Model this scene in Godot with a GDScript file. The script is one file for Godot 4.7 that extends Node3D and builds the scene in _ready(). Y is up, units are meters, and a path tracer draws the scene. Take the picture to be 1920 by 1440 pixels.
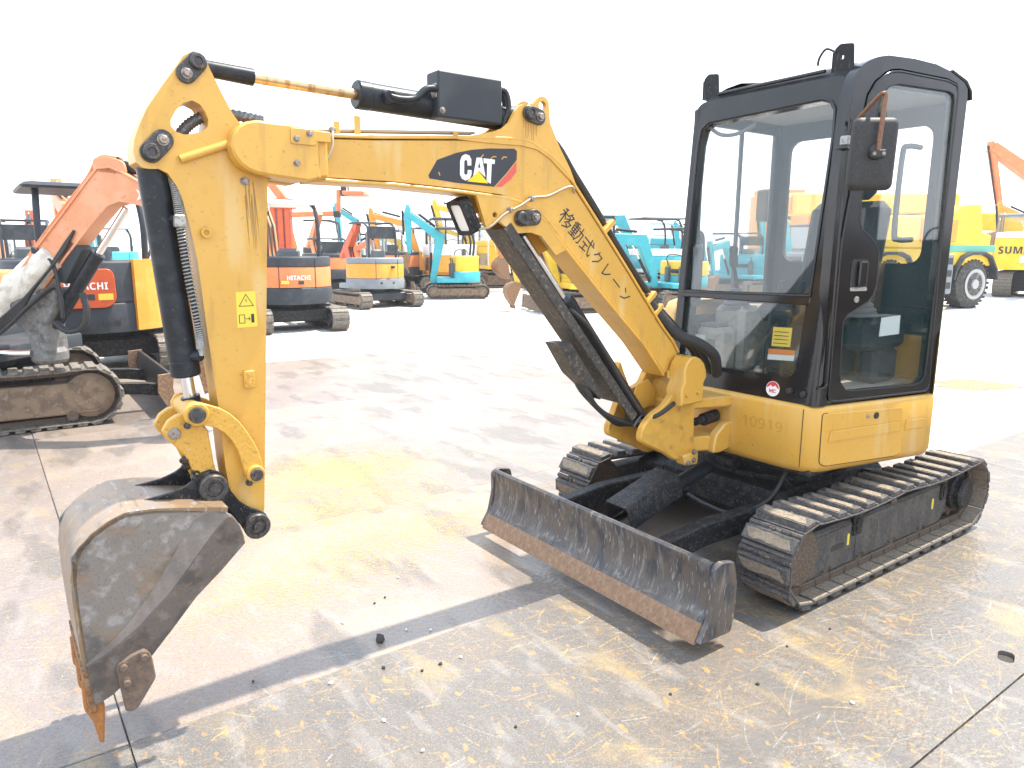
extends Node3D
# A machinery auction yard under a bright hazy sky: a yellow mini excavator on steel plates, other machines behind.
# World: camera stands over the origin and looks along -z. Machine axes: x forward, y up, z to the machine's right.

const YAW := 2.51166          # heading of the yellow excavator (radians, x towards z)
const SITE := Vector3(1.6302, 0.0, -4.3849)
var M := {}
var taken := {}
var rng := RandomNumberGenerator.new()

func V(x, y): return Vector2(x, y)
func W(x, y, z): return Vector3(x, y, z)

func _ready():
	rng.seed = 7
	var cam := Camera3D.new()
	cam.name = "camera"
	cam.fov = 55.596
	cam.near = 0.05
	cam.far = 3000.0
	cam.position = Vector3(0, 1.6964, 0)
	cam.rotation = Vector3(-0.18492, 0, 0.00527)
	add_child(cam)
	cam.current = true
	var env := Environment.new()
	var sm := ProceduralSkyMaterial.new()
	sm.sky_top_color = Color(0.80, 0.87, 0.96)
	sm.sky_horizon_color = Color(0.97, 0.98, 1.0)
	sm.sky_curve = 0.25
	sm.ground_horizon_color = Color(0.86, 0.86, 0.85)
	sm.ground_bottom_color = Color(0.55, 0.54, 0.52)
	sm.ground_curve = 0.1
	sm.energy_multiplier = 1.02
	sm.sun_angle_max = 1.0
	var sky := Sky.new()
	sky.sky_material = sm
	env.background_mode = Environment.BG_SKY
	env.sky = sky
	env.ambient_light_source = Environment.AMBIENT_SOURCE_SKY
	env.tonemap_mode = Environment.TONE_MAPPER_LINEAR
	env.tonemap_exposure = 2.75
	env.sdfgi_enabled = true
	env.ssao_enabled = true
	env.ssil_enabled = true
	env.fog_enabled = true
	env.fog_density = 0.0012
	env.fog_light_color = Color(0.97, 0.98, 1.0)
	var we := WorldEnvironment.new()
	we.name = "environment"
	we.environment = env
	add_child(we)
	var sun := DirectionalLight3D.new()
	sun.name = "sun"
	sun.light_energy = 1.2
	sun.light_color = Color(1.0, 0.965, 0.9)
	sun.light_angular_distance = 0.9
	sun.shadow_enabled = true
	# shadows fall 0.46 m forward of the yellow machine and a little to its right per metre of height
	var f := Vector3(cos(YAW), 0, sin(YAW))
	var r := Vector3(-sin(YAW), 0, cos(YAW))
	var dirn := (f * 0.46 + r * 0.05 + Vector3.DOWN).normalized()
	sun.look_at_from_position(Vector3.ZERO, dirn, Vector3.RIGHT)
	add_child(sun)
	materials()
	setting()
	main_machine()
	background()
	small_things()

# ------------------------------------------------------------------ naming
func numbered(called):
	var n = taken.get(called, 0)
	taken[called] = n + 1
	return called if n == 0 else "%s_%03d" % [called, n]
func thing(called, label, category, at = Vector3.ZERO, turn = 0.0, group = ""):
	var o := Node3D.new()
	o.name = numbered(called)
	add_child(o)
	o.position = at
	o.rotation.y = turn
	tag(o, label, category, group)
	return o
func tag(o, label, category, group = ""):
	o.set_meta("label", label)
	o.set_meta("category", category)
	if group: o.set_meta("group", group)
func obj(called, st, mat, parent, at = null):
	var o := MeshInstance3D.new()
	o.name = called
	o.mesh = st.commit() if st is SurfaceTool else st
	if mat: o.material_override = mat
	if at is Transform3D: o.transform = at
	elif at is Vector3: o.position = at
	parent.add_child(o, true)
	return o
func group_node(called, parent):
	var o := Node3D.new()
	o.name = called
	parent.add_child(o, true)
	return o

# ------------------------------------------------------------------ shapes
func S():
	var st := SurfaceTool.new()
	st.begin(Mesh.PRIMITIVE_TRIANGLES)
	return st
func tri(st, a, b, c, na, nb, nc):
	if (b - a).cross(c - a).dot(na + nb + nc) > 0.0:
		var t = b
		b = c
		c = t
		t = nb
		nb = nc
		nc = t
	st.set_normal(na)
	st.add_vertex(a)
	st.set_normal(nb)
	st.add_vertex(b)
	st.set_normal(nc)
	st.add_vertex(c)
func ftri(st, a, b, c, n): tri(st, a, b, c, n, n, n)
func quad(st, a, b, c, d, n):
	tri(st, a, b, c, n, n, n)
	tri(st, a, c, d, n, n, n)
func squad(st, a, b, c, d, na, nb, nc, nd):
	tri(st, a, b, c, na, nb, nc)
	tri(st, a, c, d, na, nc, nd)
func box(st, lo, hi, bev = 0.0, xf = Transform3D()):
	var c = (lo + hi) * 0.5
	var h = ((hi - lo) * 0.5).abs()
	bev = min(bev, min(h.x, min(h.y, h.z)) * 0.8)
	var q = h - Vector3.ONE * bev
	for ax in 3:
		var i = (ax + 1) % 3
		var j = (ax + 2) % 3
		for s in [-1.0, 1.0]:
			var n = Vector3.ZERO
			n[ax] = s
			var p = []
			for k in [[-1, -1], [1, -1], [1, 1], [-1, 1]]:
				var v = Vector3.ZERO
				v[ax] = s * h[ax]
				v[i] = k[0] * q[i]
				v[j] = k[1] * q[j]
				p.append(xf * (c + v))
			quad(st, p[0], p[1], p[2], p[3], xf.basis * n)
	if bev <= 0.0: return
	for ax in 3:
		var i = (ax + 1) % 3
		var j = (ax + 2) % 3
		for si in [-1.0, 1.0]:
			for sj in [-1.0, 1.0]:
				var n = Vector3.ZERO
				n[i] = si
				n[j] = sj
				n = n.normalized()
				var p = []
				for k in [[-1, 0], [1, 0], [1, 1], [-1, 1]]:
					var v = Vector3.ZERO
					v[ax] = k[0] * q[ax]
					v[i] = si * (h[i] if k[1] == 0 else q[i])
					v[j] = sj * (q[j] if k[1] == 0 else h[j])
					p.append(xf * (c + v))
				quad(st, p[0], p[1], p[2], p[3], xf.basis * n)
	for sx in [-1.0, 1.0]:
		for sy in [-1.0, 1.0]:
			for sz in [-1.0, 1.0]:
				var a = xf * (c + Vector3(sx * h.x, sy * q.y, sz * q.z))
				var b = xf * (c + Vector3(sx * q.x, sy * h.y, sz * q.z))
				var d = xf * (c + Vector3(sx * q.x, sy * q.y, sz * h.z))
				ftri(st, a, b, d, xf.basis * Vector3(sx, sy, sz).normalized())
func frame_of(d):
	var up = Vector3.UP if abs(d.y) < 0.9 else Vector3.RIGHT
	var x = up.cross(d).normalized()
	var y = d.cross(x).normalized()
	return [x, y]
func cyl(st, p0, p1, r0, r1 = -1.0, n = 20, bev = 0.0):
	if r1 < 0: r1 = r0
	var d = (p1 - p0).normalized()
	var L = (p1 - p0).length()
	var rows = []
	if bev > 0.0: rows = [[0.0, r0 - bev], [bev, r0], [L - bev, r1], [L, r1 - bev]]
	else: rows = [[0.0, r0], [L, r1]]
	lathe(st, rows, p0, d, n)
func lathe(st, rows, p0, d, n = 24, caps = true, smooth = 0.75):
	# rows: [distance along d, radius]
	var f = frame_of(d)
	for k in rows.size() - 1:
		var a = rows[k]
		var b = rows[k + 1]
		var t = Vector2(b[0] - a[0], b[1] - a[1])
		if t.length() < 1e-6: continue
		t = t.normalized()
		for i in n:
			var t0 = TAU * i / n
			var t1 = TAU * (i + 1) / n
			var c0 = f[0] * cos(t0) + f[1] * sin(t0)
			var c1 = f[0] * cos(t1) + f[1] * sin(t1)
			var n0 = (c0 * t.x - d * t.y).normalized()
			var n1 = (c1 * t.x - d * t.y).normalized()
			var A = p0 + d * a[0]
			var B = p0 + d * b[0]
			squad(st, A + c0 * a[1], A + c1 * a[1], B + c1 * b[1], B + c0 * b[1], n0, n1, n1, n0)
	if caps:
		for e in [[rows[0], -d], [rows[-1], d]]:
			if e[0][1] > 1e-5:
				var O = p0 + d * e[0][0]
				for i in n:
					var t0 = TAU * i / n
					var t1 = TAU * (i + 1) / n
					ftri(st, O, O + (f[0] * cos(t0) + f[1] * sin(t0)) * e[0][1], O + (f[0] * cos(t1) + f[1] * sin(t1)) * e[0][1], e[1])
func smooth_path(pts, per = 6):
	var out = []
	var n = pts.size()
	for i in n - 1:
		var p0 = pts[max(i - 1, 0)]
		var p3 = pts[min(i + 2, n - 1)]
		for k in per:
			var t = float(k) / per
			out.append(pts[i].cubic_interpolate(pts[i + 1], p0, p3, t))
	out.append(pts[n - 1])
	return out
func tube(st, pts, r, n = 10, caps = true, ripple = 0.0):
	var rings = []
	var nrm = []
	var x = Vector3.ZERO
	for i in pts.size():
		var d = (pts[min(i + 1, pts.size() - 1)] - pts[max(i - 1, 0)]).normalized()
		if i == 0: x = frame_of(d)[0]
		else: x = (x - d * x.dot(d)).normalized()
		var y = d.cross(x)
		var ring = []
		var nn = []
		var rr = r * (1.0 + ripple * (1.0 if i % 2 == 0 else -1.0))
		for k in n:
			var t = TAU * k / n
			var c = x * cos(t) + y * sin(t)
			ring.append(pts[i] + c * rr)
			nn.append(c)
		rings.append(ring)
		nrm.append(nn)
	for i in rings.size() - 1:
		for k in n:
			var m = (k + 1) % n
			squad(st, rings[i][k], rings[i][m], rings[i + 1][m], rings[i + 1][k], nrm[i][k], nrm[i][m], nrm[i + 1][m], nrm[i + 1][k])
	if caps:
		for e in [0, rings.size() - 1]:
			var d = (pts[1] - pts[0]).normalized() * -1.0 if e == 0 else (pts[e] - pts[e - 1]).normalized()
			for k in n:
				ftri(st, pts[e], rings[e][k], rings[e][(k + 1) % n], d)
func area2(poly):
	var s = 0.0
	for i in poly.size():
		var a = poly[i]
		var b = poly[(i + 1) % poly.size()]
		s += a.x * b.y - b.x * a.y
	return s
func inset(poly, d):
	var out = []
	var sg = 1.0 if area2(poly) > 0 else -1.0
	var n = poly.size()
	for i in n:
		var a = poly[(i + n - 1) % n]
		var b = poly[i]
		var c = poly[(i + 1) % n]
		var e0 = (b - a).normalized()
		var e1 = (c - b).normalized()
		var n0 = Vector2(-e0.y, e0.x) * sg
		var n1 = Vector2(-e1.y, e1.x) * sg
		var m = n0 + n1
		if m.length() < 0.3: m = n0
		m = m.normalized()
		out.append(b + m * d / max(0.5, m.dot(n0)))
	return out
func walls(st, p0, z0, p1, z1, xf, flip, smooth = 0.8):
	# strip between outline p0 at z0 and p1 at z1
	var n = p0.size()
	var sg = (1.0 if area2(p0) > 0 else -1.0) * (-1.0 if flip else 1.0)
	var en = []
	for i in n:
		var e = (p0[(i + 1) % n] - p0[i]).normalized()
		en.append(Vector2(e.y, -e.x) * sg)
	for i in n:
		var j = (i + 1) % n
		var na = en[i]
		var nb = en[i]
		var pr = en[(i + n - 1) % n]
		var nx = en[j]
		if pr.dot(en[i]) > smooth: na = (pr + en[i]).normalized()
		if nx.dot(en[i]) > smooth: nb = (nx + en[i]).normalized()
		var tilt = 0.0
		var off = (p1[i] - p0[i]).dot(en[i])
		if abs(z1 - z0) > 1e-6: tilt = -off / (z1 - z0)
		var A = xf.basis * Vector3(na.x, na.y, tilt).normalized()
		var B = xf.basis * Vector3(nb.x, nb.y, tilt).normalized()
		squad(st, xf * Vector3(p0[i].x, p0[i].y, z0), xf * Vector3(p0[j].x, p0[j].y, z0), xf * Vector3(p1[j].x, p1[j].y, z1), xf * Vector3(p1[i].x, p1[i].y, z1), A, B, B, A)
func cap(st, poly, z, xf, up):
	var idx = Geometry2D.triangulate_polygon(PackedVector2Array(poly))
	if idx.size() == 0: print("cap failed ", poly.size())
	var n = xf.basis * Vector3(0, 0, up)
	for k in range(0, idx.size(), 3):
		var a = poly[idx[k]]
		var b = poly[idx[k + 1]]
		var c = poly[idx[k + 2]]
		ftri(st, xf * Vector3(a.x, a.y, z), xf * Vector3(b.x, b.y, z), xf * Vector3(c.x, c.y, z), n)
func prism(st, poly, z0, z1, bev = 0.0, xf = Transform3D(), smooth = 0.8):
	if z0 > z1:
		var t = z0
		z0 = z1
		z1 = t
	if bev <= 0.0:
		walls(st, poly, z0, poly, z1, xf, false, smooth)
		cap(st, poly, z0, xf, -1.0)
		cap(st, poly, z1, xf, 1.0)
	else:
		var q = inset(poly, bev)
		walls(st, poly, z0 + bev, poly, z1 - bev, xf, false, smooth)
		walls(st, poly, z1 - bev, q, z1, xf, false, smooth)
		walls(st, poly, z0 + bev, q, z0, xf, false, smooth)
		cap(st, q, z0, xf, -1.0)
		cap(st, q, z1, xf, 1.0)
func keyhole(outer, hole):
	# one simple polygon: outer with a slit to the hole
	var o = outer.duplicate()
	if area2(o) < 0: o.reverse()
	var h = hole.duplicate()
	if area2(h) > 0: h.reverse()
	var best = [1e9, 0, 0]
	for i in o.size():
		for j in h.size():
			var d = o[i].distance_to(h[j])
			if d < best[0]:
				var ok = true
				for k in o.size():
					if k != i and (k + 1) % o.size() != i and Geometry2D.segment_intersects_segment(o[i], h[j], o[k], o[(k + 1) % o.size()]) != null: ok = false
				if ok: best = [d, i, j]
	var out = []
	for k in best[1] + 1: out.append(o[k])
	for k in h.size() + 1: out.append(h[(best[2] + k) % h.size()])
	# nudge the return edge so that the outline stays simple
	out[-1] = out[-1] + (h[best[2]] - o[best[1]]).orthogonal().normalized() * 5e-5
	var back = o[best[1]] + (h[best[2]] - o[best[1]]).orthogonal().normalized() * 5e-5
	out.append(back)
	for k in range(best[1] + 1, o.size()): out.append(o[k])
	return out
func prism_holes(st, outer, holes, z0, z1, xf = Transform3D(), smooth = 0.8):
	var k = outer.duplicate()
	for h in holes: k = keyhole(k, h)
	cap(st, k, z0, xf, -1.0)
	cap(st, k, z1, xf, 1.0)
	walls(st, outer, z0, outer, z1, xf, false, smooth)
	for h in holes: walls(st, h, z0, h, z1, xf, true, smooth)
func rrect(x0, y0, x1, y1, r, seg = 4):
	var out = []
	for c in [[x1 - r, y1 - r, 0.0], [x0 + r, y1 - r, 0.25], [x0 + r, y0 + r, 0.5], [x1 - r, y0 + r, 0.75]]:
		for k in seg + 1:
			var t = TAU * (c[2] + 0.25 * k / seg)
			out.append(Vector2(c[0] + cos(t) * r, c[1] + sin(t) * r))
	return out
func round_poly(poly, r, seg = 4):
	# rounds every corner of a polygon
	var out = []
	var n = poly.size()
	for i in n:
		var a = poly[(i + n - 1) % n]
		var b = poly[i]
		var c = poly[(i + 1) % n]
		var rr = r[i] if r is Array else r
		var d0 = (a - b)
		var d1 = (c - b)
		var m = min(rr, min(d0.length(), d1.length()) * 0.48)
		if m < 1e-4:
			out.append(b)
			continue
		var p0 = b + d0.normalized() * m
		var p1 = b + d1.normalized() * m
		for k in seg + 1:
			var t = float(k) / seg
			out.append(p0.lerp(b, t).lerp(b.lerp(p1, t), t))
	return out
func circle(c, r, n = 20):
	var out = []
	for k in n: out.append(c + Vector2(cos(TAU * k / n), sin(TAU * k / n)) * r)
	return out
func loft(st, rings, cap0 = true, cap1 = true):
	# rings: arrays of Vector3 of the same size, normals averaged from neighbours
	var R = rings.size()
	var n = rings[0].size()
	var cen = Vector3.ZERO
	for i in R:
		for k in n: cen += rings[i][k] / float(R * n)
	for i in R - 1:
		for k in n:
			var m = (k + 1) % n
			var a = rings[i][k]
			var b = rings[i][m]
			var c = rings[i + 1][m]
			var d = rings[i + 1][k]
			var nn = (c - a).cross(d - b)
			if nn.length() < 1e-9: continue
			nn = nn.normalized()
			if nn.dot((a + c) * 0.5 - cen) < 0: nn = -nn
			quad(st, a, b, c, d, nn)
	for e in [[0, cap0], [R - 1, cap1]]:
		if not e[1]: continue
		var o = Vector3.ZERO
		for k in n: o += rings[e[0]][k] / float(n)
		var nn = (rings[e[0]][1] - o).cross(rings[e[0]][0] - o).normalized()
		if nn.dot(o - cen) < 0: nn = -nn
		for k in n: ftri(st, o, rings[e[0]][k], rings[e[0]][(k + 1) % n], nn)
func soften(st):
	# smooth normals where faces meet gently
	var at := MeshDataTool.new()
	var m = st.commit()
	at.create_from_surface(m, 0)
	var by := {}
	for i in at.get_vertex_count():
		var key = at.get_vertex(i).snapped(Vector3.ONE * 1e-4)
		if not by.has(key): by[key] = []
		by[key].append(at.get_vertex_normal(i))
	var out := SurfaceTool.new()
	out.begin(Mesh.PRIMITIVE_TRIANGLES)
	for t in at.get_face_count():
		for k in 3:
			var v = at.get_face_vertex(t, k)
			var n0 = at.get_vertex_normal(v)
			var s = Vector3.ZERO
			for q in by[at.get_vertex(v).snapped(Vector3.ONE * 1e-4)]:
				if q.dot(n0) > 0.72: s += q
			out.set_normal(s.normalized())
			out.add_vertex(at.get_vertex(v))
	return out
func hexbolt(st, p, d, r, h):
	lathe(st, [[0.0, r * 1.35], [h * 0.25, r * 1.35]], p, d, 14)
	lathe(st, [[h * 0.25, r], [h * 0.9, r], [h, r * 0.85]], p, d, 6)
func oblong(a, b, r, n = 8):
	# stadium outline around two points
	var d = (b - a).normalized()
	var out = []
	var base = atan2(d.y, d.x)
	for k in n + 1:
		var t = base - PI / 2 + PI * k / n
		out.append(b + Vector2(cos(t), sin(t)) * r)
	for k in n + 1:
		var t = base + PI / 2 + PI * k / n
		out.append(a + Vector2(cos(t), sin(t)) * r)
	return out
func bars(st, segs, w, z0, z1, xf):
	# lettering strokes: polylines drawn as thin flat bars
	for s in segs:
		for i in s.size() - 1:
			var d = (s[i + 1] - s[i]).normalized()
			var n = d.orthogonal() * w * 0.5
			var a = s[i] - d * w * 0.4
			var b = s[i + 1] + d * w * 0.4
			prism(st, [a + n, b + n, b - n, a - n], z0, z1 + 0.00003 * (i % 3), 0.0, xf)
func text_mesh(txt, size, depth, bold = true):
	var t := TextMesh.new()
	var f := SystemFont.new()
	f.font_names = PackedStringArray(["Droid Sans"])
	f.font_weight = 700 if bold else 400
	t.font = f
	t.text = txt
	t.font_size = 64
	t.pixel_size = size / 64.0
	t.depth = depth
	t.curve_step = 2.0
	return t
# ------------------------------------------------------------------ materials
func noise_bytes(size, freq, sd, stretch_x = 1, stretch_y = 1, kind = FastNoiseLite.TYPE_SIMPLEX_SMOOTH, oct = 4):
	var n := FastNoiseLite.new()
	n.noise_type = kind
	n.seed = sd
	n.frequency = freq
	n.fractal_octaves = oct
	var im: Image = n.get_seamless_image(max(8, size / stretch_x), max(8, size / stretch_y))
	im.convert(Image.FORMAT_L8)
	if im.get_width() != size or im.get_height() != size: im.resize(size, size, Image.INTERPOLATE_CUBIC)
	return im.get_data()
func layered(size, base, layers, scratches = null):
	# colours are linear base colours; layers: [colour, freq, seed, lo, hi, strength, stretch_x, stretch_y]
	var px = PackedFloat32Array()
	px.resize(size * size * 3)
	for i in size * size:
		px[i * 3] = base.r
		px[i * 3 + 1] = base.g
		px[i * 3 + 2] = base.b
	for l in layers:
		var sx = l[6] if l.size() > 6 else 1
		var sy = l[7] if l.size() > 7 else 1
		var nb = noise_bytes(size, l[1], l[2], sx, sy)
		var lut = PackedFloat32Array()
		lut.resize(256)
		for k in 256: lut[k] = smoothstep(l[3], l[4], k / 255.0) * l[5]
		var c: Color = l[0]
		for i in size * size:
			var t = lut[nb[i]]
			if t > 0.002:
				px[i * 3] += (c.r - px[i * 3]) * t
				px[i * 3 + 1] += (c.g - px[i * 3 + 1]) * t
				px[i * 3 + 2] += (c.b - px[i * 3 + 2]) * t
	if scratches:
		var rg := RandomNumberGenerator.new()
		rg.seed = scratches.seed
		for s in scratches.count:
			var x = rg.randf() * size
			var y = rg.randf() * size
			var a = scratches.angle + rg.randfn(0.0, scratches.spread)
			var bend = rg.randfn(0.0, 0.004)
			var L = scratches.length * size * (0.2 + rg.randf() * rg.randf() * 1.8)
			var c: Color = scratches.colors[rg.randi() % scratches.colors.size()]
			var k0 = scratches.strength * rg.randf_range(0.25, 1.0)
			var wd = 1 if rg.randf() < 0.75 else 2
			for q in int(L):
				a += bend
				x += cos(a)
				y += sin(a)
				if rg.randf() < 0.3: continue
				for w in wd:
					var i = (int(y + w + size) % size) * size + (int(x + size * 4) % size)
					px[i * 3] += (c.r - px[i * 3]) * k0
					px[i * 3 + 1] += (c.g - px[i * 3 + 1]) * k0
					px[i * 3 + 2] += (c.b - px[i * 3 + 2]) * k0
	var lin = PackedByteArray()
	lin.resize(1025)
	for k in 1025: lin[k] = int(round(Color(k / 1024.0, 0, 0).linear_to_srgb().r * 255.0))
	var by = PackedByteArray()
	by.resize(size * size * 3)
	for i in size * size * 3: by[i] = lin[clampi(int(px[i] * 1024.0), 0, 1024)]
	return ImageTexture.create_from_image(Image.create_from_data(size, size, false, Image.FORMAT_RGB8, by))
func bump(size, freq, sd, strength, sx = 1, sy = 1):
	var im := Image.create_from_data(size, size, false, Image.FORMAT_L8, noise_bytes(size, freq, sd, sx, sy))
	im.convert(Image.FORMAT_RGBA8)
	im.bump_map_to_normal_map(strength)
	return ImageTexture.create_from_image(im)
func mat(tex, rough, metal = 0.0, scale = 1.0, nrm = null, nscale = 0.5, world = false):
	var m := StandardMaterial3D.new()
	if tex is Texture2D: m.albedo_texture = tex
	else: m.albedo_color = tex.linear_to_srgb()
	m.roughness = rough
	m.metallic = metal
	m.uv1_triplanar = true
	m.uv1_world_triplanar = world
	m.uv1_scale = Vector3.ONE * scale
	if nrm:
		m.normal_enabled = true
		m.normal_texture = nrm
		m.normal_scale = nscale
	return m
func plain(c, rough, metal = 0.0):
	var m := StandardMaterial3D.new()
	m.albedo_color = c.linear_to_srgb()
	m.roughness = rough
	m.metallic = metal
	return m
func L(r, g, b): return Color(r, g, b)
func materials():
	var fine = bump(512, 0.05, 3, 3.0)
	var grit = bump(512, 0.16, 5, 4.0)
	var wave = bump(256, 0.012, 8, 2.0)
	var yel = L(0.58, 0.315, 0.045)
	M.yellow = mat(layered(512, yel, [[L(0.61, 0.345, 0.06), 0.006, 1, 0.4, 0.8, 0.5], [L(0.50, 0.26, 0.035), 0.03, 2, 0.62, 0.85, 0.3], [L(0.22, 0.12, 0.04), 0.09, 3, 0.77, 0.86, 0.45], [L(0.64, 0.50, 0.27), 0.012, 4, 0.60, 0.9, 0.35, 1, 5], [L(0.36, 0.20, 0.05), 0.02, 5, 0.68, 0.88, 0.35, 1, 6]], {seed = 9, count = 160, angle = 1.0, spread = 1.2, length = 0.02, colors = [L(0.66, 0.5, 0.28), L(0.2, 0.12, 0.05)], strength = 0.35}), 0.42, 0.0, 0.9, wave, 0.06)
	M.yellow.clearcoat_enabled = true
	M.yellow.clearcoat = 0.25
	M.yellow.clearcoat_roughness = 0.35
	M.yellow_worn = mat(layered(512, yel, [[L(0.54, 0.31, 0.05), 0.02, 12, 0.45, 0.8, 0.6], [L(0.26, 0.13, 0.03), 0.04, 13, 0.68, 0.84, 0.6], [L(0.09, 0.055, 0.03), 0.10, 14, 0.76, 0.86, 0.6], [L(0.55, 0.45, 0.28), 0.04, 15, 0.7, 0.85, 0.4]]), 0.5, 0.0, 1.8, fine, 0.25)
	M.yellow_grease = mat(layered(512, yel, [[L(0.45, 0.25, 0.04), 0.015, 22, 0.40, 0.75, 0.6], [L(0.20, 0.11, 0.035), 0.012, 23, 0.62, 0.90, 0.6], [L(0.45, 0.33, 0.17), 0.06, 24, 0.66, 0.85, 0.3]]), 0.6, 0.0, 1.3, fine, 0.35)
	M.black = mat(layered(512, L(0.009, 0.009, 0.0105), [[L(0.022, 0.021, 0.020), 0.012, 31, 0.45, 0.85, 0.5], [L(0.07, 0.06, 0.05), 0.08, 32, 0.74, 0.9, 0.3]]), 0.17, 0.0, 0.8, wave, 0.05)
	M.black.metallic_specular = 0.5
	M.black_roof = mat(layered(512, L(0.016, 0.016, 0.018), [[L(0.04, 0.038, 0.036), 0.01, 33, 0.4, 0.85, 0.6], [L(0.14, 0.12, 0.1), 0.07, 34, 0.66, 0.88, 0.4, 1, 3]]), 0.42, 0.0, 0.8, fine, 0.08)
	M.black_dusty = mat(layered(512, L(0.014, 0.015, 0.018), [[L(0.05, 0.044, 0.038), 0.02, 35, 0.45, 0.8, 0.6], [L(0.19, 0.16, 0.12), 0.07, 36, 0.66, 0.85, 0.6], [L(0.25, 0.22, 0.18), 0.16, 37, 0.74, 0.84, 0.6]]), 0.55, 0.0, 1.4, fine, 0.2)
	for k in [M.black_roof, M.black_dusty]: k.metallic_specular = 0.3
	M.guard = mat(layered(512, L(0.045, 0.040, 0.036), [[L(0.016, 0.016, 0.017), 0.02, 38, 0.5, 0.75, 0.7], [L(0.22, 0.17, 0.11), 0.05, 39, 0.6, 0.85, 0.6]]), 0.55, 0.0, 1.4, fine, 0.2)
	M.cylinder = mat(layered(512, L(0.016, 0.018, 0.022), [[L(0.04, 0.045, 0.05), 0.02, 40, 0.45, 0.8, 0.6], [L(0.13, 0.12, 0.11), 0.09, 41, 0.76, 0.88, 0.5]]), 0.34, 0.0, 1.2, fine, 0.08)
	M.cylinder.metallic_specular = 0.35
	M.chrome = plain(L(0.72, 0.72, 0.71), 0.16, 1.0)
	M.chrome_bronze = mat(layered(256, L(0.55, 0.40, 0.22), [[L(0.33, 0.18, 0.08), 0.03, 42, 0.45, 0.7, 0.8, 1, 8]]), 0.3, 0.85, 3.0)
	M.bolt = mat(layered(256, L(0.30, 0.28, 0.26), [[L(0.20, 0.11, 0.05), 0.05, 43, 0.5, 0.7, 0.8]]), 0.45, 0.6, 6.0)
	M.pin_plate = mat(layered(256, L(0.045, 0.047, 0.05), [[L(0.16, 0.10, 0.06), 0.04, 44, 0.55, 0.75, 0.7], [L(0.01, 0.01, 0.01), 0.03, 45, 0.55, 0.75, 0.6]]), 0.42, 0.2, 5.0, fine, 0.2)
	M.bucket = mat(layered(1024, L(0.185, 0.168, 0.153), [[L(0.06, 0.058, 0.06), 0.0045, 51, 0.50, 0.78, 0.75], [L(0.33, 0.32, 0.31), 0.015, 52, 0.55, 0.85, 0.6], [L(0.22, 0.145, 0.085), 0.005, 53, 0.52, 0.85, 0.6], [L(0.26, 0.14, 0.065), 0.07, 54, 0.64, 0.80, 0.55], [L(0.08, 0.05, 0.032), 0.12, 55, 0.70, 0.80, 0.6]], {seed = 3, count = 260, angle = 0.5, spread = 0.7, length = 0.03, colors = [L(0.35, 0.34, 0.32), L(0.06, 0.05, 0.05)], strength = 0.35}), 0.5, 0.15, 0.9, fine, 0.10)
	M.bucket_shell = mat(layered(512, L(0.23, 0.155, 0.092), [[L(0.17, 0.155, 0.14), 0.01, 158, 0.45, 0.75, 0.7], [L(0.34, 0.20, 0.085), 0.02, 159, 0.58, 0.8, 0.6], [L(0.07, 0.06, 0.055), 0.03, 160, 0.64, 0.82, 0.6, 1, 4], [L(0.40, 0.37, 0.33), 0.05, 161, 0.66, 0.84, 0.5, 1, 4]]), 0.38, 0.2, 1.6, fine, 0.08)
	M.sand = plain(L(0.50, 0.36, 0.14), 0.95)
	M.cast_grey = mat(layered(256, L(0.13, 0.13, 0.125), [[L(0.05, 0.048, 0.045), 0.03, 162, 0.5, 0.8, 0.7], [L(0.22, 0.2, 0.17), 0.05, 163, 0.6, 0.8, 0.6]]), 0.6, 0.0, 1.2, fine, 0.2)
	M.bucket_lip = mat(layered(512, L(0.115, 0.096, 0.084), [[L(0.19, 0.175, 0.165), 0.02, 164, 0.55, 0.8, 0.6], [L(0.05, 0.045, 0.042), 0.008, 165, 0.5, 0.75, 0.7], [L(0.24, 0.13, 0.06), 0.07, 166, 0.66, 0.8, 0.5], [L(0.07, 0.045, 0.03), 0.14, 167, 0.66, 0.78, 0.6]]), 0.5, 0.15, 1.3, fine, 0.12)
	M.cutter = mat(layered(512, L(0.13, 0.095, 0.075), [[L(0.20, 0.13, 0.085), 0.03, 156, 0.45, 0.7, 0.7], [L(0.06, 0.045, 0.04), 0.06, 157, 0.58, 0.75, 0.6]]), 0.6, 0.1, 2.0, fine, 0.2)
	M.bucket_rust = mat(layered(512, L(0.27, 0.13, 0.05), [[L(0.14, 0.07, 0.035), 0.03, 56, 0.45, 0.7, 0.8], [L(0.36, 0.26, 0.16), 0.02, 57, 0.55, 0.8, 0.6], [L(0.05, 0.035, 0.03), 0.10, 58, 0.65, 0.78, 0.7]]), 0.65, 0.05, 2.0, grit, 0.3)
	M.tooth = mat(layered(256, L(0.36, 0.145, 0.035), [[L(0.24, 0.10, 0.03), 0.04, 59, 0.45, 0.7, 0.7]]), 0.6, 0.0, 6.0, grit, 0.2)
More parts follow.
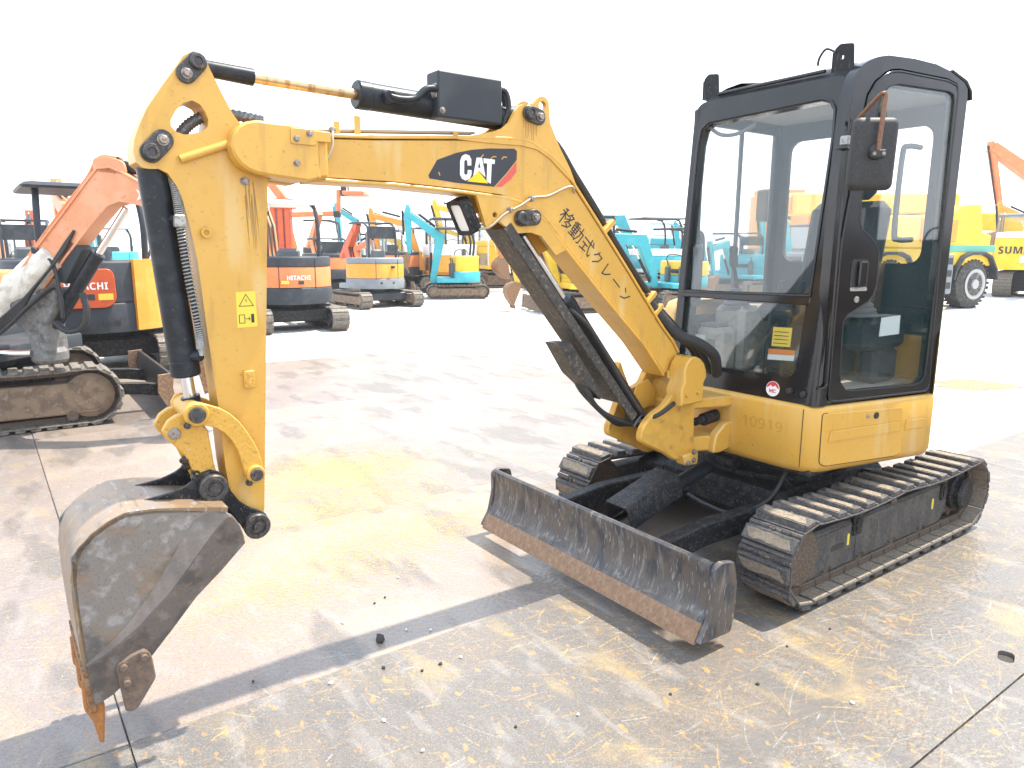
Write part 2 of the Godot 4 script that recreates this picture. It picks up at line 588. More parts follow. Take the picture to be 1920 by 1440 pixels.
	M.blade = mat(layered(1024, L(0.088, 0.079, 0.073), [[L(0.108, 0.083, 0.066), 0.006, 61, 0.4, 0.7, 0.8], [L(0.028, 0.034, 0.046), 0.006, 62, 0.48, 0.72, 0.85, 1, 2], [L(0.22, 0.215, 0.21), 0.018, 63, 0.56, 0.85, 0.6, 1, 5], [L(0.36, 0.35, 0.34), 0.05, 64, 0.70, 0.84, 0.6, 1, 5], [L(0.035, 0.028, 0.022), 0.06, 65, 0.62, 0.80, 0.5, 1, 4]], {seed = 5, count = 2200, angle = 1.57, spread = 0.45, length = 0.05, colors = [L(0.20, 0.17, 0.14), L(0.03, 0.025, 0.022), L(0.14, 0.09, 0.06)], strength = 0.5}), 0.42, 0.2, 1.0, fine, 0.15)
	M.cutting_edge = mat(layered(512, L(0.24, 0.135, 0.075), [[L(0.34, 0.23, 0.14), 0.02, 66, 0.45, 0.75, 0.7], [L(0.13, 0.07, 0.045), 0.05, 67, 0.58, 0.75, 0.7]]), 0.6, 0.1, 2.0, grit, 0.25)
	M.shoe = mat(layered(512, L(0.27, 0.215, 0.15), [[L(0.17, 0.13, 0.095), 0.02, 71, 0.4, 0.7, 0.7], [L(0.035, 0.037, 0.042), 0.03, 72, 0.52, 0.62, 0.85], [L(0.36, 0.32, 0.26), 0.06, 73, 0.62, 0.8, 0.6], [L(0.09, 0.065, 0.045), 0.12, 74, 0.62, 0.75, 0.6]]), 0.62, 0.1, 2.6, grit, 0.3, true)
	M.shoe_dark = mat(layered(512, L(0.055, 0.055, 0.06), [[L(0.13, 0.105, 0.08), 0.02, 171, 0.42, 0.7, 0.75], [L(0.27, 0.24, 0.20), 0.06, 172, 0.62, 0.8, 0.6], [L(0.02, 0.022, 0.027), 0.03, 173, 0.58, 0.72, 0.7]]), 0.5, 0.15, 2.6, grit, 0.25, true)
	M.mud = mat(layered(512, L(0.23, 0.185, 0.135), [[L(0.14, 0.108, 0.076), 0.025, 174, 0.4, 0.7, 0.8], [L(0.27, 0.23, 0.18), 0.05, 175, 0.58, 0.8, 0.7], [L(0.07, 0.06, 0.05), 0.07, 176, 0.62, 0.74, 0.75]]), 0.85, 0.0, 2.6, grit, 0.5, true)
	M.oil = plain(L(0.30, 0.165, 0.045), 0.5)
	M.rust_stain = plain(L(0.25, 0.11, 0.035), 0.65)
	M.chain = mat(layered(256, L(0.085, 0.062, 0.045), [[L(0.17, 0.12, 0.08), 0.05, 75, 0.5, 0.75, 0.8]]), 0.7, 0.1, 4.0, grit, 0.3)
	M.frame = mat(layered(512, L(0.05, 0.049, 0.048), [[L(0.095, 0.085, 0.075), 0.012, 76, 0.4, 0.7, 0.7, 1, 3], [L(0.17, 0.15, 0.125), 0.06, 77, 0.65, 0.85, 0.6], [L(0.022, 0.022, 0.024), 0.03, 78, 0.58, 0.75, 0.6]]), 0.6, 0.0, 1.6, fine, 0.15)
	M.rubber = mat(layered(256, L(0.018, 0.018, 0.019), [[L(0.05, 0.045, 0.04), 0.05, 79, 0.5, 0.8, 0.7]]), 0.6, 0.0, 5.0)
	M.coil = mat(layered(256, L(0.10, 0.10, 0.105), [[L(0.3, 0.29, 0.27), 0.06, 80, 0.5, 0.75, 0.8]]), 0.45, 0.3, 5.0)
	M.grease = mat(layered(256, L(0.016, 0.013, 0.010), [[L(0.12, 0.075, 0.035), 0.06, 81, 0.55, 0.75, 0.8]]), 0.5, 0.0, 6.0, grit, 0.5)
	M.line_pipe = plain(L(0.42, 0.33, 0.22), 0.45, 0.2)
	M.beige = mat(layered(256, L(0.33, 0.31, 0.26), [[L(0.22, 0.20, 0.16), 0.03, 82, 0.5, 0.8, 0.6]]), 0.7, 0.0, 2.0)
	M.seat = mat(layered(256, L(0.03, 0.032, 0.036), [[L(0.055, 0.05, 0.05), 0.06, 83, 0.5, 0.8, 0.6]]), 0.75, 0.0, 3.0, fine, 0.2)
	M.grey_plastic = plain(L(0.10, 0.11, 0.115), 0.6)
	M.lining = plain(L(0.28, 0.30, 0.31), 0.8)
	M.glass = StandardMaterial3D.new()
	M.glass.transparency = BaseMaterial3D.TRANSPARENCY_ALPHA
	M.glass.albedo_color = Color(0.10, 0.32, 0.32, 0.08)
	M.glass.roughness = 0.02
	M.glass.metallic_specular = 0.6
	M.paper = plain(L(0.62, 0.68, 0.66), 0.8)
	M.sticker_yellow = plain(L(0.74, 0.56, 0.06), 0.55)
	M.sticker_orange = plain(L(0.62, 0.20, 0.03), 0.55)
	M.sticker_ink = plain(L(0.03, 0.03, 0.03), 0.6)
	M.sticker_white = plain(L(0.78, 0.78, 0.76), 0.5)
	M.sticker_red = plain(L(0.56, 0.045, 0.05), 0.5)
	M.logo_black = plain(L(0.022, 0.022, 0.03), 0.4)
	M.logo_yellow = plain(L(0.80, 0.55, 0.0), 0.4)
	M.logo_red = plain(L(0.60, 0.09, 0.07), 0.45)
	M.ghost = plain(L(0.49, 0.25, 0.035), 0.5)
	M.seam = plain(L(0.05, 0.03, 0.015), 0.8)
	M.mirror = plain(L(0.85, 0.85, 0.85), 0.03, 1.0)
	M.rust_rod = mat(layered(128, L(0.20, 0.095, 0.05), [[L(0.10, 0.05, 0.03), 0.08, 84, 0.5, 0.75, 0.8]]), 0.6, 0.1, 6.0)
	M.galv = mat(layered(128, L(0.36, 0.36, 0.34), [[L(0.2, 0.18, 0.15), 0.08, 85, 0.5, 0.75, 0.8]]), 0.5, 0.4, 6.0)
	# the other machines
	M.orange = mat(layered(256, L(0.64, 0.185, 0.055), [[L(0.70, 0.26, 0.09), 0.012, 91, 0.4, 0.8, 0.6], [L(0.34, 0.08, 0.02), 0.05, 92, 0.66, 0.85, 0.5]]), 0.42, 0.0, 0.6)
	M.orange_faded = mat(layered(256, L(0.66, 0.27, 0.13), [[L(0.70, 0.36, 0.21), 0.012, 191, 0.4, 0.8, 0.6], [L(0.36, 0.13, 0.06), 0.05, 192, 0.68, 0.86, 0.5]]), 0.5, 0.0, 0.8)
	M.orange_deep = mat(layered(256, L(0.56, 0.085, 0.015), [[L(0.42, 0.06, 0.015), 0.03, 93, 0.5, 0.8, 0.6]]), 0.45, 0.0, 0.6)
	M.amber = mat(layered(256, L(0.68, 0.27, 0.02), [[L(0.7, 0.36, 0.06), 0.012, 94, 0.4, 0.8, 0.6], [L(0.42, 0.17, 0.03), 0.05, 95, 0.68, 0.85, 0.4]]), 0.42, 0.0, 0.6)
	M.teal = mat(layered(256, L(0.035, 0.36, 0.42), [[L(0.07, 0.42, 0.46), 0.012, 96, 0.4, 0.8, 0.6], [L(0.03, 0.22, 0.26), 0.05, 97, 0.7, 0.86, 0.5]]), 0.42, 0.0, 0.6)
	M.pure_yellow = mat(layered(256, L(0.72, 0.46, 0.015), [[L(0.75, 0.52, 0.05), 0.012, 98, 0.4, 0.8, 0.6], [L(0.42, 0.24, 0.03), 0.05, 99, 0.68, 0.86, 0.5]]), 0.42, 0.0, 0.6)
	M.slate = mat(layered(256, L(0.034, 0.039, 0.046), [[L(0.065, 0.068, 0.072), 0.015, 101, 0.4, 0.8, 0.6]]), 0.5, 0.0, 0.7)
	M.slate.metallic_specular = 0.35
	M.slate_light = mat(layered(256, L(0.17, 0.19, 0.205), [[L(0.24, 0.25, 0.255), 0.015, 102, 0.4, 0.8, 0.6]]), 0.5, 0.0, 0.7)
	M.white_paint = mat(layered(256, L(0.72, 0.71, 0.68), [[L(0.55, 0.5, 0.42), 0.02, 103, 0.55, 0.85, 0.5]]), 0.5, 0.0, 0.6)
	M.canvas = mat(layered(256, L(0.62, 0.58, 0.50), [[L(0.40, 0.34, 0.26), 0.02, 104, 0.45, 0.75, 0.7]]), 0.85, 0.0, 1.5, bump(256, 0.02, 105, 5.0), 0.8)
	M.bg_shoe = mat(layered(256, L(0.17, 0.145, 0.115), [[L(0.06, 0.055, 0.05), 0.04, 106, 0.45, 0.65, 0.8], [L(0.28, 0.23, 0.17), 0.05, 107, 0.6, 0.8, 0.7]]), 0.65, 0.05, 1.5, grit, 0.25, true)
	M.bg_frame = mat(layered(256, L(0.20, 0.135, 0.085), [[L(0.11, 0.075, 0.05), 0.025, 108, 0.4, 0.7, 0.8], [L(0.28, 0.21, 0.15), 0.05, 109, 0.6, 0.8, 0.6]]), 0.7, 0.0, 1.0)
	M.tyre = mat(layered(256, L(0.045, 0.043, 0.04), [[L(0.12, 0.11, 0.095), 0.03, 110, 0.45, 0.75, 0.7]]), 0.8, 0.0, 1.0)
	M.rim = plain(L(0.36, 0.36, 0.355), 0.5, 0.3)
	M.dark_glass = plain(L(0.035, 0.05, 0.055), 0.05)
	M.dark_glass.metallic_specular = 0.8
	M.green_stripe = plain(L(0.10, 0.36, 0.26), 0.5)
	M.blue_mark = plain(L(0.03, 0.15, 0.6), 0.5)
	M.cement_grey = plain(L(0.35, 0.37, 0.37), 0.7)
	# ground
	var sc = [L(0.52, 0.27, 0.05), L(0.60, 0.36, 0.08), L(0.34, 0.16, 0.06), L(0.45, 0.42, 0.38)]
	M.plates = []
	M.plates.append(plate_mat(201, L(0.118, 0.108, 0.100), 2600, L(0.142, 0.120, 0.100), grit, 1.0))
	M.plates.append(plate_mat(221, L(0.215, 0.174, 0.150), 1100, L(0.258, 0.212, 0.177), grit, 0.35))
	M.plates.append(plate_mat(241, L(0.185, 0.155, 0.141), 1500, L(0.225, 0.184, 0.163), grit, 0.45))
	M.gravel = mat(layered(1024, L(0.54, 0.52, 0.485), [[L(0.44, 0.41, 0.37), 0.004, 261, 0.45, 0.8, 0.7], [L(0.62, 0.60, 0.57), 0.02, 262, 0.5, 0.8, 0.6], [L(0.22, 0.20, 0.18), 0.13, 263, 0.72, 0.80, 0.75], [L(0.72, 0.71, 0.69), 0.2, 264, 0.66, 0.78, 0.7], [L(0.32, 0.28, 0.23), 0.03, 265, 0.70, 0.84, 0.5]]), 0.9, 0.0, 0.22, bump(512, 0.12, 266, 6.0), 0.6)
	M.soil = mat(layered(256, L(0.30, 0.215, 0.13), [[L(0.20, 0.14, 0.085), 0.06, 271, 0.45, 0.7, 0.8], [L(0.42, 0.34, 0.24), 0.1, 272, 0.6, 0.8, 0.7]]), 0.95, 0.0, 2.0, grit, 0.8)
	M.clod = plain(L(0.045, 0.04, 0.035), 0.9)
	M.pebble = plain(L(0.6, 0.59, 0.56), 0.8)
func plate_mat(sd, base, n, dust, nrm, yk):
	var t = layered(1024, base, [[dust, 0.003, sd, 0.42, 0.70, 0.8], [L(0.32, 0.235, 0.11), 0.006, sd + 1, 0.60, 0.84, 0.45 * yk, 1, 2], [L(0.095, 0.088, 0.083), 0.006, sd + 2, 0.54, 0.78, 0.65, 1, 3], [L(0.25, 0.235, 0.225), 0.02, sd + 3, 0.58, 0.85, 0.35, 1, 3], [L(0.42, 0.22, 0.055), 0.05, sd + 4, 0.72, 0.82, 0.55 * yk, 1, 2], [L(0.07, 0.06, 0.055), 0.22, sd + 5, 0.62, 0.76, 0.5], [L(0.34, 0.31, 0.27), 0.30, sd + 6, 0.64, 0.78, 0.4], [L(0.46, 0.27, 0.07), 0.34, sd + 7, 0.70, 0.80, 0.45]],
		{seed = sd, count = n, angle = 0.15, spread = 0.55, length = 0.06, colors = [L(0.55, 0.29, 0.05), L(0.60, 0.38, 0.09), L(0.36, 0.17, 0.06), L(0.42, 0.39, 0.36), L(0.10, 0.085, 0.075)], strength = 0.5})
	return mat(t, 0.36, 0.0, 0.36, nrm, 0.14)
# ------------------------------------------------------------------ setting
# sand patches in excavator axes: [a, z, spread a, spread z, flecks]
const SAND := [[1.85, 2.55, 0.40, 0.34, 70000], [2.2, 1.75, 0.5, 0.25, 26000], [1.85, 1.15, 0.6, 0.20, 22000], [2.8, 0.9, 0.45, 0.2, 12000]]
func site(a, y, z): return SITE + Vector3(cos(YAW), 0, sin(YAW)) * a + Vector3(-sin(YAW), 0, cos(YAW)) * z + Vector3(0, y, 0)
func structure(o): o.set_meta("kind", "structure")
func setting():
	var st = S()
	quad(st, W(-900, 0, -1500), W(900, 0, -1500), W(900, 0, 300), W(-900, 0, 300), Vector3.UP)
	var g = obj("ground", st, M.gravel, self)
	g.position.y = -0.021
	structure(g)
	var pave := Node3D.new()
	pave.name = "steel_plate_paving"
	add_child(pave)
	pave.position = SITE
	pave.rotation.y = -YAW
	structure(pave)
	# rows of plates lie along the excavator's axis; [z from, a from, a to]
	var w = 1.644
	var len = 6.2
	for k in range(-4, 7):
		var z0 = 0.014 + w * k
		var a = -2.56 if k >= 0 else -8.76
		var a_end = 11.0 if k < 3 else 22.0
		if k >= 5: a = 3.64
		while a < a_end:
			st = S()
			var lift = rng.randf_range(-0.0025, 0.0)
			var gap = 0.0024
			var lo = W(a + gap, -0.02, z0 + gap)
			var hi = W(a + len - gap, lift, z0 + w - gap)
			if k == -1 and a < 0.5 and a + len > 0.52:
				var poly = [V(lo.x, -lo.z), V(hi.x, -lo.z), V(hi.x, -hi.z), V(lo.x, -hi.z)]
				var hole = []
				for p in rrect(-0.050, -0.030, 0.050, 0.030, 0.024, 4): hole.append(V(0.530, 1.535) + p.rotated(0.3))
				prism_holes(st, poly, [hole], lo.y, hi.y, Transform3D(Basis(W(1, 0, 0), W(0, 0, -1), W(0, 1, 0)), Vector3.ZERO))
			else:
				box(st, lo, hi, 0.003)
			var kind = 0
			if k >= 0: kind = 1 if k % 2 == 0 else 2
			if k == 0: kind = 1
			if k == 1: kind = 2
			if a > 3.0 and k >= -1: kind = 2 if k != -1 else 0
			obj("plate", st, M.plates[kind], pave)
			a += len
	# dark box standing in for the shade inside the lifting hole of one plate
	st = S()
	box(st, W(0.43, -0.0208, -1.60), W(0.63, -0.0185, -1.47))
	obj("hole_shade", st, M.clod, pave)
	# countless small stones of the gravel yard
	var mm := MultiMesh.new()
	mm.transform_format = MultiMesh.TRANSFORM_3D
	st = S()
	var pts = [W(1, 0, 0), W(0.3, 0, 0.9), W(-0.8, 0, 0.5), W(-0.7, 0, -0.6), W(0.4, 0, -0.9)]
	for i in 5:
		var p = pts[i]
		var q = pts[(i + 1) % 5]
		var top = W(0.1, 0.75, -0.05)
		ftri(st, p, q, top, (p + q + Vector3.UP * 0.6).normalized())
	mm.mesh = st.commit()
	var xs = []
	while xs.size() < 9000:
		var d = 4.5 + 26.0 * pow(rng.randf(), 1.6)
		var an = rng.randf_range(-0.75, 0.78)
		var p = W(sin(an) * d, -0.021, -cos(an) * d)
		var l = p - SITE
		var a = l.x * cos(YAW) + l.z * sin(YAW)
		var z = -l.x * sin(YAW) + l.z * cos(YAW)
		if z < 0.03 or (a > -2.6 and z < 8.3) or a > 3.5: continue
		var s = rng.randf_range(0.004, 0.013) * (1.0 if rng.randf() < 0.93 else 1.9)
		xs.append(Transform3D(Basis(Vector3.UP, rng.randf() * TAU).scaled(Vector3(s, s * 0.8, s)), p))
	mm.instance_count = xs.size()
	for i in xs.size(): mm.set_instance_transform(i, xs[i])
	# loose yellow sand strewn over the plates: countless flat flecks
	var sn := MultiMesh.new()
	sn.transform_format = MultiMesh.TRANSFORM_3D
	st = S()
	for i in 6: ftri(st, W(0, 0.18, 0), W(cos(TAU * i / 6.0), 0, sin(TAU * i / 6.0)), W(cos(TAU * (i + 1) / 6.0), 0, sin(TAU * (i + 1) / 6.0)), Vector3.UP)
	sn.mesh = st.commit()
	var ss = []
	for q in SAND:
		for k in q[4]:
			var l = V(rng.randfn(0, 1) * q[2], rng.randfn(0, 1) * q[3])
			var clump = 0.5 + 0.5 * sin(l.x * 21.0 + 3.0 * sin(l.y * 9.0)) * sin(l.y * 17.0 + 2.0 * sin(l.x * 11.0))
			if rng.randf() > 0.35 + 0.65 * clump: continue
			var s = rng.randf_range(0.0007, 0.0024)
			ss.append(Transform3D(Basis(Vector3.UP, rng.randf() * TAU).scaled_local(Vector3(s * rng.randf_range(1.0, 2.6), s * 0.5, s)), site(q[0] + l.x, 0.0004, q[1] + l.y)))
	sn.instance_count = ss.size()
	for i in ss.size(): sn.set_instance_transform(i, ss[i])
	var si := MultiMeshInstance3D.new()
	si.name = "yellow_sand"
	si.multimesh = sn
	si.material_override = M.sand
	add_child(si)
	si.set_meta("kind", "stuff")
	tag(si, "loose yellow sand strewn thinly over the steel plates", "sand")
	var mi := MultiMeshInstance3D.new()
	mi.name = "gravel_stones"
	mi.multimesh = mm
	mi.material_override = mat(L(0.30, 0.28, 0.26), 0.9)
	add_child(mi)
	mi.set_meta("kind", "stuff")
	tag(mi, "loose grey stones scattered over the pale gravel yard", "gravel")

func small_things():
	# a heap of brown soil on the gravel behind the cab
	var st = S()
	var rings = []
	for k in 5:
		var ring = []
		for i in 26:
			var t = TAU * i / 26.0
			var n = 1.0 + 0.16 * sin(t * 3 + 1.0) + 0.1 * sin(t * 7 + k) + 0.06 * sin(t * 11 + 2 * k)
			var rr = [1.0, 0.78, 0.55, 0.30, 0.08][k] * n
			ring.append(W(cos(t) * 0.52 * rr, [0.0, 0.018, 0.04, 0.058, 0.066][k] + 0.006 * sin(t * 5 + k * 2), sin(t) * 0.36 * rr))
		rings.append(ring)
	loft(st, rings, false, true)
	var o = obj("soil_heap", soften(st), M.soil, self, W(5.95, -0.02, -9.25))
	tag(o, "low patch of brown soil spilled on the pale gravel beyond the cab", "soil")
	o = lump("dirt_clod", 0.026, M.clod, 5)
	o.position = gpt(-0.571, -2.93, 0.012)
	tag(o, "largest dark dirt clod lying on the steel plates in front of the blade", "clod")
	for q in [[-0.52, -2.72], [-0.36, -2.70], [-0.29, -2.75], [-0.62, -3.33], [-0.66, -3.27], [-1.02, -2.62], [0.62, -2.55], [0.02, -2.35], [0.98, -2.62], [1.45, -3.05], [-1.9, -3.6], [1.2, -2.9]]:
		var c = lump("dirt_crumb", rng.randf_range(0.005, 0.010), M.clod, 3)
		c.position = gpt(q[0], q[1], 0.003)
		tag(c, "small dark dirt crumb lying on the steel plates", "dirt", "dark dirt crumbs on the steel plates")
	for q in [[-0.47, -3.02], [-0.36, -3.02], [-0.59, -3.55], [-0.21, -2.80], [-0.46, -2.38], [-0.71, -2.61], [-0.30, -2.22], [-1.05, -2.10], [-0.77, -3.08], [0.25, -2.42], [1.3, -2.5], [0.7, -3.3]]:
		var c = lump("pebble", rng.randf_range(0.006, 0.010), M.pebble, 4)
		c.position = gpt(q[0], q[1], 0.004)
		tag(c, "small whitish pebble lying on the steel plates", "pebble", "whitish pebbles on the steel plates")
func gpt(x, z, y): return W(x, y, z)
func lump(called, r, m, sd):
	var st = S()
	var rings = []
	for k in 5:
		var ring = []
		for i in 9:
			var t = TAU * i / 9.0
			var ph = PI * (k + 0.35) / 4.7
			var n = 1.0 + 0.22 * sin(t * 2 + sd + k) + 0.15 * sin(t * 3 + k * 2.0)
			ring.append(W(cos(t) * sin(ph) * r * n, -cos(ph) * r * 0.75, sin(t) * sin(ph) * r * n * 0.85))
		rings.append(ring)
	loft(st, rings)
	var o := MeshInstance3D.new()
	o.name = numbered(called)
	o.mesh = st.commit()
	o.material_override = m
	o.rotation.y = rng.randf() * TAU
	add_child(o)
	return o
# ------------------------------------------------------------------ the yellow mini excavator
func main_machine():
	var ex = thing("mini_excavator", "yellow mini excavator with black cab standing on steel plates, bucket hanging low", "excavator", SITE, -YAW)
	for s in [-1, 1]: main_track(ex, s)
	main_blade(ex)
	main_chassis(ex)
	main_body(ex)
	main_cab(ex)
	main_interior(ex)
	main_swing(ex)
	main_boom(ex)
	main_arm(ex)
	main_bucket(ex)
	main_cylinders(ex)
	main_mirror(ex)

func track_path(xf_, xr, yc, R, sag):
	var p = []
	for k in 25: p.append(V(xf_ + sin(PI * k / 24.0) * R, yc - cos(PI * k / 24.0) * R))
	for k in range(1, 24):
		var t = k / 24.0
		var s = -sag * pow(abs(sin(t * PI * 2.0)), 1.2)
		p.append(V(lerp(xf_, xr, t), yc + R + s))
	for k in 25: p.append(V(xr - sin(PI * k / 24.0) * R, yc + cos(PI * k / 24.0) * R))
	for k in range(1, 24): p.append(V(lerp(xr, xf_, k / 24.0), yc - R))
	return p
func along(p, n):
	# n frames evenly spaced along a closed path: [point, tangent]
	var L = 0.0
	var acc = [0.0]
	for i in p.size():
		L += p[i].distance_to(p[(i + 1) % p.size()])
		acc.append(L)
	var out = []
	var j = 0
	for k in n:
		var d = L * (k + 0.35) / n
		while acc[j + 1] < d: j += 1
		var t = (d - acc[j]) / (acc[j + 1] - acc[j])
		var a = p[j]
		var b = p[(j + 1) % p.size()]
		out.append([a.lerp(b, t), (b - a).normalized()])
	return out
func shoe_mesh(pitch, wid, hgt, sd = 0):
	var st = S()
	var h = pitch * 0.5
	var g := RandomNumberGenerator.new()
	g.seed = 40 + sd
	box(st, W(-h * 0.98, -0.009, -wid), W(h * 0.98, 0.0, wid), 0.002)
	# raised pad with sloping flanks, nicked ends
	var pad = [V(-h * 0.72, 0.0), V(-h * 0.60, hgt), V(h * 0.42, hgt), V(h * 0.58, 0.0)]
	prism(st, pad, -wid + 0.003, wid - 0.003, 0.004)
	box(st, W(h * 0.66, -0.002, -wid + 0.002), W(h * 0.92, hgt * 0.35, -wid * 0.22), 0.003)
	box(st, W(h * 0.66, -0.002, wid * 0.22), W(h * 0.92, hgt * 0.35, wid - 0.002), 0.003)
	box(st, W(h * 0.60, -0.002, -wid * 0.10), W(h * 0.95, hgt * 0.45, wid * 0.02), 0.003)
	for s in [-0.55, 0.55]: lathe(st, [[0.0, 0.006], [0.005, 0.006]], W(h * 0.78, hgt * 0.3, wid * s), Vector3.UP, 6)
	st.set_material(M.shoe_dark)
	var mesh = st.commit()
	# caked mud on the pad and in the gap: irregular thin slabs
	st = S()
	var flat = Transform3D(Basis(W(1, 0, 0), W(0, 0, -1), W(0, 1, 0)), Vector3.ZERO)
	for q in [[-0.52, 0.34, hgt], [0.62, 0.94, 0.0]]:
		var rim = []
		var n = 16
		for k in n:
			var u = float(k) / (n / 2.0) if k < n / 2 else 2.0 - float(k) / (n / 2.0)
			var x = h * (q[0] + g.randf_range(0.0, 0.16)) if k < n / 2 else h * (q[1] - g.randf_range(0.0, 0.16))
			rim.append(V(x, lerp(-wid * 0.93, wid * 0.93, clamp(u + g.randf_range(-0.03, 0.03), 0.02, 0.98))))
		prism(st, rim, q[2] - 0.001, q[2] + 0.0025, 0.0, flat)
	box(st, W(-h * 0.9, -0.012, -wid * 0.95), W(h * 0.9, -0.0085, wid * 0.95), 0.001)
	st.set_material(M.mud)
	st.commit(mesh)
	return mesh
func main_track(ex, s):
	var t = group_node("track", ex)
	var zc = s * 0.688
	t.position = W(0, 0, zc)
	var p = track_path(0.845, -0.845, 0.236, 0.200, 0.020)
	var shs = [shoe_mesh(0.1335, 0.142, 0.027, 0), shoe_mesh(0.1335, 0.142, 0.027, 1), shoe_mesh(0.1335, 0.142, 0.027, 2), shoe_mesh(0.1335, 0.142, 0.027, 3)]
	var fr = along(p, 35)
	var shoe_i = 0
	for f in fr:
		shoe_i += 1
		var sh = shs[(shoe_i * 7 + shoe_i / 3) % 4]
		var tx = W(f[1].x, f[1].y, 0)
		var out = W(f[1].y, -f[1].x, 0)
		var o = obj("track_shoe", sh, null, t, Transform3D(Basis(tx, out, tx.cross(out)), W(f[0].x, f[0].y, 0)))
	var st = S()
	for f in fr:
		var tx = W(f[1].x, f[1].y, 0)
		var out = W(f[1].y, -f[1].x, 0)
		var xf = Transform3D(Basis(tx, out, tx.cross(out)), W(f[0].x, f[0].y, 0))
		for q in [-0.045, 0.045]:
			box(st, W(-0.066, -0.052, q - 0.011), W(0.066, -0.010, q + 0.011), 0.004, xf)
		cyl(st, xf * W(0.05, -0.03, -0.06), xf * W(0.05, -0.03, 0.06), 0.012, -1, 8)
	obj("track_chain", st, M.chain, t)
	st = S()
	var o_ = -1.0 if s < 0 else 1.0
	var side = [V(0.80, 0.085), V(0.88, 0.13), V(0.895, 0.20), V(0.865, 0.318), V(0.70, 0.332), V(0.36, 0.332), V(0.30, 0.315), V(0.10, 0.330), V(-0.52, 0.338), V(-0.66, 0.325), V(-0.70, 0.20), V(-0.64, 0.09)]
	prism(st, round_poly(side, 0.03, 3), -0.07 if o_ > 0 else -0.052, 0.052 if o_ > 0 else 0.07, 0.012)
	# cover plate and seam of the tension adjuster
	prism(st, round_poly([V(0.83, 0.12), V(0.80, 0.30), V(0.36, 0.312), V(0.36, 0.10)], 0.015, 2), o_ * 0.051, o_ * 0.057, 0.002)
	prism(st, round_poly([V(0.335, 0.10), V(0.335, 0.318), V(-0.60, 0.325), V(-0.60, 0.10)], 0.015, 2), o_ * 0.051, o_ * 0.056, 0.002)
	obj("track_frame", st, M.frame, t)
	for q in [[0.345, 0.30, 0.045, 0.06], [-0.615, 0.285, 0.035, 0.05]]:
		st = S()
		prism(st, rrect(q[0] - q[2], q[1] - q[3], q[0] + q[2], q[1] + q[3], 0.018), o_ * 0.053, o_ * 0.068, 0.004)
		prism(st, rrect(q[0] - q[2] * 0.55, q[1] - q[3] * 0.6, q[0] + q[2] * 0.55, q[1] + q[3] * 0.6, 0.012), o_ * 0.067, o_ * 0.075, 0.003)
		obj("bracket", st, M.black_dusty, t)
	st = S()
	prism(st, rrect(0.45, 0.20, 0.57, 0.228, 0.006, 2), o_ * 0.0555, o_ * 0.0585)
	obj("adjuster_slot", st, M.rubber, t)
	for q in [0.415, -0.50]:
		st = S()
		prism(st, rrect(q - 0.010, 0.20, q + 0.010, 0.262, 0.004, 2), o_ * 0.0545, o_ * 0.0582)
		obj("marker_sticker", st, M.sticker_yellow, t)
	for q in [0.60, 0.28, -0.05, -0.38]:
		st = S()
		lathe(st, [[0.0, 0.03], [0.01, 0.05], [0.03, 0.05], [0.034, 0.035], [0.066, 0.035], [0.07, 0.05], [0.09, 0.05], [0.10, 0.03]], W(q, 0.10, -0.05), W(0, 0, 1), 18)
		for k in [-0.03, 0.03]: hexbolt(st, W(q + k, 0.115, o_ * 0.056), W(0, 0, o_), 0.008, 0.01)
		obj("roller", st, M.chain, t)
	st = S()
	lathe(st, [[0.0, 0.13], [0.02, 0.15], [0.05, 0.148], [0.055, 0.165], [0.09, 0.165], [0.095, 0.148], [0.125, 0.15], [0.145, 0.13]], W(0.845, 0.236, -0.0725), W(0, 0, 1), 30)
	obj("idler", st, M.chain, t)
	st = S()
	var gear = []
	for k in 42:
		var rr = 0.168 if k % 4 < 2 else 0.142
		gear.append(V(-0.845, 0.236) + V(cos(TAU * k / 42.0), sin(TAU * k / 42.0)) * rr)
	prism(st, gear, -0.02, 0.02, 0.003)
	obj("sprocket", st, M.chain, t)
	st = S()
	lathe(st, [[0.0, 0.11], [0.05, 0.11], [0.06, 0.095], [0.09, 0.095], [0.10, 0.08]], W(-0.845, 0.236, 0.0), W(0, 0, o_), 26)
	for k in 8:
		var a = TAU * k / 8.0
		hexbolt(st, W(-0.845 + cos(a) * 0.08, 0.236 + sin(a) * 0.08, o_ * 0.09), W(0, 0, o_), 0.006, 0.01)
	obj("travel_motor", st, M.black_dusty, t)
	st = S()
	lathe(st, [[0.0, 0.03], [0.01, 0.038], [0.07, 0.038], [0.08, 0.03]], W(-0.05, 0.37, -0.04), W(0, 0, 1), 18)
	box(st, W(-0.08, 0.32, -0.05), W(-0.02, 0.385, -0.042), 0.004)
	obj("carrier_roller", st, M.chain, t)

